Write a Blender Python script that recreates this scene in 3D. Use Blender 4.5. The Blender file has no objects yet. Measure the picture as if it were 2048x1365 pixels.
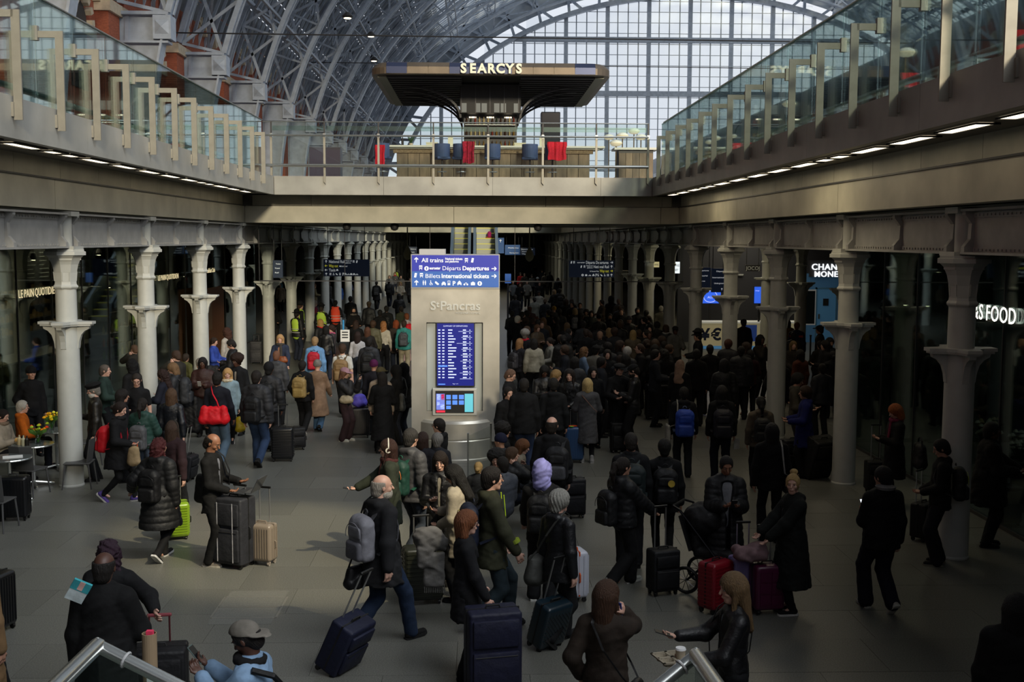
import bpy, math, random
import numpy as np
from math import sin, cos, pi, radians as rad
from mathutils import Vector, Matrix
C = bpy.context.scene.collection
SC = bpy.context.scene

# ---------------------------------------------------------------- camera
F, PITCH, YAW, ROLL, H = 2250.0, .0905, .0295, .0035, 4.3
cd = bpy.data.cameras.new('camera'); cam = bpy.data.objects.new('camera', cd); C.objects.link(cam)
cd.sensor_width = 36; cd.lens = F/2048*36; cd.clip_start = .05; cd.clip_end = 600
_f = np.array([sin(YAW)*cos(PITCH), cos(YAW)*cos(PITCH), -sin(PITCH)])
_r = np.array([cos(YAW), -sin(YAW), 0]); _u = np.cross(_r, _f)
_R = _r*cos(ROLL)+_u*sin(ROLL); _U = -_r*sin(ROLL)+_u*cos(ROLL)
cam.matrix_world = Matrix(((_R[0], _U[0], -_f[0], 0), (_R[1], _U[1], -_f[1], 0), (_R[2], _U[2], -_f[2], H), (0, 0, 0, 1)))
SC.camera = cam
def ray(px, py):
    return _f + _R*(px-1024)/F - _U*(py-682.5)/F
def at_z(px, py, z):            # point of the scene at height z that a photo pixel looks at
    d = ray(px, py); t = (z-H)/d[2]; return Vector((d[0]*t, d[1]*t, z))
def at_y(px, py, y):
    d = ray(px, py); t = y/d[1]; return Vector((d[0]*t, y, H+d[2]*t))
def at_x(px, py, x):
    d = ray(px, py); t = x/d[0]; return Vector((x, d[1]*t, H+d[2]*t))

# ---------------------------------------------------------------- sky, sun, exposure
w = bpy.data.worlds.new('world'); SC.world = w; w.use_nodes = True
nt = w.node_tree; bg = nt.nodes['Background']
tc = nt.nodes.new('ShaderNodeTexCoord'); nz = nt.nodes.new('ShaderNodeTexNoise'); nz.inputs['Scale'].default_value = 2.2
rmp = nt.nodes.new('ShaderNodeValToRGB'); rmp.color_ramp.elements[0].position = .35; rmp.color_ramp.elements[1].position = .65
rmp.color_ramp.elements[0].color = (.74, .79, .87, 1); rmp.color_ramp.elements[1].color = (.86, .87, .90, 1)
nt.links.new(tc.outputs['Generated'], nz.inputs['Vector']); nt.links.new(nz.outputs['Fac'], rmp.inputs['Fac']); nt.links.new(rmp.outputs['Color'], bg.inputs['Color'])
bg.inputs['Strength'].default_value = 1.05
def sun(name, d, e, ang, col):
    l = bpy.data.lights.new(name, 'SUN'); l.energy = e; l.angle = rad(ang); l.color = col
    o = bpy.data.objects.new(name, l); C.objects.link(o)
    o.rotation_euler = Vector(d).to_track_quat('-Z', 'Y').to_euler(); return o
sun('sun', (-.20, .95, -.24), 2.2, 5, (1, .86, .62))
sun('skylight_glow', (-.50, .45, -.74), 1.9, 40, (.93, .97, 1))
sp = bpy.data.lights.new('sun_patch_spot', 'SPOT'); sp.energy = 60000; sp.color = (1, .84, .52); sp.spot_size = rad(7.6); sp.spot_blend = .5; sp.shadow_soft_size = .25
so_ = bpy.data.objects.new('sun_patch_spot', sp); C.objects.link(so_); so_.location = (16, -4, 26); so_.rotation_euler = (Vector((-2.6, 15.4, 0))-so_.location).to_track_quat('-Z', 'Y').to_euler()  # added spot lamp that throws the bright patch on the floor
SC.view_settings.view_transform = 'Standard'; SC.view_settings.look = 'None'; SC.view_settings.gamma = 1
SC.view_settings.use_curve_mapping = False; SC.view_settings.exposure = 0.0
cy = SC.cycles
cy.max_bounces = 6; cy.diffuse_bounces = 3; cy.glossy_bounces = 3; cy.transmission_bounces = 4; cy.transparent_max_bounces = 14
cy.caustics_reflective = False; cy.caustics_refractive = False; cy.sample_clamp_indirect = 4

for nm_, lo_, e_, sz_, cl_ in (('cafe_fill', (-12.6, 24, 4.6), 150, 3, (1, .78, .5)), ('cafe_fill', (-12.6, 35, 4.6), 150, 3, (1, .78, .5)), ('food_shop_fill', (11, 17, 4.6), 60, 4, (.9, .95, 1)), ('exchange_fill', (11, 44.8, 4.6), 70, 3, (1, .9, .7)), ('hall_fill', (8.6, 40, 4.6), 60, 3, (1, .85, .55)), ('hall_fill', (8.6, 58, 4.6), 90, 4, (1, .85, .55)), ('hall_fill', (2, 88, 4.6), 120, 5, (1, .88, .65)), ('hall_fill', (8.8, 27, 4.6), 20, 3, (1, .85, .6)), ('soffit_fill', (4.6, 19, 5.5), 34, 2, (1, .84, .55)), ('soffit_fill', (4.6, 28, 5.5), 34, 2, (1, .84, .55))):
    al = bpy.data.lights.new(nm_, 'AREA'); al.energy = e_; al.size = sz_; al.color = cl_; ao = bpy.data.objects.new(nm_, al); C.objects.link(ao); ao.location = lo_  # added area fills without fittings, brightening shop interiors, shaded hall and soffit side

# ---------------------------------------------------------------- materials
_M = {}
def M(name, col=None, rough=.6, metal=0, var=0, scale=6, bump=0, bscale=None, emit=0, rnd=0, spec=.5, stretch=None):
    if name in _M: return _M[name]
    m = bpy.data.materials.new(name); m.use_nodes = True; n = m.node_tree.nodes; L = m.node_tree.links
    b = n['Principled BSDF']; b.inputs['Roughness'].default_value = rough; b.inputs['Metallic'].default_value = metal
    b.inputs['Specular IOR Level'].default_value = spec
    c4 = (*col, 1); b.inputs['Base Color'].default_value = c4; m.diffuse_color = c4
    src = None
    if var or bump or rnd:
        tx = n.new('ShaderNodeTexCoord'); vec = tx.outputs['Object']
        if stretch:
            mp = n.new('ShaderNodeMapping'); mp.inputs['Scale'].default_value = stretch; L.new(vec, mp.inputs[0]); vec = mp.outputs[0]
        if var:
            z = n.new('ShaderNodeTexNoise'); z.inputs['Scale'].default_value = scale; z.inputs['Detail'].default_value = 5; L.new(vec, z.inputs['Vector'])
            mr = n.new('ShaderNodeMapRange'); mr.inputs[1].default_value = .3; mr.inputs[2].default_value = .7
            mr.inputs[3].default_value = 1-var; mr.inputs[4].default_value = 1+var; L.new(z.outputs['Fac'], mr.inputs[0])
            src = mr.outputs[0]
        if rnd:
            oi = n.new('ShaderNodeObjectInfo'); m2 = n.new('ShaderNodeMapRange'); m2.inputs[3].default_value = 1-rnd; m2.inputs[4].default_value = 1+rnd
            L.new(oi.outputs['Random'], m2.inputs[0])
            if src:
                mu = n.new('ShaderNodeMath'); mu.operation = 'MULTIPLY'; L.new(src, mu.inputs[0]); L.new(m2.outputs[0], mu.inputs[1]); src = mu.outputs[0]
            else: src = m2.outputs[0]
        if src:
            vm = n.new('ShaderNodeVectorMath'); vm.operation = 'SCALE'; vm.inputs[0].default_value = col; L.new(src, vm.inputs['Scale']); L.new(vm.outputs[0], b.inputs['Base Color'])
        if bump:
            z = n.new('ShaderNodeTexNoise'); z.inputs['Scale'].default_value = bscale or scale*3; z.inputs['Detail'].default_value = 3; L.new(vec, z.inputs['Vector'])
            bp = n.new('ShaderNodeBump'); bp.inputs['Strength'].default_value = bump; bp.inputs['Distance'].default_value = .02; L.new(z.outputs['Fac'], bp.inputs['Height']); L.new(bp.outputs[0], b.inputs['Normal'])
    if emit:
        b.inputs['Emission Color'].default_value = c4; b.inputs['Emission Strength'].default_value = emit
    _M[name] = m; return m
def glass(name, tint=(.80, .90, .88), refl=.12, rough=.02):
    if name in _M: return _M[name]
    m = bpy.data.materials.new(name); m.use_nodes = True; n = m.node_tree.nodes; L = m.node_tree.links
    n.remove(n['Principled BSDF']); out = n['Material Output']
    t = n.new('ShaderNodeBsdfTransparent'); t.inputs[0].default_value = (*tint, 1)
    g = n.new('ShaderNodeBsdfGlossy'); g.inputs['Roughness'].default_value = rough; g.inputs[0].default_value = (.9, .97, .97, 1)
    fr = n.new('ShaderNodeLayerWeight'); fr.inputs['Blend'].default_value = .25
    mr = n.new('ShaderNodeMapRange'); mr.inputs[3].default_value = refl*.6; mr.inputs[4].default_value = min(1, refl*5)
    mx = n.new('ShaderNodeMixShader'); L.new(fr.outputs['Fresnel'], mr.inputs[0]); L.new(mr.outputs[0], mx.inputs[0])
    L.new(t.outputs[0], mx.inputs[1]); L.new(g.outputs[0], mx.inputs[2]); L.new(mx.outputs[0], out.inputs[0])
    m.diffuse_color = (*tint, .3); _M[name] = m; return m
def tone(c, k='cloth'):          # a fabric of a given colour; c = '#rrggbb'
    key = k+c
    if key in _M: return _M[key]
    v = [int(c[i:i+2], 16)/255 for i in (1, 3, 5)]; v = tuple(x/12.92 if x <= .04045 else ((x+.055)/1.055)**2.4 for x in v)
    if k == 'leather': return M(key, v, .46, var=.25, scale=9, bump=.5, bscale=16, spec=.4)
    if k == 'shell': return M(key, v, .32, var=.06, scale=3)
    if k == 'hair': return M(key, v, .62, var=.38, scale=16, stretch=(9, 9, 1.2), bump=.7, bscale=18, spec=.3)
    if k == 'skin': return M(key, v, .5, var=.05, scale=20)
    if k == 'metal': return M(key, v, .3, .9)
    if k == 'nylon': return M(key, v, .62, var=.2, scale=7, bump=.6, bscale=12, spec=.35)
    return M(key, v, .85, var=.25, scale=8, bump=.9, bscale=7, spec=.25)

# ---------------------------------------------------------------- mesh helpers
def link(name, me, m=None, parent=None, label=None, cat=None, group=None, kind=None, loc=None, rot=None):
    o = bpy.data.objects.new(name, me); C.objects.link(o)
    if m is not None and me is not None:
        if len(me.materials) == 0: me.materials.append(m)
        elif me.materials[0] is not m:
            o.material_slots[0].link = 'OBJECT'; o.material_slots[0].material = m
    if parent: o.parent = parent
    if loc is not None: o.location = loc
    if rot is not None: o.rotation_euler = rot
    if label: o['label'] = label
    if cat: o['category'] = cat
    if group: o['group'] = group
    if kind: o['kind'] = kind
    return o
def thing(name, label, cat, loc=(0, 0, 0), rz=0, group=None, kind=None):
    return link(name, None, None, None, label, cat, group, kind, loc, (0, 0, rz))
class MB:
    def __init__(s): s.v = []; s.f = []; s.sm = False
    def add(s, v, f):
        k = len(s.v); s.v += [tuple(p) for p in v]; s.f += [tuple(i+k for i in q) for q in f]; return s
    def box(s, a, b):
        x0, y0, z0 = a; x1, y1, z1 = b
        return s.add([(x0, y0, z0), (x1, y0, z0), (x1, y1, z0), (x0, y1, z0), (x0, y0, z1), (x1, y0, z1), (x1, y1, z1), (x0, y1, z1)],
                     [(0, 3, 2, 1), (4, 5, 6, 7), (0, 1, 5, 4), (1, 2, 6, 5), (2, 3, 7, 6), (3, 0, 4, 7)])
    def bar(s, p, q, w, h, up=(0, 0, 1)):     # rectangular bar from p to q
        p = Vector(p); q = Vector(q); d = (q-p).normalized(); u = Vector(up)
        if abs(d.dot(u)) > .98: u = Vector((0, 1, 0))
        a = d.cross(u).normalized(); b = a.cross(d)
        v = [c+a*i*w/2+b*j*h/2 for c in (p, q) for i, j in ((-1, -1), (1, -1), (1, 1), (-1, 1))]
        return s.add(v, [(0, 1, 2, 3), (7, 6, 5, 4), (0, 4, 5, 1), (1, 5, 6, 2), (2, 6, 7, 3), (3, 7, 4, 0)])
    def sweep(s, path, w, h, up=(0, 1, 0), closed=False):   # rectangular section along a path; up = width axis
        P = [Vector(p) for p in path]; n = len(P); U = Vector(up).normalized(); v = []; f = []
        for i in range(n):
            d = (P[min(i+1, n-1)]-P[max(i-1, 0)]).normalized(); b = d.cross(U).normalized()
            v += [P[i]+U*a*w/2+b*c*h/2 for a, c in ((-1, -1), (1, -1), (1, 1), (-1, 1))]
        for i in range(n-1):
            for j in range(4): f.append((i*4+j, i*4+(j+1) % 4, i*4+4+(j+1) % 4, i*4+4+j))
        f += [(3, 2, 1, 0), (n*4-4, n*4-3, n*4-2, n*4-1)]; return s.add(v, f)
    def tube(s, path, r, n=8, r1=None):
        P = [Vector(p) for p in path]; m = len(P); v = []; f = []; prev = None
        for i in range(m):
            d = (P[min(i+1, m-1)]-P[max(i-1, 0)]).normalized()
            if prev is None:
                a = d.cross(Vector((0, 0, 1)));
                if a.length < .05: a = d.cross(Vector((0, 1, 0)))
            else: a = prev-d*prev.dot(d)
            a.normalize(); prev = a; b = d.cross(a); rr = r if r1 is None else r+(r1-r)*i/(m-1)
            v += [P[i]+(a*cos(2*pi*k/n)+b*sin(2*pi*k/n))*rr for k in range(n)]
        for i in range(m-1):
            for k in range(n): f.append((i*n+k, i*n+(k+1) % n, i*n+n+(k+1) % n, i*n+n+k))
        f += [tuple(range(n-1, -1, -1)), tuple(range((m-1)*n, m*n))]; return s.add(v, f)
    def lathe(s, prof, n=16, c=(0, 0, 0), sq=None):
        v = []; f = []
        for (r, z) in prof:
            v += [(c[0]+r*cos(2*pi*k/n), c[1]+r*sin(2*pi*k/n), c[2]+z) for k in range(n)]
        for i in range(len(prof)-1):
            for k in range(n): f.append((i*n+k, i*n+(k+1) % n, i*n+n+(k+1) % n, i*n+n+k))
        f += [tuple(range(n-1, -1, -1)), tuple(range((len(prof)-1)*n, len(prof)*n))]; return s.add(v, f)
    def prism(s, poly, d, axis='z', o=0):     # polygon extruded by d along axis from o
        n = len(poly); g = {'z': lambda a, b, c: (a, b, c), 'y': lambda a, b, c: (a, c, b), 'x': lambda a, b, c: (c, a, b)}[axis]
        v = [g(a, b, o) for a, b in poly]+[g(a, b, o+d) for a, b in poly]
        f = [tuple(range(n-1, -1, -1)), tuple(range(n, 2*n))]+[(i, (i+1) % n, n+(i+1) % n, n+i) for i in range(n)]
        return s.add(v, f)
    def mesh(s, name, smooth=None, ang=.6):
        me = bpy.data.meshes.new(name); me.from_pydata(s.v, [], s.f); me.update()
        if smooth: me.shade_smooth(); me.set_sharp_from_angle(angle=ang)
        return me
    def build(s, name, m, parent=None, smooth=None, **k): return link(name, s.mesh(name, smooth), m, parent, **k)
def rbox(a, b, r=.02, seg=3):      # rounded box mesh data as MB
    import bmesh
    bm = bmesh.new(); bmesh.ops.create_cube(bm, size=1)
    for v in bm.verts: v.co = Vector([(a[i]+b[i])/2+v.co[i]*(b[i]-a[i]) for i in range(3)])
    bmesh.ops.bevel(bm, geom=list(bm.edges), offset=r, segments=seg, affect='EDGES', profile=.5)
    m = MB(); bm.verts.index_update(); m.add([v.co[:] for v in bm.verts], [[v.index for v in f.verts] for f in bm.faces]); bm.free(); return m
_txt = {}
def text(s, size, m, parent, name='lettering', loc=(0, 0, 0), rot=(0, 0, 0), depth=.01, bold=0, align='LEFT', label=None, sx=1, space=1):
    key = (s, size, depth, bold, align, space)
    if key not in _txt:
        cu = bpy.data.curves.new('lettering', 'FONT'); cu.body = s; cu.size = size; cu.extrude = depth; cu.offset = bold; cu.align_x = align
        cu.resolution_u = 3; cu.space_character = space
        o = bpy.data.objects.new('t', cu); C.objects.link(o); bpy.context.view_layer.update()
        me = bpy.data.meshes.new_from_object(o.evaluated_get(bpy.context.evaluated_depsgraph_get())); bpy.data.objects.remove(o); bpy.data.curves.remove(cu)
        _txt[key] = me
    o = link(name, _txt[key], m, parent, loc=loc, rot=rot, label=label); o.scale = (sx, 1, 1); return o
ORD = ['nearest', 'second', 'third', 'fourth', 'fifth', 'sixth', 'seventh', 'eighth', 'ninth', 'tenth', 'eleventh', 'twelfth', 'thirteenth', 'fourteenth', 'fifteenth', 'sixteenth', 'seventeenth', 'eighteenth', 'nineteenth', 'twentieth', 'twenty-first', 'twenty-second', 'twenty-third', 'twenty-fourth']
# ================================================================ STRUCTURE
XL, XR, SP, Y0 = -7.08, 6.47, 4.636, 19.5          # column grid of the undercroft
XFL, XFR = -5.9, 5.03                              # hall-side faces of the decks
YB, YF = 33.8, 32.8                                # cross beam, cross fascia
GL, GR = -9.5, 7.85                                # shop glass lines
stone = M('paving stone', (.118, .118, .104), .36, var=.5, scale=75, bump=.05, bscale=120, rnd=.10)
grout = M('joint', (.05, .05, .045), .8)
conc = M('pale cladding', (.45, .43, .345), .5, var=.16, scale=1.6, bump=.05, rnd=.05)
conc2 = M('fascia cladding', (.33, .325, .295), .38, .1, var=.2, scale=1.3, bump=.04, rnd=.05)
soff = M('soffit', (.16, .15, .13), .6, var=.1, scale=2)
ceilm = M('undercroft ceiling', (.30, .30, .27), .7, var=.1, scale=1)
steel = M('brushed steel', (.28, .265, .225), .45, .35, var=.12, scale=5)
chrome = M('polished rail', (.62, .64, .62), .22, .9)
iron = M('painted iron', (.46, .47, .44), .45, var=.05, scale=6)
gird = M('grey girder paint', (.34, .34, .33), .5, var=.12, scale=4)
ribm = M('blue grey iron', (.34, .39, .47), .5, var=.14, scale=3)
ribd = M('roof boarding', (.15, .165, .185), .7, var=.2, scale=2)
dark = M('dark metal', (.03, .03, .033), .45, .3)
black = M('black', (.010, .010, .011), .5)
glz = glass('balustrade glass', (.80, .88, .86), .14)
shopg = glass('shop glass', (.62, .68, .66), .09)
lampw = M('warm light', (1, .86, .62), emit=2.6)
white = M('white print', (.85, .87, .9), .5, emit=.35)
signw = M('lit white letters', (.9, .95, 1), emit=1.1)

# ---- floor: near slabs one by one, the rest past them as plain stone bands
fl = link('floor', None, kind='structure')
b = MB(); b.box((-30, -12, -.3), (30, 126, -.014)); b.build('screed', grout, fl)
b = MB(); b.box((-.723, -.463, -.014), (.723, .463, 0)); slab = b.mesh('paving_slab')
n = 0; y = 9.4
while y < 33 and n < 300:
    lo = -7.6 if y > 12 else -5.6; hi = 7.4 if y > 12 else 5.6
    x = lo+(.73 if int(round((y-9.4)/.93)) % 2 else 0)
    while x < hi and n < 298:
        link('paving_slab', slab, stone, fl, loc=(x+.3, y, random.Random(n).uniform(-.001, .001))); n += 1; x += 1.45
    y += .93
yend = y-.465
b = MB()
for (x0, x1, y0, y1) in ((-30, -7.6, -12, 126), (8.2, 30, -12, 126), (-7.6, 8.2, yend, 126), (-7.6, 8.2, -12, 8.9)):
    yy = y0
    while yy < y1-.01:
        ye = min(yy+.93, y1); b.box((x0, yy, -.014), (x1, ye-.006, 0)); yy = ye
for q_ in ((-9, -6, 8.9, 34), (6.2, 9, 8.9, 34), (-6.3, -5, 8.9, 13), (5, 6.3, 8.9, 13)): b.box((q_[0], q_[2], -.02), (q_[1], q_[3], -.004))
b.build('paving_beyond', stone, fl, kind='stuff')
hl = thing('access_hatch', 'rectangular steel edged access hatch set in the floor in front of the upright cases', 'hatch', at_z(500, 1215, 0))
b = MB(); w_, d_ = .37, .38
for s in (-1, 1): b.box((s*w_-.012, -d_, 0), (s*w_+.012, d_, .004)); b.box((-w_, s*d_-.012, 0), (w_, s*d_+.012, .004))
b.box((-w_, -.01, 0), (w_, .01, .004)); b.build('frame', M('hatch frame', (.30, .29, .26), .4, .6), hl)
for s in (-1, 1):
    b = MB(); b.box((-w_+.02, min(s*.02, s*.6), 0), (w_-.02, max(s*.02, s*.6), .003)); b.build('lid', M('hatch lid', (.125, .125, .112), .5, var=.3, scale=70), hl)

# ---- columns
def column_mesh():
    P = {}
    b = MB(); b.lathe([(.212, 0), (.212, .02), (.2, .04), (.193, 2.84)], 20)
    b.lathe([(.175, 2.86), (.172, 3.44)], 20); P['shaft'] = b.mesh('shaft', True, .5)
    b = MB(); b.lathe([(.19, 3.42), (.215, 3.45), (.215, 3.47), (.19, 3.5), (.185, 3.54), (.195, 3.7), (.225, 3.84), (.275, 3.95), (.33, 4.0), (.36, 4.0), (.36, 4.06), (.33, 4.07), (.33, 4.1)], 8)
    for k in range(4):     # raised panel mouldings
        a = k*pi/2+pi/8; c, s_ = cos(a), sin(a)
        [b.bar((c*.168-s_*.055*g, s_*.168+c*.055*g, 3.56), (c*.182-s_*.06*g, s_*.182+c*.06*g, 3.72), .02, .02) or b.bar((c*.182-s_*.06*g, s_*.182+c*.06*g, 3.72), (c*.245-s_*.085*g, s_*.245+c*.085*g, 3.93), .02, .02) for g in (-1, 1)]
        b.bar((c*.24-s_*.1, s_*.24+c*.1, 3.93), (c*.24+s_*.1, s_*.24-c*.1, 3.93), .03, .03)
    P['capital'] = b.mesh('capital')
    b = MB(); q = [(.46, -.10), (.46, .10), (.25, .15), (.15, .25), (.10, .46), (-.10, .46), (-.15, .25), (-.25, .15), (-.46, .10), (-.46, -.10), (-.25, -.15), (-.15, -.25), (-.10, -.46), (.10, -.46), (.15, -.25), (.25, -.15)]
    b.prism(q, .045, 'z', 2.82); b.prism([(x*.93, y*.93) for x, y in q], .03, 'z', 2.79); P['bracket_plate'] = b.mesh('bracket_plate')
    b = MB(); pr = [(.15, 2.79), (.40, 2.79), (.385, 2.74), (.31, 2.70), (.25, 2.63), (.215, 2.52), (.2, 2.40), (.15, 2.36)]
    b.prism(pr, .09, 'y', -.045); P['bracket_arm'] = b.mesh('bracket_arm')
    b = MB(); b.lathe([(.13, 4.1), (.13, 4.72)], 14); b.box((-.24, -.24, 4.1), (.24, .24, 4.15)); b.box((-.2, -.2, 4.66), (.2, .2, 4.74)); P['stub'] = b.mesh('stub', True, .5)
    return P
CM = column_mesh()
def column(x, y, label, m, full=True):
    o = thing('iron_column', label, 'column', (x, y, 0), 0, 'iron columns of the undercroft')
    for k in ('shaft', 'capital', 'bracket_plate', 'stub'): link(k, CM[k], m, o)
    if full:
        for k in range(4): link('bracket_arm', CM['bracket_arm'], m, o, rot=(0, 0, k*pi/2))
N1 = ['first', 'second', 'third', 'fourth', 'fifth', 'sixth', 'seventh', 'eighth', 'ninth', 'tenth', 'eleventh', 'twelfth', 'thirteenth', 'fourteenth', 'fifteenth', 'sixteenth', 'seventeenth', 'eighteenth', 'nineteenth', 'twentieth', 'twenty-first', 'twenty-second']
for k in range(0, 20): column(XL, Y0+SP*k, f'pale cream iron column with capital, {N1[k]} in line in the café-side row', iron, k < 14)
for k in range(-1, 20): column(XR, Y0+SP*k, f'shaded cream iron column with capital, {N1[k+1]} in line in the food-shop-side row', iron, k < 14)
for k in range(1, 8): column(XL-4.5, Y0+SP*k, f'iron column standing behind the café glass, {N1[k-1]} in its line', iron)
for k in range(0, 7): column(XR+4.5, Y0+SP*k, f'iron column standing behind the food shop and bureau glass, {N1[k]} in its line', iron, k < 5)

# ---- riveted girders over the column rows
def girder(x, y0, y1, s, label, detail):
    o = thing('riveted_girder', label, 'girder', (x, (y0+y1)/2, 4.12), 0, 'riveted girders over the columns'); L = (y1-y0)/2
    b = MB(); b.box((-.02, -L, .02), (.02, L, .58)); b.build('web', gird, o)
    for z in (0, .56):
        b = MB(); b.box((-.17, -L, z), (.17, L, z+.03)); b.build('flange', gird, o)
    if detail:
        for yy in (-L+.06, -.1, L-.06):
            b = MB(); b.prism([(.02*s, .03), (.15*s, .03), (.15*s, .10), (.07*s, .2), (.06*s, .4), (.15*s, .52), (.15*s, .56), (.02*s, .56)], .1, 'y', yy-.05); b.build('stiffener', gird, o)
        b = MB()
        for z in (.06, .51):
            b.box((min(.02*s, .035*s), -L, z-.035), (max(.02*s, .035*s), L, z+.035))
            yy = -L+.18
            while yy < L-.1: b.lathe([(.016, 0), (.008, .012)], 5, (s*.17-s*.02, yy, z+.0)) if 0 else b.box((min(.035*s, .05*s), yy-.014, z-.014), (max(.035*s, .05*s), yy+.014, z+.014)); yy += .11
        b.build('rivets', gird, o, kind='stuff')
for k in range(-1, 19):
    girder(XL, Y0+SP*k+.22, Y0+SP*(k+1)-.22, 1, f'grey riveted girder bay, {N1[k+1]} along the café-side row', k < 8)
    girder(XR, Y0+SP*k+.22, Y0+SP*(k+1)-.22, -1, f'grey riveted girder bay, {N1[k+1]} along the food-shop-side row', k < 8)
girder(XR, Y0-SP*2+.22, Y0-SP-.22, -1, 'grey riveted girder bay over the food shop window end', True)

# ---- decks: slab, beam, recessed panels, soffit, fascia
def struct(name, b, m, parent=None): return b.build(name, m, parent, kind='structure')
b = MB()
b.box((-30, -12, 4.765), (-7.27, 126, 6.045)); b.box((6.32, -12, 4.765), (30, 126, 6.045)); b.box((-7.27, 34.15, 4.765), (6.32, 45, 6.045)); b.box((-7.27, 84, 4.765), (6.32, 126, 6.045))
struct('ceiling', b, ceilm)
b = MB(); b.box((-30, -12.3, 0), (30, -12, 6)); struct('wall_back', b, soff)
b = MB(); b.box((-30, 126, 0), (30, 126.4, 6)); struct('wall_far', b, soff)
b = MB(); b.box((-30.3, -12, 0), (-30, 126, 6)); struct('wall_cafe_side', b, soff)
b = MB(); b.box((30, -12, 0), (30.3, 126, 6)); struct('wall_shop_side', b, soff)
def panels(nm, x0, x1, y0, y1, z0, z1, m, along, step, gap=.012, off=0):
    o = link(nm, None, kind='structure', loc=(0, 0, 0)); a0, a1 = (x0, x1) if along == 'x' else (y0, y1); p = a0+off
    if off: p -= step
    while p < a1-.01:
        q = min(p+step, a1); pp = max(p, a0)
        b = MB()
        b.box((pp+gap/2, y0, z0), (q-gap/2, y1, z1)) if along == 'x' else b.box((x0, pp+gap/2, z0), (x1, q-gap/2, z1))
        b.build('panel', m, o); p = q
for nm, s, xf, xb in (('trim_1', 1, XFL, -6.95), ('trim_2', -1, XFR, 6.0)):
    def R(a, b_): return (min(a, b_), max(a, b_))
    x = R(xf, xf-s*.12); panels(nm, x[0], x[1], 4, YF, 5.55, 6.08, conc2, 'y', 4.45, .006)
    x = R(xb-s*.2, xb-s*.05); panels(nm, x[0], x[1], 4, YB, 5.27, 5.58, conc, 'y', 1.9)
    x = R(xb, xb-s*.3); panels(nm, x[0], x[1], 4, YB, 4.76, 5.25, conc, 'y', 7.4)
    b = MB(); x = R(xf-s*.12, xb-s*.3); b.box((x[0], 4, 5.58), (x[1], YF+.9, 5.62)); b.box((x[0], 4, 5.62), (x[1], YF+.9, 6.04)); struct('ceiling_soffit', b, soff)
    b = MB(); x = R(xb+s*.03, xb-s*.2); b.box((x[0], 4, 5.245), (x[1], YB, 5.27)); struct('trim_3', b, dark)
panels('trim_4', XFL+.01, XFR-.01, YF, YF+.12, 5.55, 6.08, conc2, 'x', 1.57*2, .006)
panels('trim_5', -6.75, 5.8, YB+.15, YB+.3, 5.27, 5.58, conc, 'x', 1.75)
panels('trim_6', -6.95, 6.0, YB, YB+.2, 4.76, 5.25, conc, 'x', 6.2)
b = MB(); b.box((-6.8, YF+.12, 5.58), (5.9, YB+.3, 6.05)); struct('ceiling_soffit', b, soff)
b = MB(); b.box((-30, -12, 6.05), (XFL-.12, 133, 6.08)); b.box((XFR+.12, -12, 6.05), (60, 133, 6.08)); b.box((XFL-.12, YF+.12, 6.05), (XFR+.12, 45, 6.08)); b.box((-6.95, 84, 6.05), (6, 133, 6.08))
struct('floor_upper', b, M('platform paving', (.30, .29, .27), .6, var=.1, scale=2))
b = MB()
for (x0, x1, y0, y1) in ((-7.2, 6.3, 45, 45.3), (-7.2, 6.3, 83.7, 84), (-7.27, -7.0, 45.3, 83.7), (6.05, 6.32, 45.3, 83.7)): b.box((x0, y0, 4.76), (x1, y1, 6.05))
struct('trim_7', b, conc)
# soffit lights, ends read off along the soffit
def slights(px, xx, lab):
    for i, (a, c) in enumerate(px):
        ya = abs(xx*F/(a-968)); yc = abs(xx*F/(c-968)); y0, y1 = min(ya, yc), max(ya, yc); e_ = (y1-y0)*.10; y0 += e_; y1 -= e_
        o = thing('soffit_light', f'warm rectangular recessed strip light in the {lab} deck soffit, {N1[i]} from the cross bridge', 'light', (xx, (y0+y1)/2, 5.575), 0, 'soffit strip lights'); L = (y1-y0)/2
        b = MB(); b.box((-.085, -L, -.012), (.085, L, 0)); b.build('diffuser', lampw, o)
        b = MB()
        for s in (-1, 1): b.box((s*.10-.015, -L-.03, -.02), (s*.135+.015, L+.03, .0)); b.box((-.115, s*(L+.015)-.015, -.02), (.115, s*(L+.015)+.015, 0))
        b.build('frame', dark, o)
zl = [(1455, 1515), (1385, 1450), (1305, 1385), (1260, 1300), (1215, 1255), (1120, 1210), (1005, 1110), (880, 995), (730, 865), (555, 710), (450, 530), (350, 435), (110, 325), (-160, 70)]
slights([(a*.3418, c*.3418) for a, c in zl], -6.35, 'café-side')
zr = [(0, 48), (50, 110), (115, 182), (185, 220), (222, 260), (268, 350), (358, 455), (465, 570), (583, 703), (720, 862), (875, 950), (960, 1040), (1070, 1270), (1300, 1545), (1580, 1885), (1945, 2330)]
slights([(1348+a*.3418, 1348+c*.3418) for a, c in zr], 5.5, 'food-shop-side')

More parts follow.
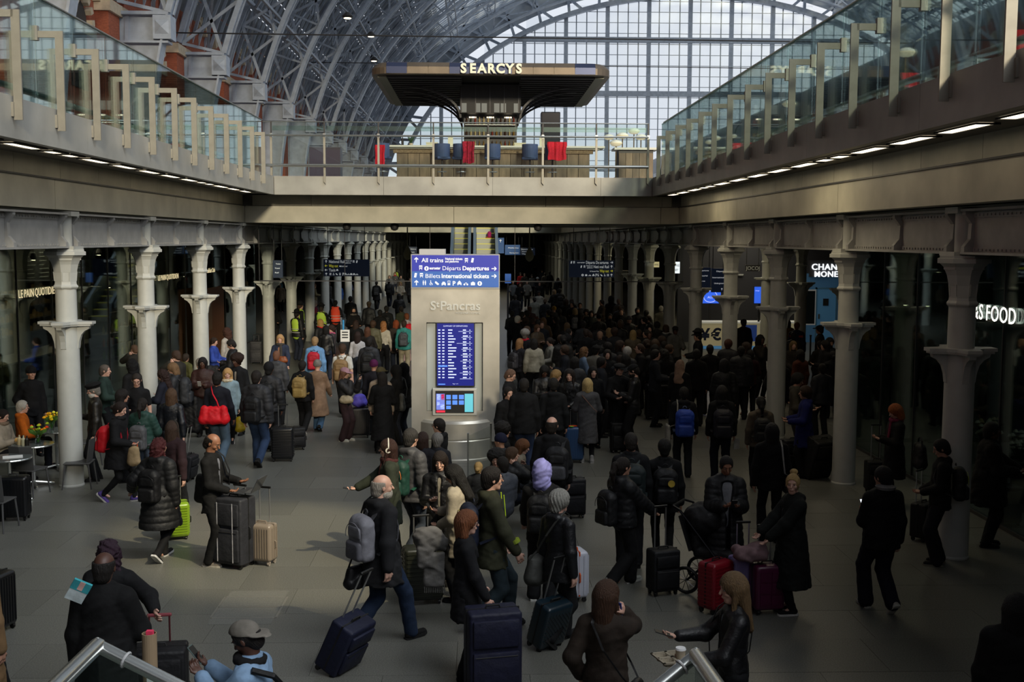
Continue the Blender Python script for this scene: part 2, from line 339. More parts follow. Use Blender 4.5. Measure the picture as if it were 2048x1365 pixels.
# ---- balustrades along the decks: paired flat posts, clamp, glass panes, low rail on fins
def post_mesh(s):
    P = {}
    X = lambda a, c: (min(a*s, c*s), max(a*s, c*s))
    q = X(-.03, .078); b = MB(); b.box((q[0], -.016, -.24), (q[1], .016, 1.13)); P['outer_bar'] = b.mesh('outer_bar')
    q = X(-.30, 0); b = MB(); b.box((q[0], -.016, 1.04), (q[1], .016, 1.13)); P['cross_arm'] = b.mesh('cross_arm')
    q = X(-.34, -.26); b = MB(); b.box((q[0], -.04, 1.0), (q[1], .04, 1.2)); P['glass_clamp'] = b.mesh('glass_clamp')
    q = X(-.05, -.02); b = MB(); b.box((q[0], -.05, -.2), (q[1], .05, -.02)); P['mounting_block'] = b.mesh('mounting_block')
    b = MB(); x = -.62*s; b.prism([(x, 0), (x-s*.42, 0), (x-s*.12, .32), (x, .32)] if s > 0 else [(x, 0), (x, .32), (x+.12, .32), (x+.42, 0)], .05, 'y', .68); P['fin'] = b.mesh('fin')
    return P
for s, xf, lab in ((1, XFL, 'café-side'), (-1, XFR, 'food-shop-side')):
    P = post_mesh(s); i = 0; px = xf+.05*s
    for k in range(15):
        y = (30.9 if s > 0 else 31.3)-1.48*k
        if y < 9.5: break
        o = thing('balustrade_post', f'bent flat steel balustrade post on the {lab} deck edge, {N1[k]} from the cross bridge', 'post', (px, y, 6.02), 0, 'balustrade posts')
        for q, me in P.items(): link(q, me, {'glass_clamp': M('clamp steel', (.3, .29, .26), .4, .5), 'fin': M('pale fin', (.42, .50, .46), .5)}.get(q, steel), o)
        b = MB(); g = px-.3*s; b.box((g-.01, y+.01, 6.1), (g+.01, y+1.47, 7.62)); b.box((g-.012, y+.0, 7.60), (g+.012, y+1.48, 7.625))
        m_ = b.mesh('pane'); link('balustrade_glass', m_, glz, label=f'tall clear glass balustrade panel on the {lab} deck, {N1[k]} from the cross bridge', cat='glass panel', group='balustrade glass')
    b = MB(); b.tube([(px-.8*s, 9.5, 6.44), (px-.8*s, 32.4, 6.44)], .045, 10); b.build('handrail', M('green grey tube', (.30, .37, .35), .35, .5), label=f'long low tubular rail behind the {lab} balustrade glass', cat='rail')
    b = MB(); b.tube([(px-.28*s, 9.5, 7.63), (px-.28*s, 32.4, 7.63)], .014, 6); b.build('capping_rail', M('thin capping', (.45, .47, .47), .3, .7), label=f'thin metal capping rail along the top of the {lab} balustrade glass', cat='rail')
xs = [(560-968)/F*YF, (664-968)/F*YF, (770-968)/F*YF, (878-968)/F*YF, (986-968)/F*YF, (1094-968)/F*YF, (1200-968)/F*YF, (1303-968)/F*YF]
for i, x in enumerate(xs):
    o = thing('bridge_post', f'slim steel post of the cross bridge balustrade, {N1[i]} from the café side', 'post', (x, YF-.04, 5.85), 0, 'bridge posts')
    b = MB(); b.prism([(-.03, .07), (.03, .0), (.03, 1.4), (-.03, 1.4)], .05, 'y', -.03); b.build('upright', steel, o)
    b = MB(); b.box((-.035, -.05, 1.33), (.035, .06, 1.44)); b.build('clamp', chrome, o)
    b = MB(); b.box((-.02, -.0, 1.4), (.02, .03, 1.78)); b.build('glass_clip', dark, o)
    if i < 7:
        x1 = xs[i+1]; b = MB(); b.box((x+.02, YF+.04, 6.1), (x1-.02, YF+.06, 7.62)); b.build('bridge_glass', glass('bridge glass pane', (.90, .94, .93), .035), label=f'clear glass panel of the cross bridge balustrade, {N1[i]} from the café side', cat='glass panel', group='bridge glass')
        b = MB(); b.box((x+.02, YF+.062, 7.38), (x1-.02, YF+.068, 7.52)); b.build('etched_band', glass('etched band', (.72, .80, .78), .05, .3), label=f'etched band across the bridge glass, {N1[i]} from the café side', cat='band', group='bridge glass bands')
for z, r, nm in ((7.23, .028, 'upper tubular rail of the cross bridge balustrade'), (6.38, .045, 'thick low tubular rail of the cross bridge balustrade'), (7.63, .018, 'thin top rail over the cross bridge glass')):
    b = MB(); b.tube([(xs[0]-.25, YF-.12+(.16 if z > 7.5 else 0), z), (xs[-1], YF-.12+(.16 if z > 7.5 else 0), z)], r, 10); b.build('bridge_rail', chrome, label=nm, cat='rail')

# ---- train shed: ribs, purlins, boarding, gable
PP = 2.1
def arc(t, off=0):
    c, s_ = cos(t), sin(t); return (25-(37+off)*(abs(c)**(2/PP))*(1 if c > 0 else -1), 6.08+(27.5+off*.97)*(abs(s_)**(2/PP)))
T0 = .215
for k in range(12):
    y = 33.0+8.93*k; o = thing('roof_rib', f'curved blue grey iron arch rib of the train shed roof, {N1[k]} beyond the bridge', 'roof rib', (0, y, 0), 0, 'arch ribs')
    ts = [T0+(pi-2*T0)*i/64 for i in range(65)] if k else [T0+.9*i/24 for i in range(25)]
    near = k < 7
    for off in (.0, 2.0):
        for s in (-1, 1) if near else (0,):
            b = MB(); b.sweep([(arc(t, off)[0], s*.22, arc(t, off)[1]) for t in ts], .16 if near else .55, .22, (0, 1, 0)); b.build('inner_chord' if off == 0 else 'outer_chord', ribm, o)
    b = MB()
    st = ts[::2] if near else ts[::4]
    for i in range(len(st)-1):
        p, q, p2, q2 = arc(st[i], .1), arc(st[i], 1.9), arc(st[i+1], .1), arc(st[i+1], 1.9)
        b.bar((p[0], 0, p[1]), (q[0], 0, q[1]), .12, .12, (0, 1, 0)); b.bar((p[0], 0, p[1]), (q2[0], 0, q2[1]), .14, .08, (0, 1, 0)); b.bar((q[0], 0, q[1]), (p2[0], 0, p2[1]), .14, .08, (0, 1, 0))
    b.build('lattice', ribm, o, kind='stuff')
    for sd in ((0, 1) if k else (0,)):     # solid riveted foot with cap and node box
        fx = (lambda x: x) if sd == 0 else (lambda x: 50-x)
        n0 = arc(T0, 0); inner = [(fx(arc(T0*i/6, 0)[0]), arc(T0*i/6, 0)[1]) for i in range(7)]
        b = MB(); b.prism(inner+[(fx(-13.4), n0[1]), (fx(-13.4), 6.08)], .1, 'y', -.05); b.build('foot_web', ribm, o)
        b = MB(); b.sweep([(x, 0, z) for x, z in inner], .62, .08, (0, 1, 0)); b.sweep([(fx(-12.85)+(.3 if sd == 0 else -.3)*0+(x-fx(-12))*.2, -.06, z) for x, z in inner], .06, .14, (0, 1, 0)); b.build('foot_flange', ribm, o)
        b = MB(); b.box((min(fx(-13.4), fx(n0[0])), -.3, n0[1]-.1), (max(fx(-13.4), fx(n0[0])), .3, n0[1]+.02)); b.box((min(fx(-13.4), fx(n0[0])), -.3, n0[1]-1.1), (max(fx(-13.4), fx(n0[0])), .3, n0[1]-1.02)); b.build('cap_beam', ribm, o)
        c = (fx(n0[0]-.2), -.34, n0[1]-.55); b = MB(); b.box((c[0]-.32, -.36, c[2]-.42), (c[0]+.32, .36, c[2]+.42)); r = .25; cc = [(c[0]-r, -.36, c[2]-r), (c[0]+r, -.36, c[2]-r), (c[0]+r, -.36, c[2]+r), (c[0]-r, -.36, c[2]+r), (c[0], -.46, c[2])]
        b.add(cc, [(0, 1, 4), (1, 2, 4), (2, 3, 4), (3, 0, 4)]); b.build('node_box', ribm, o)
pur = [T0+.12+.145*i for i in range(19)]
for i, t in enumerate(pur):
    o = thing('roof_purlin', f'long trussed iron purlin running between the arch ribs, {N1[i]} up the curve', 'purlin', (0, 0, 0), 0, 'roof purlins')
    x, z = arc(t, 1.6); x2, z2 = arc(t, .4)
    b = MB(); b.bar((x, 33, z), (x, 133, z), .16, .2); b.build('upper_rail', ribm, o)
    b = MB(); b.bar((x2, 33, z2), (x2, 133, z2), .12, .14); b.build('lower_rail', ribm, o)
    b = MB(); xa, za = arc(min(t+.145, pi-T0), 1.9); xb, zb = arc(max(t-.145, T0), 1.9)
    for k in range(11):
        y = 33+8.93*k; m_ = y+4.465
        b.bar((x, y, z), (x2, m_, z2), .1, .1); b.bar((x2, m_, z2), (x, y+8.93, z), .1, .1); b.bar((x, y, z), (xa, m_, za), .12, .1); b.bar((x, y, z), (xb, m_, zb), .12, .1)
    b.build('bracing', ribm, o, kind='stuff')
# roof skin: boarded low down, glazed above, with rafters
rf = link('roof', None, kind='structure')
b = MB(); i = 0
dt = .05; t = T0-.02
while t < 2.95:
    p, q = arc(t, 2.75), arc(t+dt*(.93 if t < .7 else .28), 2.75)
    b.add([(p[0], 32.5, p[1]), (q[0], 32.5, q[1]), (q[0], 133, q[1]), (p[0], 133, p[1]), (p[0], 32.5, p[1]+.08), (q[0], 32.5, q[1]+.08), (q[0], 133, q[1]+.08), (p[0], 133, p[1]+.08)], [(0, 1, 2, 3), (7, 6, 5, 4), (0, 4, 5, 1), (1, 5, 6, 2), (2, 6, 7, 3), (3, 7, 4, 0)])
    t += dt
b.build('boarding', ribd, rf, kind='stuff')
b = MB(); t = .7
while t < 2.95:
    p, q = arc(t, 2.9), arc(t+dt, 2.9)
    b.add([(p[0], 32.5, p[1]), (q[0], 32.5, q[1]), (q[0], 133, q[1]), (p[0], 133, p[1])], [(0, 1, 2, 3)]); t += dt
b.build('roof_glazing', glass('roof glass', (.80, .84, .86), .05, .2), rf, kind='stuff')
b = MB()
for k in range(90):
    y = 33+1.116*k; b.sweep([(arc(T0+2.7*i/40, 2.5)[0], y, arc(T0+2.7*i/40, 2.5)[1]) for i in range(41)], .1, .14, (0, 1, 0))
b.build('rafters', ribm, rf, kind='stuff')
# ornamental rings between the purlins
o = thing('ring_tracery', 'ornamental iron rings between the purlins low on the café-side roof slope', 'tracery', (0, 0, 0)); b = MB()
for k in range(8):
    for j in range(4):
        y = 34.4+8.93*k+2.0*j; x, z = arc(T0+.22, 2.2); R_ = .55
        n = 12; pts = [(x+.12*sin(2*pi*i/n)*R_*5*.3, y+cos(2*pi*i/n)*R_, z+sin(2*pi*i/n)*R_) for i in range(n+1)]; b.tube(pts, .06, 4)
b.build('rings', ribm, o, kind='stuff')
# the café-side half of the shed roof carries on over and behind the camera
b = MB(); t = T0-.02
while t < 1.08:
    p, q = arc(t, 2.75), arc(t+dt, 2.75); b.add([(p[0], -40, p[1]), (q[0], -40, q[1]), (q[0], 32.5, q[1]), (p[0], 32.5, p[1])], [(0, 1, 2, 3)]); t += dt
b.build('boarding_near', ribd, rf, kind='stuff')
b = MB(); b.box((-14.4, -40, 0), (14, -39.5, 17)); b.build('wall_hotel', M('red brick', (.30, .085, .045), .85, var=.25, scale=7, bump=.3, bscale=30, stretch=(1, 1, 4)), kind='structure')
# brick side wall of the shed with paired arched openings and stone bands
brick = M('red brick', (.30, .085, .045), .85, var=.25, scale=7, bump=.3, bscale=30, stretch=(1, 1, 4)); pale = M('pale stone', (.50, .42, .31), .7, var=.15, scale=5)
wl = link('wall_shed', None, kind='structure')
b = MB(); b.box((-14.4, -12, 6.08), (-13.42, 133, 17.5)); b.build('brickwork', brick, wl)
nb = 0
for k in range(-1, 12):
    yc = 33+8.93*k+4.465
    b = MB(); b.box((-13.42, yc-4.3, 6.08), (-12.95, yc-3.1, 12.2)); b.box((-13.42, yc+3.1, 6.08), (-12.95, yc+4.3, 12.2)); b.build('brick_pier', brick, wl)
    b = MB(); b.box((-13.42, yc-4.4, 12.2), (-12.85, yc-3.0, 12.6)); b.box((-13.42, yc+3.0, 12.2), (-12.85, yc+4.4, 12.6)); b.box((-13.42, yc-3.1, 11.2), (-13.36, yc+3.1, 11.5)); b.build('stone_capital', pale, wl)
    for (y, r, z0, m_) in ((yc, 2.9, 12.5, 0), (yc-1.35, .75, 11.5, 1), (yc+1.35, .75, 11.5, 1), (yc, .55, 14.0, 1)):
        n = 14
        for j in range(n):
            a0, a1 = pi*j/n, pi*(j+1)/n; ro = r+(.45 if m_ == 0 else .25)
            if m_ and j % 2: continue
            b = MB(); b.prism([(y+r*cos(a0), z0+r*sin(a0)), (y+ro*cos(a0), z0+ro*sin(a0)), (y+ro*cos(a1), z0+ro*sin(a1)), (y+r*cos(a1), z0+r*sin(a1))], .25, 'x', -13.42); b.build('voussoir', pale if j % 2 == 0 else brick, wl)
            nb += 1
        if m_:
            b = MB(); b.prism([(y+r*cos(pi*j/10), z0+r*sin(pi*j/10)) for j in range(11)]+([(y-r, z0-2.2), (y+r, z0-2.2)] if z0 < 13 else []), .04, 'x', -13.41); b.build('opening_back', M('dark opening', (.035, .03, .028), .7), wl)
# gable screen
gz = link('window_1', None, kind='structure'); gy = 133.0
def gin(x): # inner height of the gable ring at x
    u = (x-25)/35.0; return 6.08+26.2*max(0, 1-abs(u)**2.05)**(1/2.05)
gx0 = 25+(1400*.3418+700-1394)/F*gy-0; maj = 81.5/F*gy; mino = maj/3; hz = 104/F*gy
b = MB(); bm_ = MB(); bp = []
for i in range(-8, 9):
    x = 25+i*maj-.5
    if abs(x-25) < 34: b.box((x-.22, gy-.5, 6.08), (x+.22, gy, gin(x)))
    for j in (1, 2, 3):
        xx = x+mino*j*.75+.0
        if abs(xx-25) < 34.5: bm_.box((xx-.06, gy-.2, 6.08), (xx+.06, gy-.1, gin(xx)))
zs = [H+(476-yy)/F*gy for yy in (190, 86)]
for z in (zs[0], zs[1], 7.6, 12.4):
    u = max(0, 1-((z-6.08)/26.2)**2.05)**(1/2.05)*35; w_ = .3 if z in zs else .12
    b.box((25-u, gy-.55, z-w_), (25+u, gy, z+w_))
z = 8.6
while z < 32:
    u = max(0, 1-((z-6.08)/26.2)**2.05)**(1/2.05)*35; bm_.box((25-u, gy-.18, z-.035), (25+u, gy-.12, z+.035)); z += 1.22
b.build('mullions', ribm, gz, kind='stuff'); bm_.build('glazing_bars', ribm, gz, kind='stuff')
for i in range(-8, 8):
    x = 25+i*maj-.5
    for (z0, z1) in ((6.08, zs[0]), (zs[0], zs[1]), (zs[1], 33)):
        top = min(z1, max(gin(min(max(x, -9.9), 59.9)), gin(min(max(x+maj, -9.9), 59.9))))
        if top > z0+.3 and x > -10 and x+maj < 60: b = MB(); b.box((x+.2, gy-.30, z0+.2), (x+maj-.2, gy-.27, top)); b.build('pane', glass('gable glass', (.93, .94, .95), .03, .2), gz)
b = MB(); rg = [(25-35.4*cos(pi*i/48)*1, gy-.6, 6.08+26.5*sin(pi*i/48)) for i in range(49)]
b.sweep([(25-abs(cos(pi*i/60))**(2/2.05)*35*(1 if i < 30 else -1), gy-.6, 6.08+26.3*sin(pi*i/60)**(2/2.05)) for i in range(61)], .9, .5, (0, 1, 0)); b.build('arch_ring', ribm, gz)
bs = MB(); b = MB(); n = 60     # solid spandrel between ring and roof
def gp(i, a, c, p): return (25-abs(cos(pi*i/n))**(2/p)*a*(1 if i < n/2 else -1), 6.08+c*sin(pi*i/n)**(2/p))
for i in range(n):
    p, q, r_, s_ = gp(i, 35, 26.3, 2.05), gp(i+1, 35, 26.3, 2.05), gp(i+1, 39.6, 30.2, 2.1), gp(i, 39.6, 30.2, 2.1); bs.add([(u[0], gy+.3, u[1]) for u in (gp(i, 36.3, 27.5, 2.07), gp(i+1, 36.3, 27.5, 2.07), gp(i+1, 41, 32, 2.1), gp(i, 41, 32, 2.1))], [(0, 1, 2, 3)])
    if i % 2 == 0: b.bar((p[0], gy, p[1]), (r_[0], gy, r_[1]), .3, .3); b.bar((q[0], gy, q[1]), (s_[0], gy, s_[1]), .3, .3)
b.build('ring_lattice', ribm, gz, kind='stuff'); bs.build('spandrel', M('spandrel grey', (.33, .37, .42), .6), gz)
b = MB(); b.box((-13, 131, 6.08), (60, 131.3, 8.2)); struct('wall_platform_end', b, M('pale screen', (.55, .58, .55), .6))
b = MB(); b.box((-13, 120, 8.6), (60, 120.2, 8.8)); b.box((-13, 110, 7.2), (60, 110.2, 7.35)); struct('trim_8', b, ribm)
# ================================================================ FIXED OBJECTS
RX = (pi/2, 0, 0)      # lettering that faces the camera end
def poly_icon(kind, s):
    b = MB(); P = lambda q: b.prism([(x*s, y*s) for x, y in q], .006, 'y', 0)
    def disc(cx, cy_, r, n=10): P([(cx+r*cos(2*pi*i/n), cy_+r*sin(2*pi*i/n)) for i in range(n)])
    def R_(x0, y0, x1, y1): P([(x0, y0), (x1, y0), (x1, y1), (x0, y1)])
    if kind in 'URL':
        q = [(-.08, -.45), (.08, -.45), (.08, .2), (.28, .02), (.4, .14), (0, .52), (-.4, .14), (-.28, .02), (-.08, .2)]
        a = {'U': 0, 'R': -pi/2, 'L': pi/2}[kind]; P([(x*cos(a)-y*sin(a), x*sin(a)+y*cos(a)) for x, y in q])
    elif kind == 't': R_(-.3, -.2, .3, -.02); R_(-.3, .2, .3, .42); R_(-.3, 0, -.22, .2); R_(.22, 0, .3, .2); R_(-.04, 0, .04, .2); P([(-.3, -.45), (-.2, -.45), (-.1, -.25), (-.2, -.25)]); P([(.3, -.45), (.2, -.45), (.1, -.25), (.2, -.25)])
    elif kind == 'k': P([(-.3, -.4), (.12, -.45), (.3, .4), (-.12, .45)])
    elif kind == 'm':
        for x in (-.2, .2): disc(x, .38, .09); P([(x-.13, .25), (x+.13, .25), (x+.1, -.1), (x+.06, -.45), (x-.06, -.45), (x-.1, -.1)])
    elif kind == 'w': disc(-.05, .4, .09); P([(-.12, .28), (.02, .28), (.05, -.02), (.25, -.05), (.33, -.4), (.2, -.4), (.12, -.15), (-.1, -.12)]); P([(-.15, .05), (-.3, -.15), (-.2, -.42), (.1, -.42), (.05, -.34), (-.15, -.33), (-.2, -.15)])
    elif kind == 'p': P([(-.4, .2), (-.25, .35), (.4, -.2), (.25, -.4), (.0, -.38), (-.4, 0)])
    elif kind in 'cx': P([(-.4, -.25), (.4, -.25), (.4, .05), (.28, .1), (.2, .32), (-.2, .32), (-.28, .1), (-.4, .05)]); R_(-.38, -.4, -.22, -.25); R_(.22, -.4, .38, -.25); (R_(-.1, .34, .1, .46) if kind == 'x' else 0)
    elif kind == 'b': R_(-.26, -.35, .26, -.05); R_(-.26, .05, .26, .12); R_(-.26, .34, .26, .44); R_(-.26, .1, -.2, .4); R_(.2, .1, .26, .4); R_(-.2, -.45, -.1, -.35); R_(.1, -.45, .2, -.35)
    elif kind == 'y': disc(-.28, -.2, .18); disc(.28, -.2, .18); P([(-.28, -.15), (-.1, .15), (.2, .15), (.28, -.15), (.18, -.1), (.08, .05), (-.1, .0)])
    elif kind == 'l': R_(-.4, -.35, .4, .2); R_(-.15, .2, .15, .34)
    elif kind == 'i':
        n = 18
        for j in range(n):
            a, c = 2*pi*j/n, 2*pi*(j+1)/n; P([(.44*cos(a), .44*sin(a)), (.44*cos(c), .44*sin(c)), (.1*cos(c), .3*sin(c)), (.1*cos(a), .3*sin(a))])
    return b
_ic = {}
def icon(kind, s, x, y, z, m, parent):
    if (kind, s) not in _ic: _ic[(kind, s)] = poly_icon(kind, s).mesh('pictogram')
    return link('pictogram', _ic[(kind, s)], m, parent, loc=(x, y, z))

# ---- information totem
TX, TY, px_ = -.455, 21.75, .00967
to = thing('information_totem', 'tall brushed steel information totem with blue direction sign and departures screen', 'information totem', (TX, TY, 0))
tst = M('totem steel', (.50, .48, .43), .36, .55, var=.28, scale=1.1, bump=.03)
def tp(x, y): return ((x-921)*px_, H-(y-476)*px_)      # totem-front metres from its own drawing
b = MB(); Wt = .855
x0, z1 = tp(863, 643); x1, z0 = tp(976, 828)
b.box((-Wt, 0, .95), (x0, .8, 3.34)); b.box((x1, 0, .95), (Wt, .8, 3.34)); b.box((x0, 0, z1), (x1, .8, 3.34)); b.box((x0, .14, .8), (x1, .8, z1)); b.box((-Wt, 0, .35), (Wt, .8, .95)) 
b.build('casing', tst, to)
b = MB(); b.lathe([(.87, 0), (.87, .04), (.845, .06), (.845, .40), (.83, .42), (.845, .44), (.84, .74), (.80, .79)], 40, (0, .5, 0)); b.build('pedestal', tst, to, True)
b = MB(); b.box((x0+.005, .10, .8), (x0+.2, .139, z1-.01)); b.build('recess_panel', M('pale recess', (.50, .54, .52), .5), to); b = MB(); b.box((x1-.2, .10, .8), (x1-.005, .139, z1-.01)); b.build('recess_panel', _M['pale recess'], to)
sx0, sz1 = tp(884, 645); sx1, sz0 = tp(958, 771)
b = MB(); b.box((sx0-.02, .03, sz0-.02), (sx1+.02, .138, sz1+.02)); b.build('screen_surround', dark, to)
sc = link('departures_screen', None, None, to)
navy = M('screen navy', (.008, .012, .16), .3, emit=.8); scw = M('screen white', (.55, .62, .85), .4, emit=.8); scb = M('screen blue', (.08, .22, .7), .4, emit=.9)
b = MB(); b.box((sx0, .02, sz0), (sx1, .03, sz1)); b.build('display', navy, sc)
text('SUMMARY OF DEPARTURES', .038, scw, sc, loc=((sx0+sx1)/2, .018, sz1-.065), rot=RX, depth=.001, align='CENTER')
b = MB(); r = random.Random(4); w_ = sx1-sx0
for i in range(17):
    z = sz1-.13-i*.058
    for a, c in ((.03, .09), (.14, .2), (.3, .3+r.uniform(.08, .24)), (.7, .7+r.uniform(.08, .14)), (.88, .9)): b.box((sx0+a*w_, .018, z-.011), (sx0+c*w_, .02, z+.011))
    if i % 2 == 0: b.box((sx0+r.uniform(.5, .7)*w_, .018, z-.03), (sx0+.95*w_, .02, z-.024))
b.build('screen_rows', scw, sc, kind='stuff')
b = MB(); b.box((sx0+.03*w_, .017, sz0+.37), (sx0+.28*w_, .02, sz0+.4)); b.box((sx0+.03*w_, .017, sz0+.02), (sx0+.22*w_, .02, sz0+.04)); b.build('highlight', scb, sc)
text('Page 1 of 1', .025, scw, sc, loc=((sx0+sx1)/2, .018, sz0+.03), rot=RX, depth=.001, align='CENTER')
ax0, az1 = tp(881, 780); ax1, az0 = tp(958, 825)
b = rbox((ax0-.06, -.07, az0-.05), (ax1+.06, .10, az1+.045), .015); b.build('touchscreen_housing', M('pale bezel', (.62, .62, .58), .4, .3), to)
b = MB(); b.box((ax0, -.085, az0), (ax1, -.068, az1)); ts_ = b.build('touchscreen', black, to); w_ = ax1-ax0; h_ = az1-az0
def rects(m, q, nm='tile'):
    for (a, c, d, e) in q:
        b = MB(); b.box((ax0+a*w_, -.089, az0+c*h_), (ax0+d*w_, -.085, az0+e*h_)); b.build(nm, m, ts_)
rects(scb, [(.28, .62, .4, .82), (.44, .62, .57, .82), (.61, .62, .74, .82), (.28, .38, .4, .57), (.44, .38, .57, .57), (.61, .38, .74, .57), (.28, .18, .4, .33)])
rects(M('screen teal', (.12, .5, .6), emit=.7), [(.76, .05, .98, .87)], 'side_panel'); rects(M('screen violet', (.15, .2, .6), emit=.8), [(.02, .15, .24, .87)], 'side_panel')
rects(M('screen red', (.7, .02, .05), emit=.8), [(.02, .03, .25, .12), (.15, .6, .23, .85)], 'banner'); rects(scw, [(.04, .6, .12, .85), (.13, .2, .23, .4), (.04, .35, .11, .5)], 'badge')
# direction sign
sg = thing('unused', '', '') if 0 else link('direction_sign', None, None, to)
blue1, blue2 = M('deep sign blue', (.025, .035, .36), .35, emit=.35), M('mid sign blue', (.035, .12, .42), .35, emit=.35)
b = MB(); b.box((-Wt, -.02, 3.34), (Wt, .8, 4.0)); b.build('sign_housing', M('grey housing', (.35, .36, .38), .4, .4), sg)
b = MB(); b.box((-.835, -.03, 3.675), (.835, -.02, 3.985)); b.build('upper_field', blue1, sg); b = MB(); b.box((-.835, -.03, 3.37), (.835, -.02, 3.675)); b.build('lower_field', blue2, sg)
def q(x, y): return (101.0+(x-0)*0, 0)
def Z(x, y): X_, Z_ = tp(800+x*.337, 440+y*.337); return X_, Z_
for s_, x, y, h_, bo in (('All trains', 160, 245, .115, .0015), ('National tickets', 299, 231, .06, .0015), ('and platforms', 299, 246, .06, .0015), ('eurostar', 206, 287, .07, .003), ('Départs', 281, 292, .115, 0), ('Departures', 400, 292, .115, .003), ('Billets', 180, 338, .115, 0), ('International tickets', 276, 338, .115, .003), ('P', 342, 382, .12, .003)):
    X_, Z_ = Z(x, y); w0 = {'All trains': 128, 'National tickets': 102, 'and platforms': 80, 'eurostar': 66, 'Départs': 110, 'Departures': 158, 'Billets': 90, 'International tickets': 282, 'P': 18}[s_]*.337*px_
    o = text(s_, h_, white, sg, loc=(X_, -.034, Z_), rot=RX, depth=.002, bold=bo); d = max(v.co.x for v in o.data.vertices); o.scale = (w0/d, 1, 1)
for k, x, y in (('U', 129, 232), ('t', 424, 233), ('k', 460, 233), ('t', 155, 277), ('i', 189, 282), ('R', 587, 282), ('k', 124, 322), ('t', 159, 322), ('R', 587, 326), ('U', 129, 367), ('m', 176, 367), ('w', 215, 367), ('p', 251, 367), ('c', 290, 370), ('b', 321, 368), ('x', 383, 368), ('y', 421, 370), ('l', 463, 370), ('i', 503, 370)):
    X_, Z_ = Z(x, y); icon(k, .1 if k not in 'URL' else .105, X_, -.036, Z_, white, sg)
pl = M('raised pale lettering', (.66, .67, .64), .35, .3)
o = text('S', .24, pl, to, loc=(-.485, -.012, 2.93), rot=RX, depth=.012, bold=.004); o = text('t', .17, pl, to, loc=(-.37, -.012, 2.98), rot=RX, depth=.012, bold=.003)
o = text('Pancras', .24, pl, to, loc=(-.3, -.012, 2.93), rot=RX, depth=.012, bold=.004); o.scale = (.78/max(v.co.x for v in o.data.vertices), 1, 1)
o = text('INTERNATIONAL', .055, pl, to, loc=(.0, -.008, 2.85), rot=RX, depth=.006); o.scale = (.48/max(v.co.x for v in o.data.vertices), 1, 1)
b = MB(); b.box((-1.55+.62, -.35, .42), (-.93, .0, .45)); 
b = MB(); b.box((-.7, .1, 4.0), (-.2, .6, 4.1)); b.build('top_unit', M('pale unit', (.5, .5, .5)), to)

# ---- hanging direction signs
sgd = M('dark sign board', (.022, .035, .075), .4, emit=.12); ylw = M('yellow print', (.75, .7, .05), .5, emit=.4)
def hang(label, x0, y0_, x1, y1_, Y, rows, flip=False, cat='direction sign', m=sgd, wire=True):
    a = at_y(x0, y0_, Y); c = at_y(x1, y1_, Y); o = thing('hanging_sign', label, cat, ((a.x+c.x)/2, Y, c.z)); w2 = (c.x-a.x)/2; h2 = a.z-c.z
    b = MB(); b.box((-w2, -.05, 0), (w2, .05, h2)); b.build('board', m, o)
    if not wire: b = MB(); b.box((-.05, -.03, -c.z), (.05, .03, 0)); b.build('post', dark, o)
    if wire:
        for s in (-.8, .8): b = MB(); b.tube([(s*w2, 0, h2), (s*w2, 0, 4.74-c.z)], .012, 5); b.build('suspension_rod', dark, o)
    for (kind, s_, u, v, sz, wd, mm) in rows:
        X_ = -w2+u*2*w2; Z_ = h2*(1-v)
        if kind == 'T':
            t = text(s_, sz*h2, mm, o, loc=(X_, -.053, Z_-sz*h2*.35), rot=RX, depth=.001, bold=.001)
            if wd: t.scale = (wd*2*w2/max(q_.co.x for q_ in t.data.vertices), 1, 1)
        else:
            for j, ch in enumerate(s_): icon(ch, round(sz*h2, 3), X_+j*wd*2*w2, -.057, Z_, mm, o)
    return o
hang('dark blue hanging sign reading National Rail, Way out and Taxis, beside the pale columns', 647, 519, 739, 553, 43.6, [('T', 'National Rail', .12, .13, .24, .34, white), ('T', 'Tickets and', .48, .08, .11, .14, white), ('T', 'platforms', .48, .2, .11, .12, white), ('I', 'tk', .66, .13, .17, .07, white), ('I', 'U', .06, .13, .17, .1, white),
     ('I', 'L', .06, .38, .17, .1, ylw), ('T', 'Way out', .12, .38, .24, .2, ylw), ('T', 'Midland Road', .35, .4, .12, .17, white), ('I', 'L', .06, .63, .17, .1, white), ('T', 'Taxis', .12, .63, .24, .14, white), ('I', 'x', .3, .63, .15, .1, white), ('I', 'U', .06, .87, .17, .1, white), ('I', 'mwpb', .15, .87, .16, .07, white), ('T', 'P', .41, .87, .24, 0, white), ('I', 'xylcy', .48, .87, .16, .062, white)])
hang('dark hanging sign reading Départs Departures and National Rail, over the dense crowd', 1138, 521, 1228, 555, 43.6, [('I', 'kt', .05, .12, .16, .06, white), ('T', 'eurostar', .18, .12, .12, .17, white), ('T', 'Départs', .37, .12, .24, .2, white), ('T', 'Departures', .59, .12, .24, .28, white), ('I', 'R', .94, .12, .17, .1, white), ('I', 'kt', .27, .37, .16, .07, white), ('T', 'Tickets and', .38, .32, .11, .14, white), ('T', 'platforms', .40, .43, .11, .12, white),
     ('T', 'National Rail', .54, .37, .24, .34, white), ('I', 'U', .94, .37, .17, .1, white), ('T', 'St Pancras Way', .46, .64, .1, .2, white), ('T', 'Way out', .68, .62, .24, .2, ylw), ('I', 'R', .94, .62, .17, .1, ylw), ('I', 'ilyx', .3, .87, .16, .08, white), ('T', 'P', .58, .87, .24, 0, white), ('I', 'bpwm', .65, .87, .16, .07, white), ('I', 'U', .94, .87, .17, .1, white)])
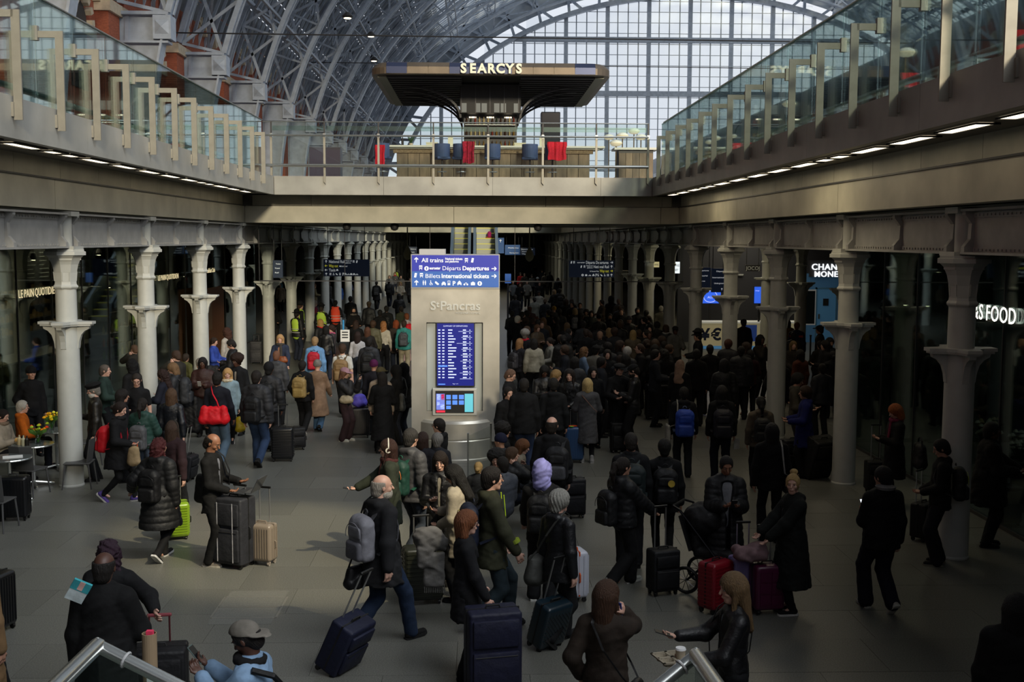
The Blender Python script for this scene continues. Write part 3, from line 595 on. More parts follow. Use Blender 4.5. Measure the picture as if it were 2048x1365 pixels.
hang('small dark hanging sign edge-on among the café-side columns', 546, 521, 566, 556, 36, [('T', 'Ticket', .3, .2, .1, .5, white), ('T', 'Travel', .2, .45, .1, .5, white), ('T', 'Rail', .2, .7, .1, .4, white)])
hang('dark hanging sign board with small white lines beside the money exchange screens, outer one', 1397, 535, 1420, 577, 38, [('T', 'Departures', .05, .15, .08, .8, white), ('T', 'National Rail', .05, .4, .08, .7, white), ('T', 'Way out', .05, .65, .08, .5, white)])
hang('dark hanging sign board with small white lines beside the money exchange screens, inner one', 1423, 537, 1448, 585, 38, [('T', 'Départs', .35, .12, .08, .6, white), ('T', 'International', .05, .38, .08, .9, white), ('T', 'Underground', .2, .62, .08, .8, white), ('I', 'U', .8, .87, .1, .1, white)])
hang('dark distant hanging sign with pale lines beyond the totem', 1041, 496, 1070, 511, 85, [('T', 'Départs Departures', .05, .2, .2, .8, white), ('T', 'International', .1, .5, .2, .6, white), ('T', 'Way out', .1, .8, .2, .5, white)])
hang('blue distant hanging sign with a bright panel beyond the totem', 1010, 490, 1040, 510, 85, [('T', 'Platforms', .2, .3, .15, .7, white), ('T', 'Reception', .3, .8, .15, .6, white)], m=M('distant blue', (.03, .09, .25), emit=.3))
hang('small dark distant sign above the white totem unit', 818, 494, 834, 509, 85, [('T', 'Platforms', .2, .3, .2, .7, white), ('T', 'Taxis', .2, .7, .2, .5, white)])
hang('narrow blue sign with a white arrow beside the escalators', 994, 476, 1008, 507, 85, [('I', 'U', .5, .2, .2, .1, white)], m=M('distant blue'))
hang('blue advertising banner standing low beyond the totem', 1010, 548, 1022, 567, 60, [], m=blue2, cat='banner', wire=False)
# pendants with drop bulbs, and camera domes under the bridge
for lb, x, y in (('café-side', 815, 505), ('crowd-side', 1059, 508)):
    p = at_y(x, y, 44.0); o = thing('pendant_speaker', f'cream drop-shaped pendant on a thin rod, {lb} of the totem', 'pendant', (p.x, 44.0, p.z-.18))
    b = MB(); b.lathe([(.03, -.12), (.12, -.05), (.17, .07), (.15, .2), (.07, .36), (.03, .45)], 14); b.build('drop_body', M('cream paint', (.55, .52, .36), .5), o, True); b = MB(); b.tube([(0, 0, .4), (0, 0, 4.74-p.z+.18)], .025, 6); b.build('rod', _M['cream paint'], o)
for i, (x, y) in enumerate(((695, 455), (790, 457), (1075, 458))):
    p = at_y(x, y, 34.5); o = thing('camera_dome', ('black dome camera under the cross bridge, café end', 'black dome camera under the cross bridge, over the totem', 'black dome camera under the cross bridge, crowd end')[i], 'security camera', (p.x, 34.3, 4.76))
    b = MB(); b.lathe([(.03, -.22), (.1, -.19), (.13, -.1), (.12, -.04), (.06, 0)], 14); b.build('dome', dark, o, True)
# glass smoke curtain under the bridge
o = thing('smoke_curtain', 'clear glass smoke curtain hanging below the cross bridge with a thin bottom edge', 'glass screen', (0, 34.6, 3.0))
for i in range(5):
    x = -6.7+i*2.6; b = MB(); b.box((x+.01, -.01, 0), (x+2.59, .01, 1.7)); b.build('glass_pane', glass('curtain glass', (.93, .95, .94), .02), o); b = MB(); b.box((x-.008, -.015, 0), (x+.008, .015, 1.7)); b.build('joint_bar', dark, o)
b = MB(); b.box((-6.7, -.015, -.015), (6.3, .015, .015)); b.build('bottom_edge', dark, o)

# ---- escalators beyond the crowd
for i, (xa, xb) in enumerate(((909, 936), (953, 989))):
    p = at_y(xa, 480, 66); q_ = at_y(xb, 480, 66); o = thing('escalator', ('narrow escalator with yellow edged steps, empty, beside the pale unit', 'narrow escalator with yellow edged steps carrying a person in an orange jacket')[i], 'escalator', (p.x, 58, 0)); w_ = q_.x-p.x
    for k in range(22):
        y, z = k*.62, k*.31; b = MB(); b.box((.0, y, z), (w_, y+.62, z+.31)); st = b.build('step', M('step metal', (.42, .42, .36), .5, .2), o)
        b = MB(); b.box((0, y-.005, z+.27), (w_, y+.03, z+.315)); b.build('nosing', M('yellow nosing', (.75, .68, .12), emit=.15), st)
    for x in (-.18, w_+.02):
        b = MB(); b.prism([(-.3, 0), (14, 6.9), (14, 7.8), (13.5, 7.9), (-.3, .95)], .16, 'x', x); b.build('balustrade', M('escalator side', (.25, .31, .36), .35, .5), o)
b = MB(); b.box((at_y(938, 480, 66).x, 57.8, 0), (at_y(951, 480, 66).x, 70, .3)); 
# ---- bar on the bridge deck
bar = thing('bar_counter', 'long panelled timber and brass bar counter with pale top behind the bridge glass', 'bar counter', (.28, 36.2, 6.08))
bx0, bx1 = -3.0, 3.35
wood = M('weathered timber', (.17, .12, .07), .55, var=.35, scale=2.2, bump=.15, stretch=(3, 3, .8), rnd=.25)
b = MB(); b.box((bx0+.1, .06, 0), (bx1-.1, .7, 1.1)); b.build('carcass', dark, bar)
n = 17
for i in range(n): 
    a = bx0+.1+(bx1-bx0-.2)*i/n; b = MB(); b.box((a+.008, .0, .02), (a+(bx1-bx0-.2)/n-.008, .06, .92)); b.build('panel', wood, bar)
b = MB(); b.box((bx0, -.06, .93), (bx1, .1, 1.08)); b.build('frieze', M('tooled frieze', (.24, .18, .11), .5, .3, var=.5, scale=40, bump=.5), bar)
b = MB(); b.box((bx0-.35, -.25, 1.1), (bx1+.35, .75, 1.16)); b.box((bx0-.2, -.15, 1.06), (bx1+.2, .7, 1.1)); b.build('countertop', M('pale stone top', (.55, .55, .47), .3), bar)
for x, y, w1, h1 in ((-2.5, .3, .1, .25), (-1.4, .3, .5, .12), (-.7, .25, .08, .3), (3.0, .3, .12, .3)):
    pass
for i, (x, lab, kx) in enumerate(((805, 'dark wine bottle on the bar top beside the folded menu stand', 'b'), (822, 'small plant pot on the bar top', 'p'), (864, 'low cream box on the bar top', 'x'), (901, 'white menu card standing on the bar top', 'c'), (1040, 'cream tray box on the bar top beside the tower', 'x'), (1084, 'white menu card standing on the bar top near the dark cabinet', 'c'))):
    p = at_y(x, 280, 36.5); o = thing({'b': 'wine_bottle', 'p': 'plant_pot', 'x': 'tray_box', 'c': 'menu_card'}[kx], lab, {'b': 'bottle', 'p': 'plant', 'x': 'box', 'c': 'card'}[kx], (p.x, 36.5, 7.24))
    b = MB()
    if kx == 'b': b.lathe([(.04, 0), (.04, .2), (.015, .27), (.015, .34)], 10); b.build('glass_body', black, o)
    elif kx == 'p': b.lathe([(.05, 0), (.07, .1)], 10); b.build('pot', pale, o); b = MB(); [b.tube([(0, 0, .1), (.1*cos(a), .1*sin(a), .3)], .012, 4) for a in range(6)]; b.build('leaves', tone('#2c4a22'), o)
    elif kx == 'x': b.box((-.18, -.1, 0), (.18, .1, .1)); b.box((-.19, -.11, .1), (.19, .11, .13)); b.build('carton', M('cream card', (.6, .57, .4)), o)
    else: b.prism([(-.06, 0), (.06, 0), (0.01, .3), (-.01, .3)], .16, 'x', -.08); b.build('card_body', M('cream card'), o)
b2 = thing('service_counter', 'short timber service counter with cream top at the crowd end of the bridge', 'counter', (at_y(1272, 300, 36).x, 36, 6.08))
b = MB(); b.box((-.55, 0, 0), (.55, .6, 1.05)); b.build('carcass', dark, b2)
for i in range(5): b = MB(); b.box((-.55+.22*i+.006, -.04, 0), (-.55+.22*(i+1)-.006, 0, .95)); b.build('panel', wood, b2)
b = MB(); b.box((-.7, -.12, 1.05), (.7, .7, 1.12)); b.build('countertop', _M['pale stone top'], b2)
def stool(x, lab, col, Y=35.45):
    p = at_y(x, 300, Y); o = thing('bar_stool', lab, 'bar stool', (p.x, Y, 6.08), random.Random(x).uniform(-.5, .5), 'blue stools at the bar')
    b = rbox((-.22, -.22, .68), (.22, .2, .76), .03); b.build('seat', col, o)
    b = MB(); b.sweep([(.23*sin(a), .02-.25*cos(a), .95) for a in np.linspace(-1.5, 1.5, 13)], .42, .05, (0, 0, 1)); b.build('backrest', col, o)
    b = MB(); b.lathe([(.2, 0), (.2, .02), (.03, .04), (.025, .68)], 16); b.build('pedestal', dark, o); b = MB(); b.tube([(.16*cos(a), .16*sin(a), .3) for a in np.linspace(0, 2*pi, 13)], .012, 5); b.build('footrest', chrome, o); return o
bl = M('navy upholstery', (.045, .075, .16), .7, var=.15, scale=9)
for x, lab in ((765, 'navy bar stool at the end of the bar, draped with a red blanket'), (884, 'navy bar stool at the bar, first one without a blanket'), (922, 'navy bar stool at the bar beneath a dark red patterned blanket'), (985, 'navy bar stool at the bar directly under the name sign'), (1060, 'navy bar stool at the bar between the name sign and the red blanket'), (1105, 'navy bar stool at the crowd end of the bar under a red blanket')): stool(x, lab, bl)
def blanket(lab, x0, y0_, x1, y1_, Y, m, rz=0, th=.035):
    a = at_y(x0, y0_, Y); c = at_y(x1, y1_, Y); o = thing('blanket', lab, 'blanket', ((a.x+c.x)/2, Y, c.z), rz); w_ = (c.x-a.x)/2; h_ = a.z-c.z
    n, m_ = 14, 12; v = []; f = []
    for s in (0, 1):
        for j in range(m_+1):
            for i in range(n+1):
                u, t = i/n, j/m_; v.append(((u-.5)*2*w_*(1-.08*t+.05*sin(9*t)), -.02*sin(u*14+t*2)-.015*sin(u*31)-s*th-.03*t, h_*(1-t)+.02*sin(u*8)*t))
    N = (n+1)*(m_+1)
    for j in range(m_):
        for i in range(n): q_ = j*(n+1)+i; f += [(q_, q_+1, q_+n+2, q_+n+1), (N+q_+n+1, N+q_+n+2, N+q_+1, N+q_)]
    for i in range(n): f += [(i, N+i, N+i+1, i+1), (m_*(n+1)+i+1, N+m_*(n+1)+i+1, N+m_*(n+1)+i, m_*(n+1)+i)]
    for j in range(m_): f += [(j*(n+1), (j+1)*(n+1), N+(j+1)*(n+1), N+j*(n+1)), (j*(n+1)+n, N+j*(n+1)+n, N+(j+1)*(n+1)+n, (j+1)*(n+1)+n)]
    b = MB(); b.add(v, f); b.build('cloth', m, o, True, ) ; return o
rd = M('red blanket', (.62, .012, .03), .9, var=.2, scale=25, bump=.4, bscale=50); rd2 = M('dark red blanket', (.36, .008, .03), .9, var=.5, scale=14, bump=.4)
blanket('bright red blanket hanging over the first stool beyond the end of the bar', 750, 290, 770, 330, 35.05, rd)
blanket('dark red patterned blanket draped over a stool near the name sign', 925, 283, 949, 327, 35.05, rd2)
blanket('wide bright red blanket over the stool at the crowd end of the bar', 1095, 284, 1133, 321, 35.05, rd)
# canopy with name sign
cn = thing('bar_canopy', 'broad rounded bronze and navy canopy over the bar carrying the name lettering', 'canopy', (.38, 40.3, 9.45))
brz, nvy = M('bronze cladding', (.12, .095, .07), .42, .5, var=.2, scale=2), M('navy cladding', (.03, .04, .09), .3, .5)
def rr(w, d, r, n=6):
    return [(sx*(w-r)+r*cos(a), sy*(d-r)+r*sin(a)) for sx, sy, a0 in ((1, 1, 0), (-1, 1, pi/2), (-1, -1, pi), (1, -1, 1.5*pi)) for a in [a0+pi/2*i/n for i in range(n+1)]]
O = rr(3.8, 4.25, .6); I_ = rr(3.62, 4.05, .5); O2 = rr(3.74, 4.2, .58)
b = MB(); n = len(O); v = [(x, y, 0) for x, y in I_]+[(x, y, .02) for x, y in O]+[(x, y, .22) for x, y in O]+[(x*.995, y*.995, .32) for x, y in O2]+[(x*.97, y*.97, .40) for x, y in O2]
b.add(v, [(k*n+i, k*n+(i+1) % n, (k+1)*n+(i+1) % n, (k+1)*n+i) for k in range(4) for i in range(n)]+[tuple(range(4*n, 5*n))]); b.build('fascia_band', brz, cn)
for i in range(10):
    a = -3.2+.66*i-.1
    b = MB(); b.box((a+.005, -4.27, .03), (a+.65, -4.245, .24)); b.add([(a+.005, -4.27, .24), (a+.65, -4.27, .24), (a+.65, -4.1, .39), (a+.005, -4.1, .39)], [(0, 1, 2, 3)]); b.build('fascia_panel', nvy if i in (0, 3, 4, 5, 9) else brz, cn)
b = MB(); b.add([(x, y, .03) for x, y in I_], [tuple(range(n-1, -1, -1))]); b.build('underside_sheet', M('underside', (.09, .085, .07), .25, .8, var=.3, scale=2), cn)
for i in range(16):
    y = -3.85+.5*i
    for s in (-1, 1): b = MB(); b.box((min(s*.95, s*3.3), y, -.06), (max(s*.95, s*3.3), y+.1, .03)); b.build('slat', dark, cn)
for s in (-1, 1):
    b = MB(); b.box((min(s*3.32, s*3.6), -3.9, -.05), (max(s*3.32, s*3.6), 3.8, .0)); b.build('edge_tray', M('olive tray', (.16, .16, .12), .5, .3), cn)
    for y in (-3.6, -1.2, 1.2, 3.6):
        b = MB(); b.sweep([(s*(1.0+2.0*(1-cos(a))), y*.55, -1.1+1.05*sin(a)) for a in np.linspace(0, pi/2, 12)], .07, .07, (0, 1, 0)); b.build('curved_brace', dark, cn)
[text(ch, .40, M('cream letters', (.75, .70, .52), .5, emit=.25), cn, 'sign_letter', loc=(-.87+.29*i, -4.36, .045), rot=RX, depth=.05, bold=.014, align='CENTER') for i, ch in enumerate('SEARCYS')]
tw = thing('bar_tower', 'dark central tower of the bar with bottle shelves and small grey lights', 'bar tower', (.38, 38.4, 6.08))
b = MB(); b.box((-1.02, -.2, 2.42), (1.02, 3, 3.36)); b.build('upper_case', M('tower black', (.010, .010, .011), .6), tw)
b = MB(); b.box((-.9, .3, 0), (.9, 2.6, 2.42)); b.build('core', dark, tw)
for i, x in enumerate((-.98, -.52, -.3, .12, .34, .78)): b = MB(); b.box((x, -.22, 2.44), (x+.18, -.2, 2.74)); b.build('window', M('grey pane', (.18, .2, .2), .2, emit=.15), tw)
for x in (-.98, -.5, -.02, .46, .94): b = MB(); b.box((x-.02, -.23, 2.42), (x+.02, -.2, 3.36)); b.build('rib', dark, tw)
for z in (1.25, 1.65, 2.05):
    b = MB(); b.box((-.85, .1, z), (.85, .3, z+.02)); b.build('shelf', chrome, tw)
r = random.Random(8)
for z in (1.27, 1.67, 2.07):
    for i in range(12):
        x = -.8+i*.145; c_ = r.choice(['#3a2410', '#8a6a2a', '#22301a', '#b8a878', '#7a2a18']); o = link('bottle', None, label='spirit bottle on a shelf of the bar tower', cat='bottle', group='spirit bottles on the bar tower', loc=(.38+x, 38.6, 6.08+z)); b = MB(); b.lathe([(.03, 0), (.03, .16), (.012, .21), (.012, .27)], 8); b.build('glass_body', tone(c_, 'shell'), o)
for x in (-.6, 0, .6): b = MB(); b.box((x-.12, .2, 2.3), (x+.12, .26, 2.34)); b.build('shelf_light', lampw, tw)
p = at_y(1100, 285, 38.0); o = thing('drinks_cabinet', 'tall black drinks fridge standing behind the bar', 'fridge', (p.x, 38, 6.08)); b = rbox((-.32, -.3, 0), (.32, .3, 2.42), .03); b.build('body', M('gloss black', (.012, .012, .018), .15), o); b = MB(); b.box((-.28, -.33, .2), (.28, -.3, 1.9)); d_ = b.build('door', M('fridge glass', (.03, .04, .05), .1), o); b = MB(); b.box((-.25, -.36, .9), (-.22, -.33, 1.5)); b.build('handle', chrome, d_)
p = at_y(650, 345, 38.5); o = thing('dark_cabinet', 'broad dark purple cabinet with panelled doors near the café end of the bridge', 'cabinet', (p.x, 38.5, 6.08)); b = MB(); b.box((-.52, 0, 0), (.52, .6, 1.28)); b.build('body', M('plum black', (.02, .015, .035), .4), o)
for s in (-.26, .26): b = MB(); b.box((s-.25, -.03, .05), (s+.25, 0, 1.2)); b.build('door', M('plum door', (.03, .02, .05), .35), o)
def mush(x, y, Y, r, lab, z0=6.08):
    p = at_y(x, y, Y); o = thing('table_lamp', lab, 'lamp', (p.x, Y, z0)); h_ = p.z-z0
    b = MB(); b.lathe([(r*.35, h_-r*.55), (r*.75, h_-r*.42), (r, h_-r*.1), (r, 0+h_)], 18); b.build('bowl', M('lamp bowl', (.85, .72, .5), emit=.5), o, True); b = MB(); b.lathe([(r*1.02, h_), (r*.9, h_+r*.2), (r*.5, h_+r*.42), (r*.1, h_+r*.5)], 18); b.build('lamp_shade', M('cream shade', (.75, .72, .62), emit=.12), o, True)
    b = MB(); b.tube([(0, 0, .02), (0, 0, h_-r*.5)], .02, 8); b.build('stem', M('brass', (.45, .33, .15), .3, .9), o); b = MB(); b.lathe([(.14, 0), (.14, .03), (.03, .05)], 14); b.build('base', _M['brass'], o)
mush(1812, 104, 21.8, .17, 'larger mushroom shaped cream lamp glowing on the food-shop-side deck'); mush(1578, 207, 28, .17, 'mushroom shaped cream lamp further along the food-shop-side deck')
for i, (x, y) in enumerate(((1232, 280), (1245, 265), (1268, 256), (1282, 268), (1218, 268))): mush(x, y+6, 38+i*1.5, .21, ['cream lamp on the bridge above the small tables', 'cream lamp between its neighbours at the crowd end of the bridge', 'tallest pale lamp at the crowd end of the bridge', 'pale lamp beside the food-shop-side balustrade corner', 'cream lamp beside the small metal table'][i])
for i, (x, y) in enumerate(((1432, 276), (1418, 284), (1466, 272), (1487, 265))): mush(x, y, 40+3*i, .16, f'small round glowing lamp far along the food-shop-side deck, {N1[i]} of four')
blanket('red blanket over a seat right up at the food-shop-side glass, high at the frame edge', 2010, 60, 2060, 120, 15.3, rd); blanket('red blanket over a seat beside the larger mushroom lamp', 1800, 146, 1832, 176, 19.9, rd); blanket('small red blanket far along the food-shop-side deck', 1515, 280, 1526, 292, 29, rd); blanket('small red blanket low behind the food-shop-side glass', 1494, 286, 1506, 298, 30.5, rd)
# dining seats behind the food-shop-side glass
def sofa(x, y, L, lab):
    o = thing('banquette', lab, 'sofa', (x, y, 6.08)); b = rbox((-.3, -L/2, .2), (.3, L/2, .46), .05); b.build('seat', bl, o); b = rbox((.22, -L/2, .3), (.4, L/2, .95), .06); b.build('backrest', M('grey upholstery', (.1, .11, .13), .8), o)
    for s in (-1, 1):
        for t in (-.2, .25): b = MB(); b.lathe([(.02, 0), (.03, .2)], 8, (t, s*(L/2-.1), 0)); b.build('leg', dark, o)
sofa(7.9, 17, 2.4, 'dark banquette on the food-shop-side deck closest to the lamp'); sofa(7.9, 21, 2.4, 'dark banquette on the food-shop-side deck, second one along'); sofa(7.9, 25.5, 2.4, 'dark banquette on the food-shop-side deck, third one along')
# train at the platform behind the glass
tr = thing('train', 'long dark grey high speed train standing beside the food-shop-side platform', 'train', (12.1, 66, 6.15))
b = MB(); pr = [(-1.35, 0), (-1.42, .8), (-1.42, 2.2), (-1.3, 2.8), (-.95, 3.25), (-.4, 3.5), (.4, 3.5), (.95, 3.25), (1.3, 2.8), (1.42, 2.2), (1.42, .8), (1.35, 0)]
for i in range(6):
    b = MB(); b.prism(pr, 18.6, 'y', -56+i*18.9); b.build('coach', M('train grey', (.085, .10, .12), .28, .3, var=.1, scale=.5), tr, True)
    for k in range(9):
        y = -56+i*18.9+1.2+k*1.9
        b = rbox((-1.45, y, 1.55), (-1.415, y+1.25, 2.15), .01, 1); b.build('window', M('train window', (.30, .30, .24), .15, emit=.12) if k % 2 else M('train window dark', (.02, .025, .03), .1), tr)
    b = MB(); b.box((-1.44, -56+i*18.9+.2, 1.38), (-1.425, -56+i*18.9+18.3, 1.44)); b.build('stripe', M('train stripe', (.45, .42, .3), .4), tr)
b = MB(); b.box((10.6, 8, 6.08), (13.6, 130, 6.14)); b.build('track_bed', M('track bed', (.1, .1, .1)), tr) if 0 else None
# wires across the shed
for i, (z, y) in enumerate(((12.6, 47), (16.5, 80))):
    b = MB(); b.tube([(-13, y, z), (24, y, z-.2), (60, y, z)], .03, 5); b.build('overhead_wire', dark, label=('thin dark wire spanning the shed above the bar canopy', 'thin dark wire spanning the shed high in front of the gable')[i], cat='wire')
for i, (x, y, Y) in enumerate(((695, 36, 62), (742, 73, 75), (748, 122, 85))):
    p = at_y(x, y, Y); o = thing('roof_floodlight', ('small lit floodlight high among the arch ribs', 'small warm floodlight on a rib above the canopy edge', 'tiny floodlight beside the canopy corner')[i], 'floodlight', p); b = MB(); b.lathe([(.22, 0), (.3, .1), (.1, .3)], 12); b.build('head', dark, o); b = MB(); b.lathe([(.2, -.03), (.2, 0)], 12); b.build('lens', lampw, o)
# ================================================================ SHOPS, CAFÉ, FOREGROUND
mull = M('dark mullion', (.05, .05, .05), .4, .4)
def front(nm, xg, ys, s, lab):
    o = link(nm, None, kind='structure')
    for i in range(len(ys)-1):
        b = MB(); b.box((xg-.008, ys[i]+.01, .05), (xg+.008, ys[i+1]-.01, 4.1)); b.build('pane', shopg, o)
        b = MB(); b.box((xg-.02, ys[i]-.012, 0), (xg+.02, ys[i]+.012, 4.76)); b.build('mullion', mull, o)
    b = MB(); b.box((xg-.04, ys[0], 0), (xg+.04, ys[-1], .05)); b.box((xg-.03, ys[0], 4.1), (xg+.03, ys[-1], 4.16)); b.build('rail', mull, o)
    b = MB(); b.box((xg-.06, ys[0], 4.16), (xg+.06, ys[-1], 4.76)); b.build('header', M('header', (.05, .05, .05), .5), o)
front('window_2', GL, [12+1.9*i for i in range(20)], -1, '')
front('window_3', GR, [8.2+1.67*i for i in range(10)], 1, '')
o = link('window_4', None, kind='structure')
for i in range(4): b = MB(); b.box((GR+.02+1.9*i, 23.2, .05), (GR+1.88+1.9*i, 23.22, 4.1)); b.build('pane', shopg, o); b = MB(); b.box((GR+1.9*i-.02, 23.18, 0), (GR+1.9*i+.02, 23.24, 4.76)); b.build('mullion', mull, o)
b = MB(); b.box((-16.6, -5, 0), (-16.4, 60, 4.76)); struct('wall_cafe', b, M('dark brown panelling', (.11, .075, .045), .7, var=.4, scale=2))
b = MB(); b.box((16.0, -5, 0), (16.2, 40, 4.76)); b.box((GR, 6.5, 0), (16, 6.7, 4.76)); struct('wall_food_shop', b, M('dark shop wall', (.02, .02, .022), .7, var=.4, scale=2))
wl2 = link('wall_cafe_back', None, kind='structure'); b = MB(); b.box((-30, 51, 0), (GL, 51.2, 4.76)); b.build('plaster', M('grey plaster', (.09, .09, .08), .8), wl2)
serif = M('glowing cream letters', (.95, .78, .45), emit=.75)
def wall_text(s, size, m, loc, ln, side, nm, lab, cat='sign', bold=.004):
    o = thing(nm, lab, cat, loc); ws = s.split(' '); T_ = [text(w_, size, m, o, rot=(pi/2, 0, pi/2 if side < 0 else -pi/2), depth=.003, space=1.08) for w_ in ws]; L_ = [max(v.co.x for v in t.data.vertices) for t in T_]; f_ = ln/(sum(L_)+.3*size*(len(ws)-1)); u = 0
    for t, l_ in zip(T_, L_): t.scale = (f_, 1, 1); t.location = (0, u*f_*(1 if side < 0 else -1), 0); u += l_+.3*size
a = at_x(37, 597, GL+.06); c = at_x(115, 592, GL+.06); wall_text('LE PAIN QUOTIDIEN', .24, serif, (GL+.06, a.y, a.z), c.y-a.y, -1, 'cafe_sign', 'glowing cream lettering LE PAIN QUOTIDIEN on the café glass beside the first column')
a = at_x(316, 562, GL+.06); c = at_x(357, 557, GL+.06); wall_text('LE PAIN QUOTIDIEN', .22, serif, (GL+.06, a.y, a.z), c.y-a.y, -1, 'cafe_sign', 'smaller glowing cream lettering LE PAIN QUOTIDIEN on the café glass beside the third column')
a = at_x(408, 547, GL+.06); c = at_x(430, 545, GL+.06); wall_text('& Breakfast Club', .22, serif, (GL+.06, a.y, a.z), c.y-a.y, -1, 'cafe_sign', 'small glowing shop lettering between the third and fourth café-side columns', bold=.002)
mw = M('bright white letters', (1, .97, .85), emit=1.6)
a = at_x(1930, 634, GR-.06); c = at_x(2031, 642, GR-.06); wall_text('M&S FOOD', .34, mw, (GR-.06, a.y, a.z), a.y-c.y, 1, 'shop_sign', 'bright thin white lettering M&S FOOD beside the first crowd-side column', bold=0)
# café fittings
def shelf_unit(nm, lab, x, y0, y1, zs, items, face=1):
    o = thing(nm, lab, 'shelving', (x, (y0+y1)/2, 0)); L = (y1-y0)/2; b = MB(); b.box((-.25, -L, 0), (-.2, L, zs[-1]+.5)); b.build('back_panel', M('shelf back', (.05, .04, .03), .6), o)
    for z in zs: b = MB(); b.box((-.2, -L, z-.02), (.2, L, z)); b.build('shelf', M('shelf board', (.16, .14, .11), .5), o)
    return o
def bottle(x, y, z, col, lab, grp, h_=.24, k='shell'):
    key = ('bt', col, h_)
    if key not in _txt: b = MB(); b.lathe([(.036, 0), (.036, h_*.62), (.014, h_*.8), (.014, h_)], 8); _txt[key] = b.mesh('glass_body')
    o = thing('bottle', lab, 'bottle', (x, y, z), 0, grp); link('glass_body', _txt[key], tone(col, k), o); b = None
shelf_unit('drinks_shelf', 'drinks shelves behind the café glass beyond the second column', -10.6, 31.5, 34.6, (.9, 1.25, 1.6), 0)
r = random.Random(3)
for j, z in enumerate((.9, 1.25, 1.6)):
    for i in range(14): bottle(-10.5+(.06 if i % 2 else 0), 31.7+i*.2, z, [['#5f7a28', '#c9b23a'], ['#b5551e', '#9a8a3a'], ['#c8b070', '#8a5a2a']][j][i > 6], ['green and yellow juice bottle on the lowest drinks shelf', 'orange juice bottle on the middle drinks shelf', 'tall amber bottle on the upper drinks shelf'][j], f'bottles on drinks shelf {["low", "middle", "top"][j]}')
o = shelf_unit('jar_shelf', 'long shelves of jars and bread along the café back wall', -15.9, 20, 44, (1.0, 1.45, 1.9, 2.35), 0); b = MB(); rj = random.Random(2)
for z in (1.0, 1.45, 1.9, 2.35):
    for k in range(70):
        yy = -11.8+k*.34+rj.uniform(0, .1); h_ = rj.uniform(.12, .3); b.lathe([(.07, z), (.07, z+h_*.8), (.04, z+h_)], 6, (0, yy, 0))
b.build('jars', M('jar amber', (.35, .24, .10), .4, var=.6, scale=3), o, kind='stuff')
o = thing('cafe_counter', 'long glass fronted café display counter with dark base behind the glass', 'counter', (-11.4, 29, 0))
b = MB(); b.box((-.4, -5.5, 0), (.35, 5.5, .9)); b.build('base', M('counter base', (.10, .11, .09), .5), o); b = MB(); b.box((.0, -5.5, .9), (.33, 5.5, 1.3)); b.build('display_glass', shopg, o); b = MB(); b.box((-.5, -5.5, 1.3), (.4, 5.5, 1.34)); b.build('countertop', M('counter top', (.35, .36, .32), .3), o)
for i in range(4): b = MB(); b.box((.352, -4.8+2.4*i, .2), (.36, -2.8+2.4*i, .75)); b.build('front_panel', M('chalk panel', (.03, .035, .03), .6), o)
b = MB(); b.box((.36, 1.2, .25), (.37, 2.0, .85)); b.build('lime_poster', M('lime', (.30, .42, .02), .6), o)
o = thing('pastry_stand', 'tiered metal pastry stand holding orange trays behind the café door', 'stand', (-10.6, 23.6, 0))
for z in (.75, 1.15, 1.55, 1.95): b = MB(); b.box((-.35, -.8, z), (.35, .8, z+.02)); b.build('shelf', chrome, o)
for s in (-1, 1):
    for t in (-1, 1): b = MB(); b.tube([(s*.34, t*.79, 0), (s*.34, t*.79, 2.3)], .012, 5); b.build('upright', chrome, o)
for i, (z, y) in enumerate(((.77, -.4), (1.17, .0), (1.57, .3), (1.17, -.6))):
    o = thing('pastry_tray', f'orange tray of pastries on the stand, {N1[i]} one', 'tray', (-10.45, 23.6+y, z)); b = MB(); b.box((-.2, -.2, 0), (.2, .2, .02)); b.build('tray_base', chrome, o)
    for k in range(4): b = rbox((-.16+(k % 2)*.17, -.16+(k//2)*.17, .02), (-.02+(k % 2)*.17, -.02+(k//2)*.17, .08), .03, 2); b.build('pastry', tone('#c07a20'), o)
for i, (x, y) in enumerate(((198, 510), (345, 556), (218, 575), (510, 546), (460, 549), (67, 520), (367, 553), (545, 545))):
    p = at_x(x, y, -11.5-.3*(i % 3)); p.z = max(p.z, 2.4); o = thing('pendant_spotlight', f'small glowing café pendant spot behind the glass, {N1[i]} of eight', 'lamp', p); b = MB(); b.lathe([(.05, 0), (.09, .06), (.05, .18)], 12); b.build('lamp_shade', dark, o); b = MB(); b.lathe([(.045, -.02), (.05, 0)], 12); b.build('bulb', M('bulb', (1, .8, .5), emit=6), o); b = MB(); b.tube([(0, 0, .17), (0, 0, 4.74-p.z)], .006, 4); b.build('cord', dark, o)
o = thing('menu_board', 'dark chalk menu board high behind the café glass', 'menu board', (-13, 33, 3.0)); b = MB(); b.box((0, -1.6, 0), (.05, 1.6, 1.0)); b.build('board', M('chalk black', (.02, .022, .022), .7), o); b = MB(); b.box((0, -1.5, 1), (.03, -1.47, 1.76)); b.box((0, 1.47, 1), (.03, 1.5, 1.76)); b.build('hanger', dark, o)
b = MB(); r = random.Random(5)
for i in range(7):
    for k in range(3): b.box((.052, -1.4+k*1.0, .12+.12*i), (.056, -1.4+k*1.0+r.uniform(.3, .75), .15+.12*i))
b.build('chalk_lines', M('chalk', (.3, .33, .33)), o, kind='stuff')
p = at_x(250, 665, -10.2); o = thing('paper_bag', 'white printed paper carrier bag standing behind the café glass', 'bag', (p.x, p.y, 1.34)); b = MB(); b.box((-.1, -.17, 0), (.1, .17, .42)); b.build('bag_body', M('white paper', (.62, .6, .52)), o); b = MB(); b.tube([(0, -.08, .42), (0, -.06, .52), (0, .06, .52), (0, .08, .42)], .008, 5); b.build('handle', _M['white paper'], o)
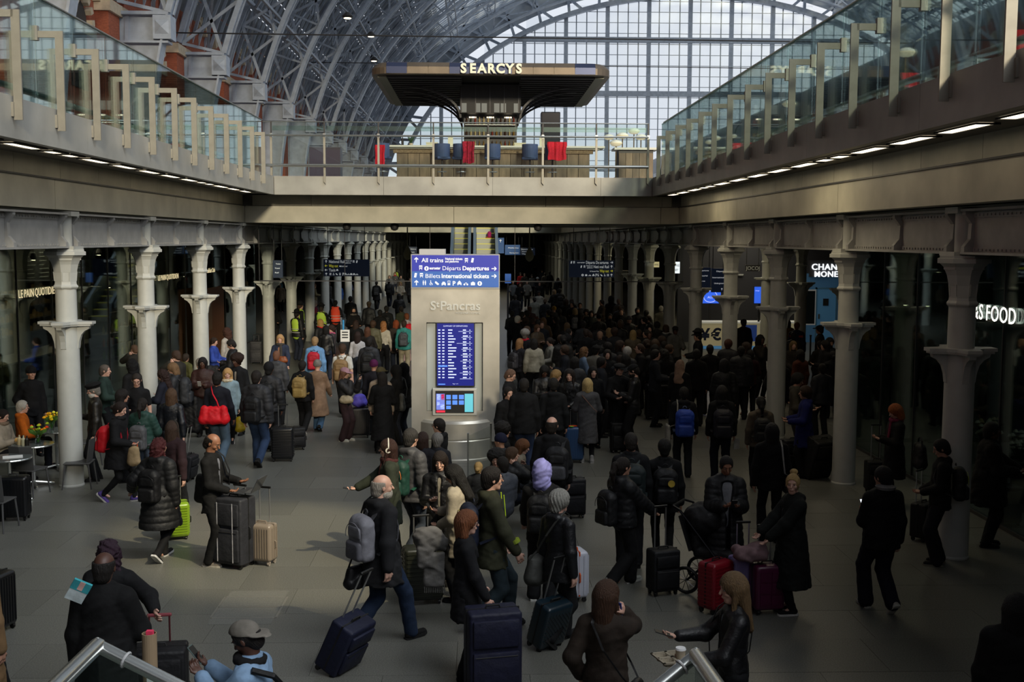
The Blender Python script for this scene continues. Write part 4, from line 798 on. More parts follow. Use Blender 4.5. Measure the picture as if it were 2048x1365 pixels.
o = thing('kiosk_wall', 'warm orange brown panel wall between the fourth and fifth café-side columns', 'panel', (-9.2, 38.8, 0)); b = MB(); b.box((0, -1.5, 0), (.1, 1.6, 2.6)); b.build('board', M('terracotta panel', (.30, .12, .05), .7), o); b = MB(); b.box((.1, -1.4, 1.2), (.12, -.3, 2.4)); b.build('poster', M('cardboard', (.35, .2, .1)), o)
# wheeled grey garment bag by the fifth column + table
# food shop fittings
for i in range(26): 
    if i == 0: lv = link('wall_louvre', None, kind='structure')
    b = MB(); b.box((GR+2.6, 8.5, 3.05+i*.062), (GR+2.66, 20, 3.09+i*.062)); b.build('slat', M('louvre', (.07, .07, .07), .5, .3), lv)
for i, (y, z0) in enumerate(((12.5, 0), (15.5, 0), (18.5, 0))):
    o = shelf_unit('produce_shelf', f'dim produce shelves inside the food shop, {N1[i]} bay', 12.2, y, y+2.6, (.5, .95, 1.4, 1.85), 0); rr_ = random.Random(i)
    for z in (.5, .95, 1.4, 1.85):
        for k in range(8):
            c_ = rr_.choice(['#3c2a18', '#4a4a30', '#6a3020', '#2a3a20', '#555040']); oo = link('grocery_pack', None, label=f'dim grocery pack on the food shop shelves, {N1[i]} bay', cat='grocery pack', group=f'packs on food shop bay {N1[i]}', loc=(12.2, y+.2+k*.3, z)); b = rbox((-.1, -.1, 0), (.1, .12, .22+.05*(k % 3)), .015, 1); b.build('pack_body', tone(c_), oo)
fl_r = random.Random(12)
for i in range(9):
    y = 15.2+.55*i; x = GR+.75+.25*(i % 2); o = thing('flower_bucket', f'bucket of pale flowers inside the food shop window, {N1[i]} along', 'flowers', (x, y, .0)); b = MB(); b.lathe([(.13, .45), (.17, .8)], 12); b.lathe([(.15, 0), (.12, .45)], 6); b.build('bucket', M('bucket', (.03, .035, .03), .5), o)
    b = MB(); c_ = fl_r.choice(['#8a8468', '#9a9a86', '#7a7048', '#8f6a60'])
    for k in range(12):
        a, e = fl_r.uniform(0, 6.3), fl_r.uniform(.05, .22); fx, fy, fz = e*cos(a), e*sin(a), fl_r.uniform(1.0, 1.25); b.lathe([(.01, -.03), (.05, 0), (.02, .04)], 6, (fx, fy, fz))
    b.build('petals', tone(c_), o); b = MB()
    for k in range(10): a = k*.63; b.tube([(0, 0, .75), (.16*cos(a), .16*sin(a), 1.08)], .012, 4)
    b.build('leaves', tone('#26301c'), o)
o = thing('cage_trolley', 'tall wire roll cage trolley inside the food shop window', 'trolley', (9.3, 15.8, 0)); 
for s in (-1, 1):
    b = MB(); b.tube([(s*.38, -.4, .15), (s*.38, -.4, 1.7), (s*.38, .4, 1.7), (s*.38, .4, .15)], .018, 6); b.build('side_frame', M('dull wire', (.28, .2, .14), .35, .8), o)
    b = MB(); [b.tube([(s*.38, -.4+.1*i, .15), (s*.38, -.4+.1*i, 1.7)], .006, 4) for i in range(1, 8)]; [b.tube([(s*.38, -.4, .3+.28*i), (s*.38, .4, .3+.28*i)], .006, 4) for i in range(5)]; b.build('mesh_wires', _M['dull wire'], o, kind='stuff')
b = MB(); b.box((-.38, -.4, .13), (.38, .4, .17)); b.build('base', _M['dull wire'], o)
for i, (x, y) in enumerate(((1922, 547), (1810, 610), (1855, 612))):
    p = at_x(x, y, 9.8); o = thing('shop_spotlight', f'pinpoint ceiling spotlight inside the food shop, {N1[i]} one', 'lamp', p); b = MB(); b.lathe([(.03, -.02), (.035, 0)], 10); b.build('bulb', M('bulb'), o); b = MB(); b.lathe([(.04, 0), (.04, .1)], 10); b.build('can', dark, o)
# money exchange
ex = thing('exchange_counter', 'cream money exchange counter with large navy currency symbols', 'counter', (0, 44, 0)); x0, x1 = at_y(1396, 660, 44).x, at_y(1594, 660, 44).x
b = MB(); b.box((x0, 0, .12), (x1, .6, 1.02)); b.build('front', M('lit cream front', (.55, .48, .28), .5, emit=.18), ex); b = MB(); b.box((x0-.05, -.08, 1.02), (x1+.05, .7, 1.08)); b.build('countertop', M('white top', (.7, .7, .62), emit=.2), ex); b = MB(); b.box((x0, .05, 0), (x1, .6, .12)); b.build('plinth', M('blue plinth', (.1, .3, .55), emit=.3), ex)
nv2 = M('navy print', (.01, .02, .07), .5)
p = at_y(1401, 680, 44); [text(ch, .62, nv2, ex, 'currency_symbol', loc=(p.x+.42*i, -.015, .36), rot=RX, depth=.004, bold=.02) for i, ch in enumerate('¥€$')]
b = MB(); p = at_y(1488, 680, 44); b.box((p.x, -.012, .3), (p.x+.5, -.001, .95)); b.build('navy_sign', M('navy lit', (.02, .05, .2), emit=.3), ex)
wl3 = link('wall_exchange', None, kind='structure'); b = MB(); b.box((GR+.5, 47, 0), (16, 47.2, 4.76)); b.build('panelling', M('black panel', (.03, .03, .035), .5), wl3)
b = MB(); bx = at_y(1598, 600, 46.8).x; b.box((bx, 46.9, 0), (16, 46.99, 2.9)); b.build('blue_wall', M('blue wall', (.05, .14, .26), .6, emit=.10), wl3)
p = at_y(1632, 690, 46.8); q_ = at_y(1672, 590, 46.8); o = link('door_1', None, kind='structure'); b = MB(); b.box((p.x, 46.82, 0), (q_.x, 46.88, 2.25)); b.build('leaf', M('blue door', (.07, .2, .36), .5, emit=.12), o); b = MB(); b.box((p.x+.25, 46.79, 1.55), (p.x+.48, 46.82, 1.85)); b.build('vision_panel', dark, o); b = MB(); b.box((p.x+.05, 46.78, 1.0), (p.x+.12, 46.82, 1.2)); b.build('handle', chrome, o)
b = MB()
for xx in (p.x-.06, q_.x): b.box((xx, 46.8, 0), (xx+.06, 46.9, 2.32))
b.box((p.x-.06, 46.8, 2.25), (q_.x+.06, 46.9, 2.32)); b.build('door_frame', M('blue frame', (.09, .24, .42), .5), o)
o = thing('exchange_sign', 'brightly lit white letters CHANGE MONEY above the blue door', 'sign', (at_y(1623, 540, 46.7).x, 46.7, at_y(1623, 540, 46.7).z)); t = text('CHANGE', .36, signw, o, rot=RX, depth=.03, bold=.005, space=1.1); t2 = text('MONEY', .33, signw, o, loc=(.12, 0, -.29), rot=RX, depth=.03, bold=.005, space=1.1); b = MB(); b.box((-.05, .04, -.3), (2.2, .3, .4)); b.build('backing', M('black panel'), o)
for lab, a_, Y in (('blue screen with a white flag roundel above the exchange counter', (1399, 580, 1442, 608), 46), ('bright blue information screen between the crowd-side columns', (1508, 573, 1530, 608), 44), ('blue slim screen beside the hanging boards', (1340, 524, 1347, 546), 42)):
    p, q_ = at_y(a_[0], a_[1], Y), at_y(a_[2], a_[3], Y); o = thing('display_screen', lab, 'screen', ((p.x+q_.x)/2, Y, q_.z)); w_ = (q_.x-p.x)/2; b = MB(); b.box((-w_, 0, 0), (w_, .06, p.z-q_.z)); b.build('housing', dark, o); b = MB(); b.box((-.04, .02, -q_.z), (.04, .06, 0)); b.build('post', dark, o); b = MB(); b.box((-w_+.02, -.01, .02), (w_-.02, 0, p.z-q_.z-.02)); b.build('display', M('screen blue bright', (.03, .12, .75), emit=.9), o)
    if 'roundel' in lab: text('AUS', .14, scw, o, loc=(-.12, -.02, .22), rot=RX, depth=.002); b = MB(); b.tube([(.28*cos(a), -.02, .3+.24*sin(a)) for a in np.linspace(0, 2*pi, 17)], .012, 4); b.build('roundel', scw, o)
    else: text('change', .06, scw, o, loc=(-w_+.05, -.02, .5), rot=RX, depth=.002) if 'information' in lab else 0
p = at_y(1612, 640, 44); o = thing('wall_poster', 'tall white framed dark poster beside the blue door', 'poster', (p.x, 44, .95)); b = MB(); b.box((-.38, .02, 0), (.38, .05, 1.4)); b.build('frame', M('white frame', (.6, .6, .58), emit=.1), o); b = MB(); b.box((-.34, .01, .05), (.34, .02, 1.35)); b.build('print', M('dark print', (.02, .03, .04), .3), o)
for i, (x, y0_, y1_, Y) in enumerate(((1488, 662, 704, 40), )):
    p = at_y(x, y1_, Y); o = thing('queue_sign', 'black queue board with a yellow arrow by the exchange counter', 'sign', (p.x, Y, p.z)); b = MB(); b.box((-.2, -.02, 0), (.2, .02, .75)); b.build('board', black, o); icon('L', .3, 0, -.03, .25, ylw, o); b = MB(); b.tube([(0, 0, -p.z+.02), (0, 0, 0)], .02, 6); b.build('post', dark, o)
p = at_y(1353, 535, 44); hang('bright white illuminated sign box with blue letters beyond the crowd-side columns', 1348, 524, 1359, 547, 44, [('T', 'ANGE', .05, .3, .3, .9, nv2), ('T', 'NEY', .05, .7, .3, .7, nv2)], m=signw)
hang('warm lit shop name board seen between far crowd-side columns', 1306, 524, 1318, 535, 52, [('T', 'CHANEL', .05, .5, .5, .9, nv2)], m=M('warm board', (.6, .5, .25), emit=.8))
hang('pale sign letters on the dark header over the exchange', 1490, 530, 1520, 543, 40, [('T', 'JOCOJ', .05, .5, .8, .9, M('dull letters', (.3, .3, .25), emit=.2))], m=M('black panel'))
# queue barrier posts
for i, x in enumerate((1560, 1575, 1590, 1605, 1620, 1640)):
    p = at_y(x, 720, 36+i*.7); o = thing('queue_post', f'black retractable belt queue post near the exchange, {N1[i]} of six', 'barrier post', (p.x, p.y, 0), 0); b = MB(); b.lathe([(.16, 0), (.16, .02), (.03, .04), (.03, .95), (.04, .95), (.04, 1.0)], 12); b.build('post', dark, o)

# ---- café tables, chairs
def table(px, py, lab, zt=.74, r_=.34, Y=None):
    p = at_z(px, py, zt); o = thing('cafe_table', lab, 'table', (p.x, p.y, 0)); b = MB(); b.lathe([(r_, zt-.03), (r_+.01, zt-.015), (r_, zt)], 28); b.build('table_top', M('dark gloss top', (.09, .10, .095), .12), o, True, ); b = MB(); b.tube([(r_*cos(a), r_*sin(a), zt-.015) for a in np.linspace(0, 2*pi, 29)], .015, 6); b.build('metal_rim', chrome, o)
    b = MB(); b.tube([(0, 0, .08), (0, 0, zt-.03)], .03, 10); b.build('pole', chrome, o)
    for k in range(4): a = k*pi/2+.5; b = MB(); b.tube([(0, 0, .08), (.28*cos(a), .28*sin(a), .03), (.32*cos(a), .32*sin(a), .015)], .022, 8); b.build('foot', chrome, o)
    return Vector((p.x, p.y, zt))
T1 = table(66, 888, 'round dark glossy café table with flowers and sauce bottles beside the first column'); T2 = table(112, 860, 'round dark café table behind, with a vase of yellow flowers, close to the first column'); T3 = table(18, 915, 'round café table holding a takeaway cup and papers at the frame edge')
chm = M('grey plastic', (.06, .06, .06), .5)
def chair(x, y, rz, lab):
    o = thing('cafe_chair', lab, 'chair', (x, y, 0), rz); b = rbox((-.22, -.21, .43), (.22, .21, .455), .01, 2); b.build('seat', chm, o)
    b = MB(); b.sweep([(-.2-.05*(.21-abs(t))*3, t, .66) for t in np.linspace(-.21, .21, 9)], .40, .015, (-.15, 0, 1)); b.build('backrest', chm, o)
    for sx, sy in ((1, 1), (1, -1), (-1, 1), (-1, -1)): b = MB(); b.tube([(sx*.19, sy*.19, .44), (sx*.24, sy*.22, 0)], .017, 6, .012); b.build('leg', chm, o)
p = at_z(160, 975, 0); chair(p.x, p.y, pi+.1, 'grey moulded café chair standing in front of the first column'); p = at_z(60, 990, 0); chair(p.x, p.y, 1.35, 'grey moulded café chair with its back to the camera beside the tall black suitcase'); p = at_z(172, 930, 0); chair(p.x, p.y, pi+.6, 'grey café chair half hidden behind the first column'); p = at_z(-6, 1060, 0); chair(p.x, p.y, 1.5, 'grey café chair cut off by the frame edge beside the tall black suitcase')
p = at_z(45, 900, 0); chair(p.x-.5, p.y+.9, -.1, 'grey café chair carrying the man in the orange jumper'); chair(at_z(2, 930, 0).x-.1, at_z(2, 930, 0).y+.3, .1, 'grey café chair carrying the woman reading her phone')
def vase(loc, cols, lab, n, sp):
    o = thing('flower_vase', lab, 'vase of flowers', loc); b = MB(); b.lathe([(.045, 0), (.05, .01), (.035, .1), (.05, .16)], 14); b.build('glass_vase', glass('vase glass', (.8, .9, .88), .15), o); rr_ = random.Random(n)
    b = MB(); pts = []
    for k in range(n): a = rr_.uniform(0, 6.3); e = rr_.uniform(.02, sp); q = (e*cos(a), e*sin(a), rr_.uniform(.2, .34)); pts.append(q); b.tube([(0, 0, .02), (q[0]*.4, q[1]*.4, .15), q], .004, 4)
    b.build('stem', tone('#3d6a26'), o)
    for k, q in enumerate(pts): b = MB(); b.lathe([(.008, -.02), (.034, 0), (.03, .012), (.01, .03)], 9, q); b.build('flower_head', tone(cols[k % len(cols)]), o)
    b = MB()
    for k in range(12): a = k*.55; b.add([(0, 0, .12), (sp*.9*cos(a), sp*.9*sin(a), .2), (sp*cos(a+.2), sp*sin(a+.2), .27), (.03*cos(a), .03*sin(a), .2)], [(0, 1, 2, 3), (3, 2, 1, 0)])
    b.build('leaves', tone('#4a6e2c'), o)
vase(T2+Vector((-.08, 0, 0)), ['#e8c81c', '#e8a81c', '#d8d23c'], 'vase of yellow flowers on the table behind', 16, .15); vase(T1+Vector((.08, .02, 0)), ['#e2431e', '#9db52c', '#e89a1c', '#9db52c'], 'vase of orange, green and yellow flowers on the glossy table', 12, .16)
for dx, dy, col, lab in ((-.14, -.1, '#b0a078', 'jar of pale sauce on the glossy café table'), (-.05, -.15, '#a8a488', 'second pale sauce jar on the glossy café table beside the vase'), (.02, -.18, '#18150f', 'dark brown sauce bottle on the glossy café table')):
    bottle(T1.x+dx-.05, T1.y+dy, T1.z, col, lab, None, .17)
o = thing('bread_bowl', 'small bowl with bread on the glossy café table', 'bowl', T1+Vector((-.25, .0, 0))); b = MB(); b.lathe([(.04, 0), (.09, .05), (.085, .05), (.04, .01)], 16); b.build('dish', pale, o); b = rbox((-.06, -.04, .03), (.06, .04, .1), .03, 3); b.build('bread', tone('#c49a5a'), o)
o = thing('takeaway_cup', 'white takeaway cup on the café table at the frame edge', 'cup', T3+Vector((-.18, -.05, 0))); b = MB(); b.lathe([(.032, 0), (.042, .12)], 16); b.build('cup_body', M('white card', (.7, .7, .68)), o); b = MB(); b.lathe([(.045, .12), (.04, .135)], 16); b.build('lid', M('white lid', (.75, .75, .75)), o)
o = thing('newspaper', 'folded papers lying on the café table at the frame edge', 'papers', T3+Vector((.06, .0, 0)), .4); b = MB(); b.box((-.15, -.1, .001), (.15, .1, .012)); b.build('sheets', M('white card'), o)
# ---- stair balustrades close to the camera
def rail(lab, a, c, d, extra=()):
    o = thing('stair_balustrade', lab, 'balustrade'); A, B_, D_ = [at_y(*q) for q in (a, c, d)]
    b = MB(); b.tube([A, B_], .036, 16); b.build('handrail', chrome, o, True); b = MB(); b.tube([B_, D_], .030, 16); b.build('handrail', chrome, o, True)
    b = MB(); b.lathe([(.005, -.038), (.03, -.02), (.037, 0), (.03, .02), (.005, .038)], 16, B_); b.build('elbow', chrome, o, True)
    for P, Q in ((A, B_), (B_, D_)): 
        b = MB(); b.add([P+Vector((0, 0, -.03)), Q+Vector((0, 0, -.03)), Q+Vector((0, 0, -1.0)), P+Vector((0, 0, -1.0)), P+Vector((0, .012, -.03)), Q+Vector((0, .012, -.03)), Q+Vector((0, .012, -1.0)), P+Vector((0, .012, -1.0))], [(0, 1, 2, 3), (7, 6, 5, 4), (0, 4, 5, 1), (1, 5, 6, 2), (2, 6, 7, 3), (3, 7, 4, 0)]); b.build('glass_panel', glass('stair glass', (.84, .9, .88), .06), o)
    M_ = B_.lerp(D_, .28); dd = (D_-B_).normalized(); u = dd.cross(Vector((0, 1, 0))).normalized(); w_ = dd.cross(u); b = MB(); b.tube([M_+(u*cos(t)+w_*sin(t))*.034 for t in np.linspace(0, 2*pi, 17)], .006, 6); b.build('clip_ring', white if 0 else M('pale ring', (.5, .5, .5)), o)
rail('steel stair balustrade with glass beneath, beside the bald man in the black coat', (95, 1390, 4.35), (195, 1292, 5.0), (400, 1395, 4.9)); rail('steel stair balustrade with glass beneath, below the woman holding the cup tray', (1452, 1400, 4.3), (1392, 1312, 5.0), (1290, 1395, 4.9))
# ================================================================ FIGURES: distance fields turned into one smooth mesh each
f4 = np.float32
def axis(lo, hi, step, fine=()):        # grid line positions, finer inside given intervals
    p = [lo]; x = lo
    while x < hi:
        st = step
        for a, b_, s in fine:
            if a <= x+1e-6 < b_: st = min(st, s)
            elif x < a < x+step: st = min(st, max(a-x, s))
        x += st; p.append(x)
    return np.array(p, f4)
class Fld:
    def __init__(s, xs, ys, zs): s.x, s.y, s.z = xs, ys, zs; s.F = np.full((len(xs), len(ys), len(zs)), 1.0, f4)
    def blk(s, lo, hi):
        r = []
        for a, l, h_ in ((s.x, lo[0], hi[0]), (s.y, lo[1], hi[1]), (s.z, lo[2], hi[2])):
            i, j = np.searchsorted(a, l)-1, np.searchsorted(a, h_)+1; i = max(i, 0); j = min(j, len(a))
            if j <= i: return None
            r.append(slice(i, j))
        return tuple(r)
    def put(s, sl, d, k, op=0):
        A = s.F[sl]
        if op == 1: s.F[sl] = np.maximum(A, -d); return
        if k > 0: h_ = np.clip(.5+.5*(A-d)/k, 0, 1); s.F[sl] = A+(d-A)*h_-k*h_*(1-h_)
        else: s.F[sl] = np.minimum(A, d)
    def cap(s, a, b, ra, rb=None, k=.02, flat=1, u=None, ridge=0, per=.09, op=0, zmin=None):
        rb = ra if rb is None else rb; a = np.array(a, f4); b = np.array(b, f4); m = max(ra, rb)+k+.03
        sl = s.blk(np.minimum(a, b)-m, np.maximum(a, b)+m)
        if sl is None: return
        X = s.x[sl[0]][:, None, None]-a[0]; Y = s.y[sl[1]][None, :, None]-a[1]; Z = s.z[sl[2]][None, None, :]-a[2]; v = b-a; L2 = max(float(v@v), 1e-8); ab = v.copy()
        if flat != 1:
            u = np.array(u, f4); g = (X*u[0]+Y*u[1]+Z*u[2])*(1/flat-1); X = X+g*u[0]; Y = Y+g*u[1]; Z = Z+g*u[2]; ab = v+u*(v@u)*(1/flat-1); L2 = float(ab@ab)
        t = np.clip((X*ab[0]+Y*ab[1]+Z*ab[2])/L2, 0, 1)
        d = np.sqrt((X-t*ab[0])**2+(Y-t*ab[1])**2+(Z-t*ab[2])**2)-(ra+(rb-ra)*t)
        if ridge: d = d-ridge*np.sqrt(np.abs(np.sin(t*(math.sqrt(L2)/per)*pi)))+ridge*.5
        if flat != 1: d = d*(.5+.5*flat)
        if zmin is not None: d = np.maximum(d, zmin-s.z[sl[2]][None, None, :])
        s.put(sl, d, k, op)
    def ell(s, c, r, R=None, k=.01, op=0):
        c = np.array(c, f4); m = max(r)+k+.02; sl = s.blk(c-m, c+m)
        if sl is None: return
        X = s.x[sl[0]][:, None, None]-c[0]; Y = s.y[sl[1]][None, :, None]-c[1]; Z = s.z[sl[2]][None, None, :]-c[2]
        if R is not None: X, Y, Z = [X*R[0, i]+Y*R[1, i]+Z*R[2, i] for i in range(3)]
        k0 = np.sqrt((X/r[0])**2+(Y/r[1])**2+(Z/r[2])**2); k1 = np.sqrt((X/r[0]**2)**2+(Y/r[1]**2)**2+(Z/r[2]**2)**2)+1e-6
        s.put(sl, k0*(k0-1)/k1, k, op)
    def rb(s, c, hf, r, k=.01, op=0):       # rounded box
        c = np.array(c, f4); m = max(hf)+k+.03; sl = s.blk(c-m, c+m)
        if sl is None: return
        X, Y, Z = [np.abs(g-c[i])-hf[i]+r for i, g in enumerate((s.x[sl[0]][:, None, None], s.y[sl[1]][None, :, None], s.z[sl[2]][None, None, :]))]
        d = np.sqrt(np.maximum(X, 0)**2+np.maximum(Y, 0)**2+np.maximum(Z, 0)**2)+np.minimum(np.maximum(X, np.maximum(Y, Z)), 0)-r; s.put(sl, d, k, op)
    def wrinkle(s, amp, seed, f=1):
        r = random.Random(seed); X = s.x[:, None, None]; Y = s.y[None, :, None]; Z = s.z[None, None, :]
        for w_ in (22*f, 37*f, 58*f):
            s.F += amp*.5*(np.sin(X*w_*r.uniform(.5, 1)+r.uniform(0, 6)+2*np.sin(Z*w_*.4))*np.sin(Z*w_*r.uniform(.5, .9)+Y*w_*.6+r.uniform(0, 6))).astype(f4)
    def mesh(s, name):
        F = s.F; F[0], F[-1], F[:, 0], F[:, -1], F[:, :, 0], F[:, :, -1] = [1]*6
        S = F < 0; nx, ny, nz = F.shape; cnt = np.zeros((nx-1, ny-1, nz-1), np.int8)
        for i in (0, 1):
            for j in (0, 1):
                for k in (0, 1): cnt += S[i:nx-1+i, j:ny-1+j, k:nz-1+k]
        I, J, K = np.nonzero((cnt > 0) & (cnt < 8)); n = len(I)
        if n == 0: return bpy.data.meshes.new(name)
        ids = np.full(cnt.shape, -1, np.int32); ids[I, J, K] = np.arange(n)
        cv = {}
        for i in (0, 1):
            for j in (0, 1):
                for k in (0, 1): cv[i, j, k] = F[I+i, J+j, K+k]
        acc = np.zeros((n, 3)); w_ = np.zeros(n)
        for a in cv:
            for ax in range(3):
                if a[ax]: continue
                b = tuple(1 if q == ax else a[q] for q in range(3)); fa, fb = cv[a], cv[b]; m = (fa < 0) != (fb < 0)
                t = np.where(m, fa/np.where(m, fa-fb, 1), 0)
                for q in range(3): acc[:, q] += m*(t if q == ax else a[q])
                w_ += m
        acc /= w_[:, None]
        V = np.stack([s.x[I]+(s.x[I+1]-s.x[I])*acc[:, 0], s.y[J]+(s.y[J+1]-s.y[J])*acc[:, 1], s.z[K]+(s.z[K+1]-s.z[K])*acc[:, 2]], 1)
        Q = []
        def quads(D, sl, offs):
            i, j, k = np.nonzero(D); i, j, k = i+sl[0], j+sl[1], k+sl[2]; q = np.stack([ids[i+o[0], j+o[1], k+o[2]] for o in offs], 1)
            ins = S[i, j, k]; q[~ins] = q[~ins][:, ::-1]; Q.append(q)
        quads(S[:-1, 1:-1, 1:-1] != S[1:, 1:-1, 1:-1], (0, 1, 1), ((0, -1, -1), (0, 0, -1), (0, 0, 0), (0, -1, 0)))
        quads(S[1:-1, :-1, 1:-1] != S[1:-1, 1:, 1:-1], (1, 0, 1), ((-1, 0, -1), (-1, 0, 0), (0, 0, 0), (0, 0, -1)))
        quads(S[1:-1, 1:-1, :-1] != S[1:-1, 1:-1, 1:], (1, 1, 0), ((-1, -1, 0), (0, -1, 0), (0, 0, 0), (-1, 0, 0)))
        Q = np.concatenate(Q); Q = Q[(Q >= 0).all(1)]; m = len(Q)
        me = bpy.data.meshes.new(name); me.vertices.add(n); me.vertices.foreach_set('co', V.astype(f4).ravel()); me.loops.add(4*m); me.loops.foreach_set('vertex_index', Q.astype(np.int32).ravel())
        me.polygons.add(m); me.polygons.foreach_set('loop_start', np.arange(0, 4*m, 4, dtype=np.int32)); me.polygons.foreach_set('use_smooth', np.ones(m, bool)); me.update(calc_edges=True); return me

VX = {2: (.014, .0075, .0085), 1: (.018, .011, .012), 0: (.026, .016, .020)}
def vv(*a): return np.array(a, float)
def unit(v): return v/(np.linalg.norm(v)+1e-9)
def ik(a, b, l1, l2, pole):
    d = b-a; L = np.linalg.norm(d)
    if L > (l1+l2)*.995: b = a+d/L*(l1+l2)*.995; d = b-a; L = np.linalg.norm(d)
    u = d/L; x = (l1*l1-l2*l2+L*L)/(2*L); h_ = math.sqrt(max(l1*l1-x*x, 1e-6)); p = pole-u*(pole@u); return a+u*x+unit(p)*h_, b
ARM = {'down': (.02, .245, .80), 'front': (.30, .17, 1.10), 'phone': (.27, .075, 1.17), 'low': (.24, .06, 1.02), 'ear': (.08, .125, 1.50), 'pull': (-.24, .27, .84), 'hold': (.25, .25, .90), 'reach': (.50, .18, 1.22), 'strap': (.17, .15, 1.24),
       'fwd': (.42, .16, 1.08), 'back': (-.10, .26, .82), 'swing': (.20, .22, .88), 'pocket': (.06, .23, .93), 'up': (.30, .16, 1.45), 'mouth': (.17, .05, 1.44), 'side': (.05, .50, 1.12), 'lap': (.33, .06, 1.12), 'hug': (.34, -.10, 1.34), 'cross': (.22, -.08, 1.14)}
def pose(p):
    """joint positions of a 1.75 m figure facing +x"""
    J = {}; kind = p['pose']; dz = 0; s = p.get('stride', .24)
    if kind == 'walk': dz = -.03
    if kind == 'sit': dz = -.42
    if kind == 'squat': dz = -.62
    P = vv(0, 0, .95+dz); J['P'] = P; c, sn = cos(p['lean']), sin(p['lean'])
    up = lambda x, y, z: P+vv(x*c+(z-.95)*sn, y, -x*sn+(z-.95)*c)
    J['up'] = up; J['fw'] = vv(c, 0, -sn)
    for sd, nm in ((1, 'L'), (-1, 'R')):
        hip = P+vv(0, .09*sd, -.03)
        if kind == 'walk': front = (sd == 1) == (not p.get('flip')); ft = vv(s if front else -s, .075*sd, .085 if front else .15); fp = .12 if front else -.75
        elif kind == 'sit': ft = vv(.44, .10*sd, .085); fp = 0
        elif kind == 'squat': ft = vv(.20, .11*sd, .085); fp = 0
        else: ft = vv(.03*sd, .10*sd, .085); fp = 0
        kn, ft = ik(hip, ft, .44, .43, vv(1, .08*sd, .15)); J['hip'+nm], J['kn'+nm], J['ft'+nm], J['fp'+nm] = hip, kn, ft, fp
        sh = up(-.015, .163*sd, 1.395); J['sh'+nm] = sh; a = p['arms'][0 if sd == 1 else 1]; a = ARM[a] if isinstance(a, str) else a
        w_ = up(a[0], a[1]*sd, a[2]) if not (len(a) > 3) else vv(a[0], a[1]*sd, a[2]+dz)
        el, w_ = ik(sh, w_, .29, .255, vv(-.7, .55*sd, -.8) if a[2] < 1.3 or a[0] < 0 else vv(.35, .25*sd, -1)); J['el'+nm], J['w'+nm] = el, w_
        fd = unit(w_-el); J['hd'+nm] = unit(fd+(vv(.35, -.1*sd, .15) if a[2] > 1.0 and a[0] > .15 else vv(0, 0, -.25)))
    t, n_ = p['turn'], p['nod']+p['lean']*.5
    Rz = np.array([[cos(t), -sin(t), 0], [sin(t), cos(t), 0], [0, 0, 1]]); Ry = np.array([[cos(n_), 0, sin(n_)], [0, 1, 0], [-sin(n_), 0, cos(n_)]])
    J['HR'] = Rz@Ry; J['nb'] = up(-.02, 0, 1.46); J['HC'] = up(.012, 0, 1.50)+vv(0, 0, .132)*1+ (J['HR']@vv(.0, 0, .0)); return J
def field(J, q, top=1.9, hands=True, head=True):
    v0, vh, vf = VX[q]; pts = np.array([J[k] for k in J if isinstance(J[k], np.ndarray) and J[k].shape == (3,) and k not in ('fw', 'hdL', 'hdR')])
    lo, hi = pts.min(0)-.24, pts.max(0)+.26; hc = J['HC']; fx, fy, fz = [], [], []
    if head: fx.append((hc[0]-.13, hc[0]+.14, vh)); fy.append((hc[1]-.12, hc[1]+.12, vh)); fz.append((hc[2]-.16, hc[2]+.15, vh))
    if hands and q > 0:
        for n in 'LR':
            w_ = J['w'+n]+J['hd'+n]*.09
            for i, f_ in enumerate((fx, fy, fz)): f_.append((w_[i]-.10, w_[i]+.10, vf))
    return Fld(axis(lo[0], hi[0], v0, fx), axis(lo[1], hi[1], v0, fy), axis(max(lo[2], -.04), hi[2], v0, fz))
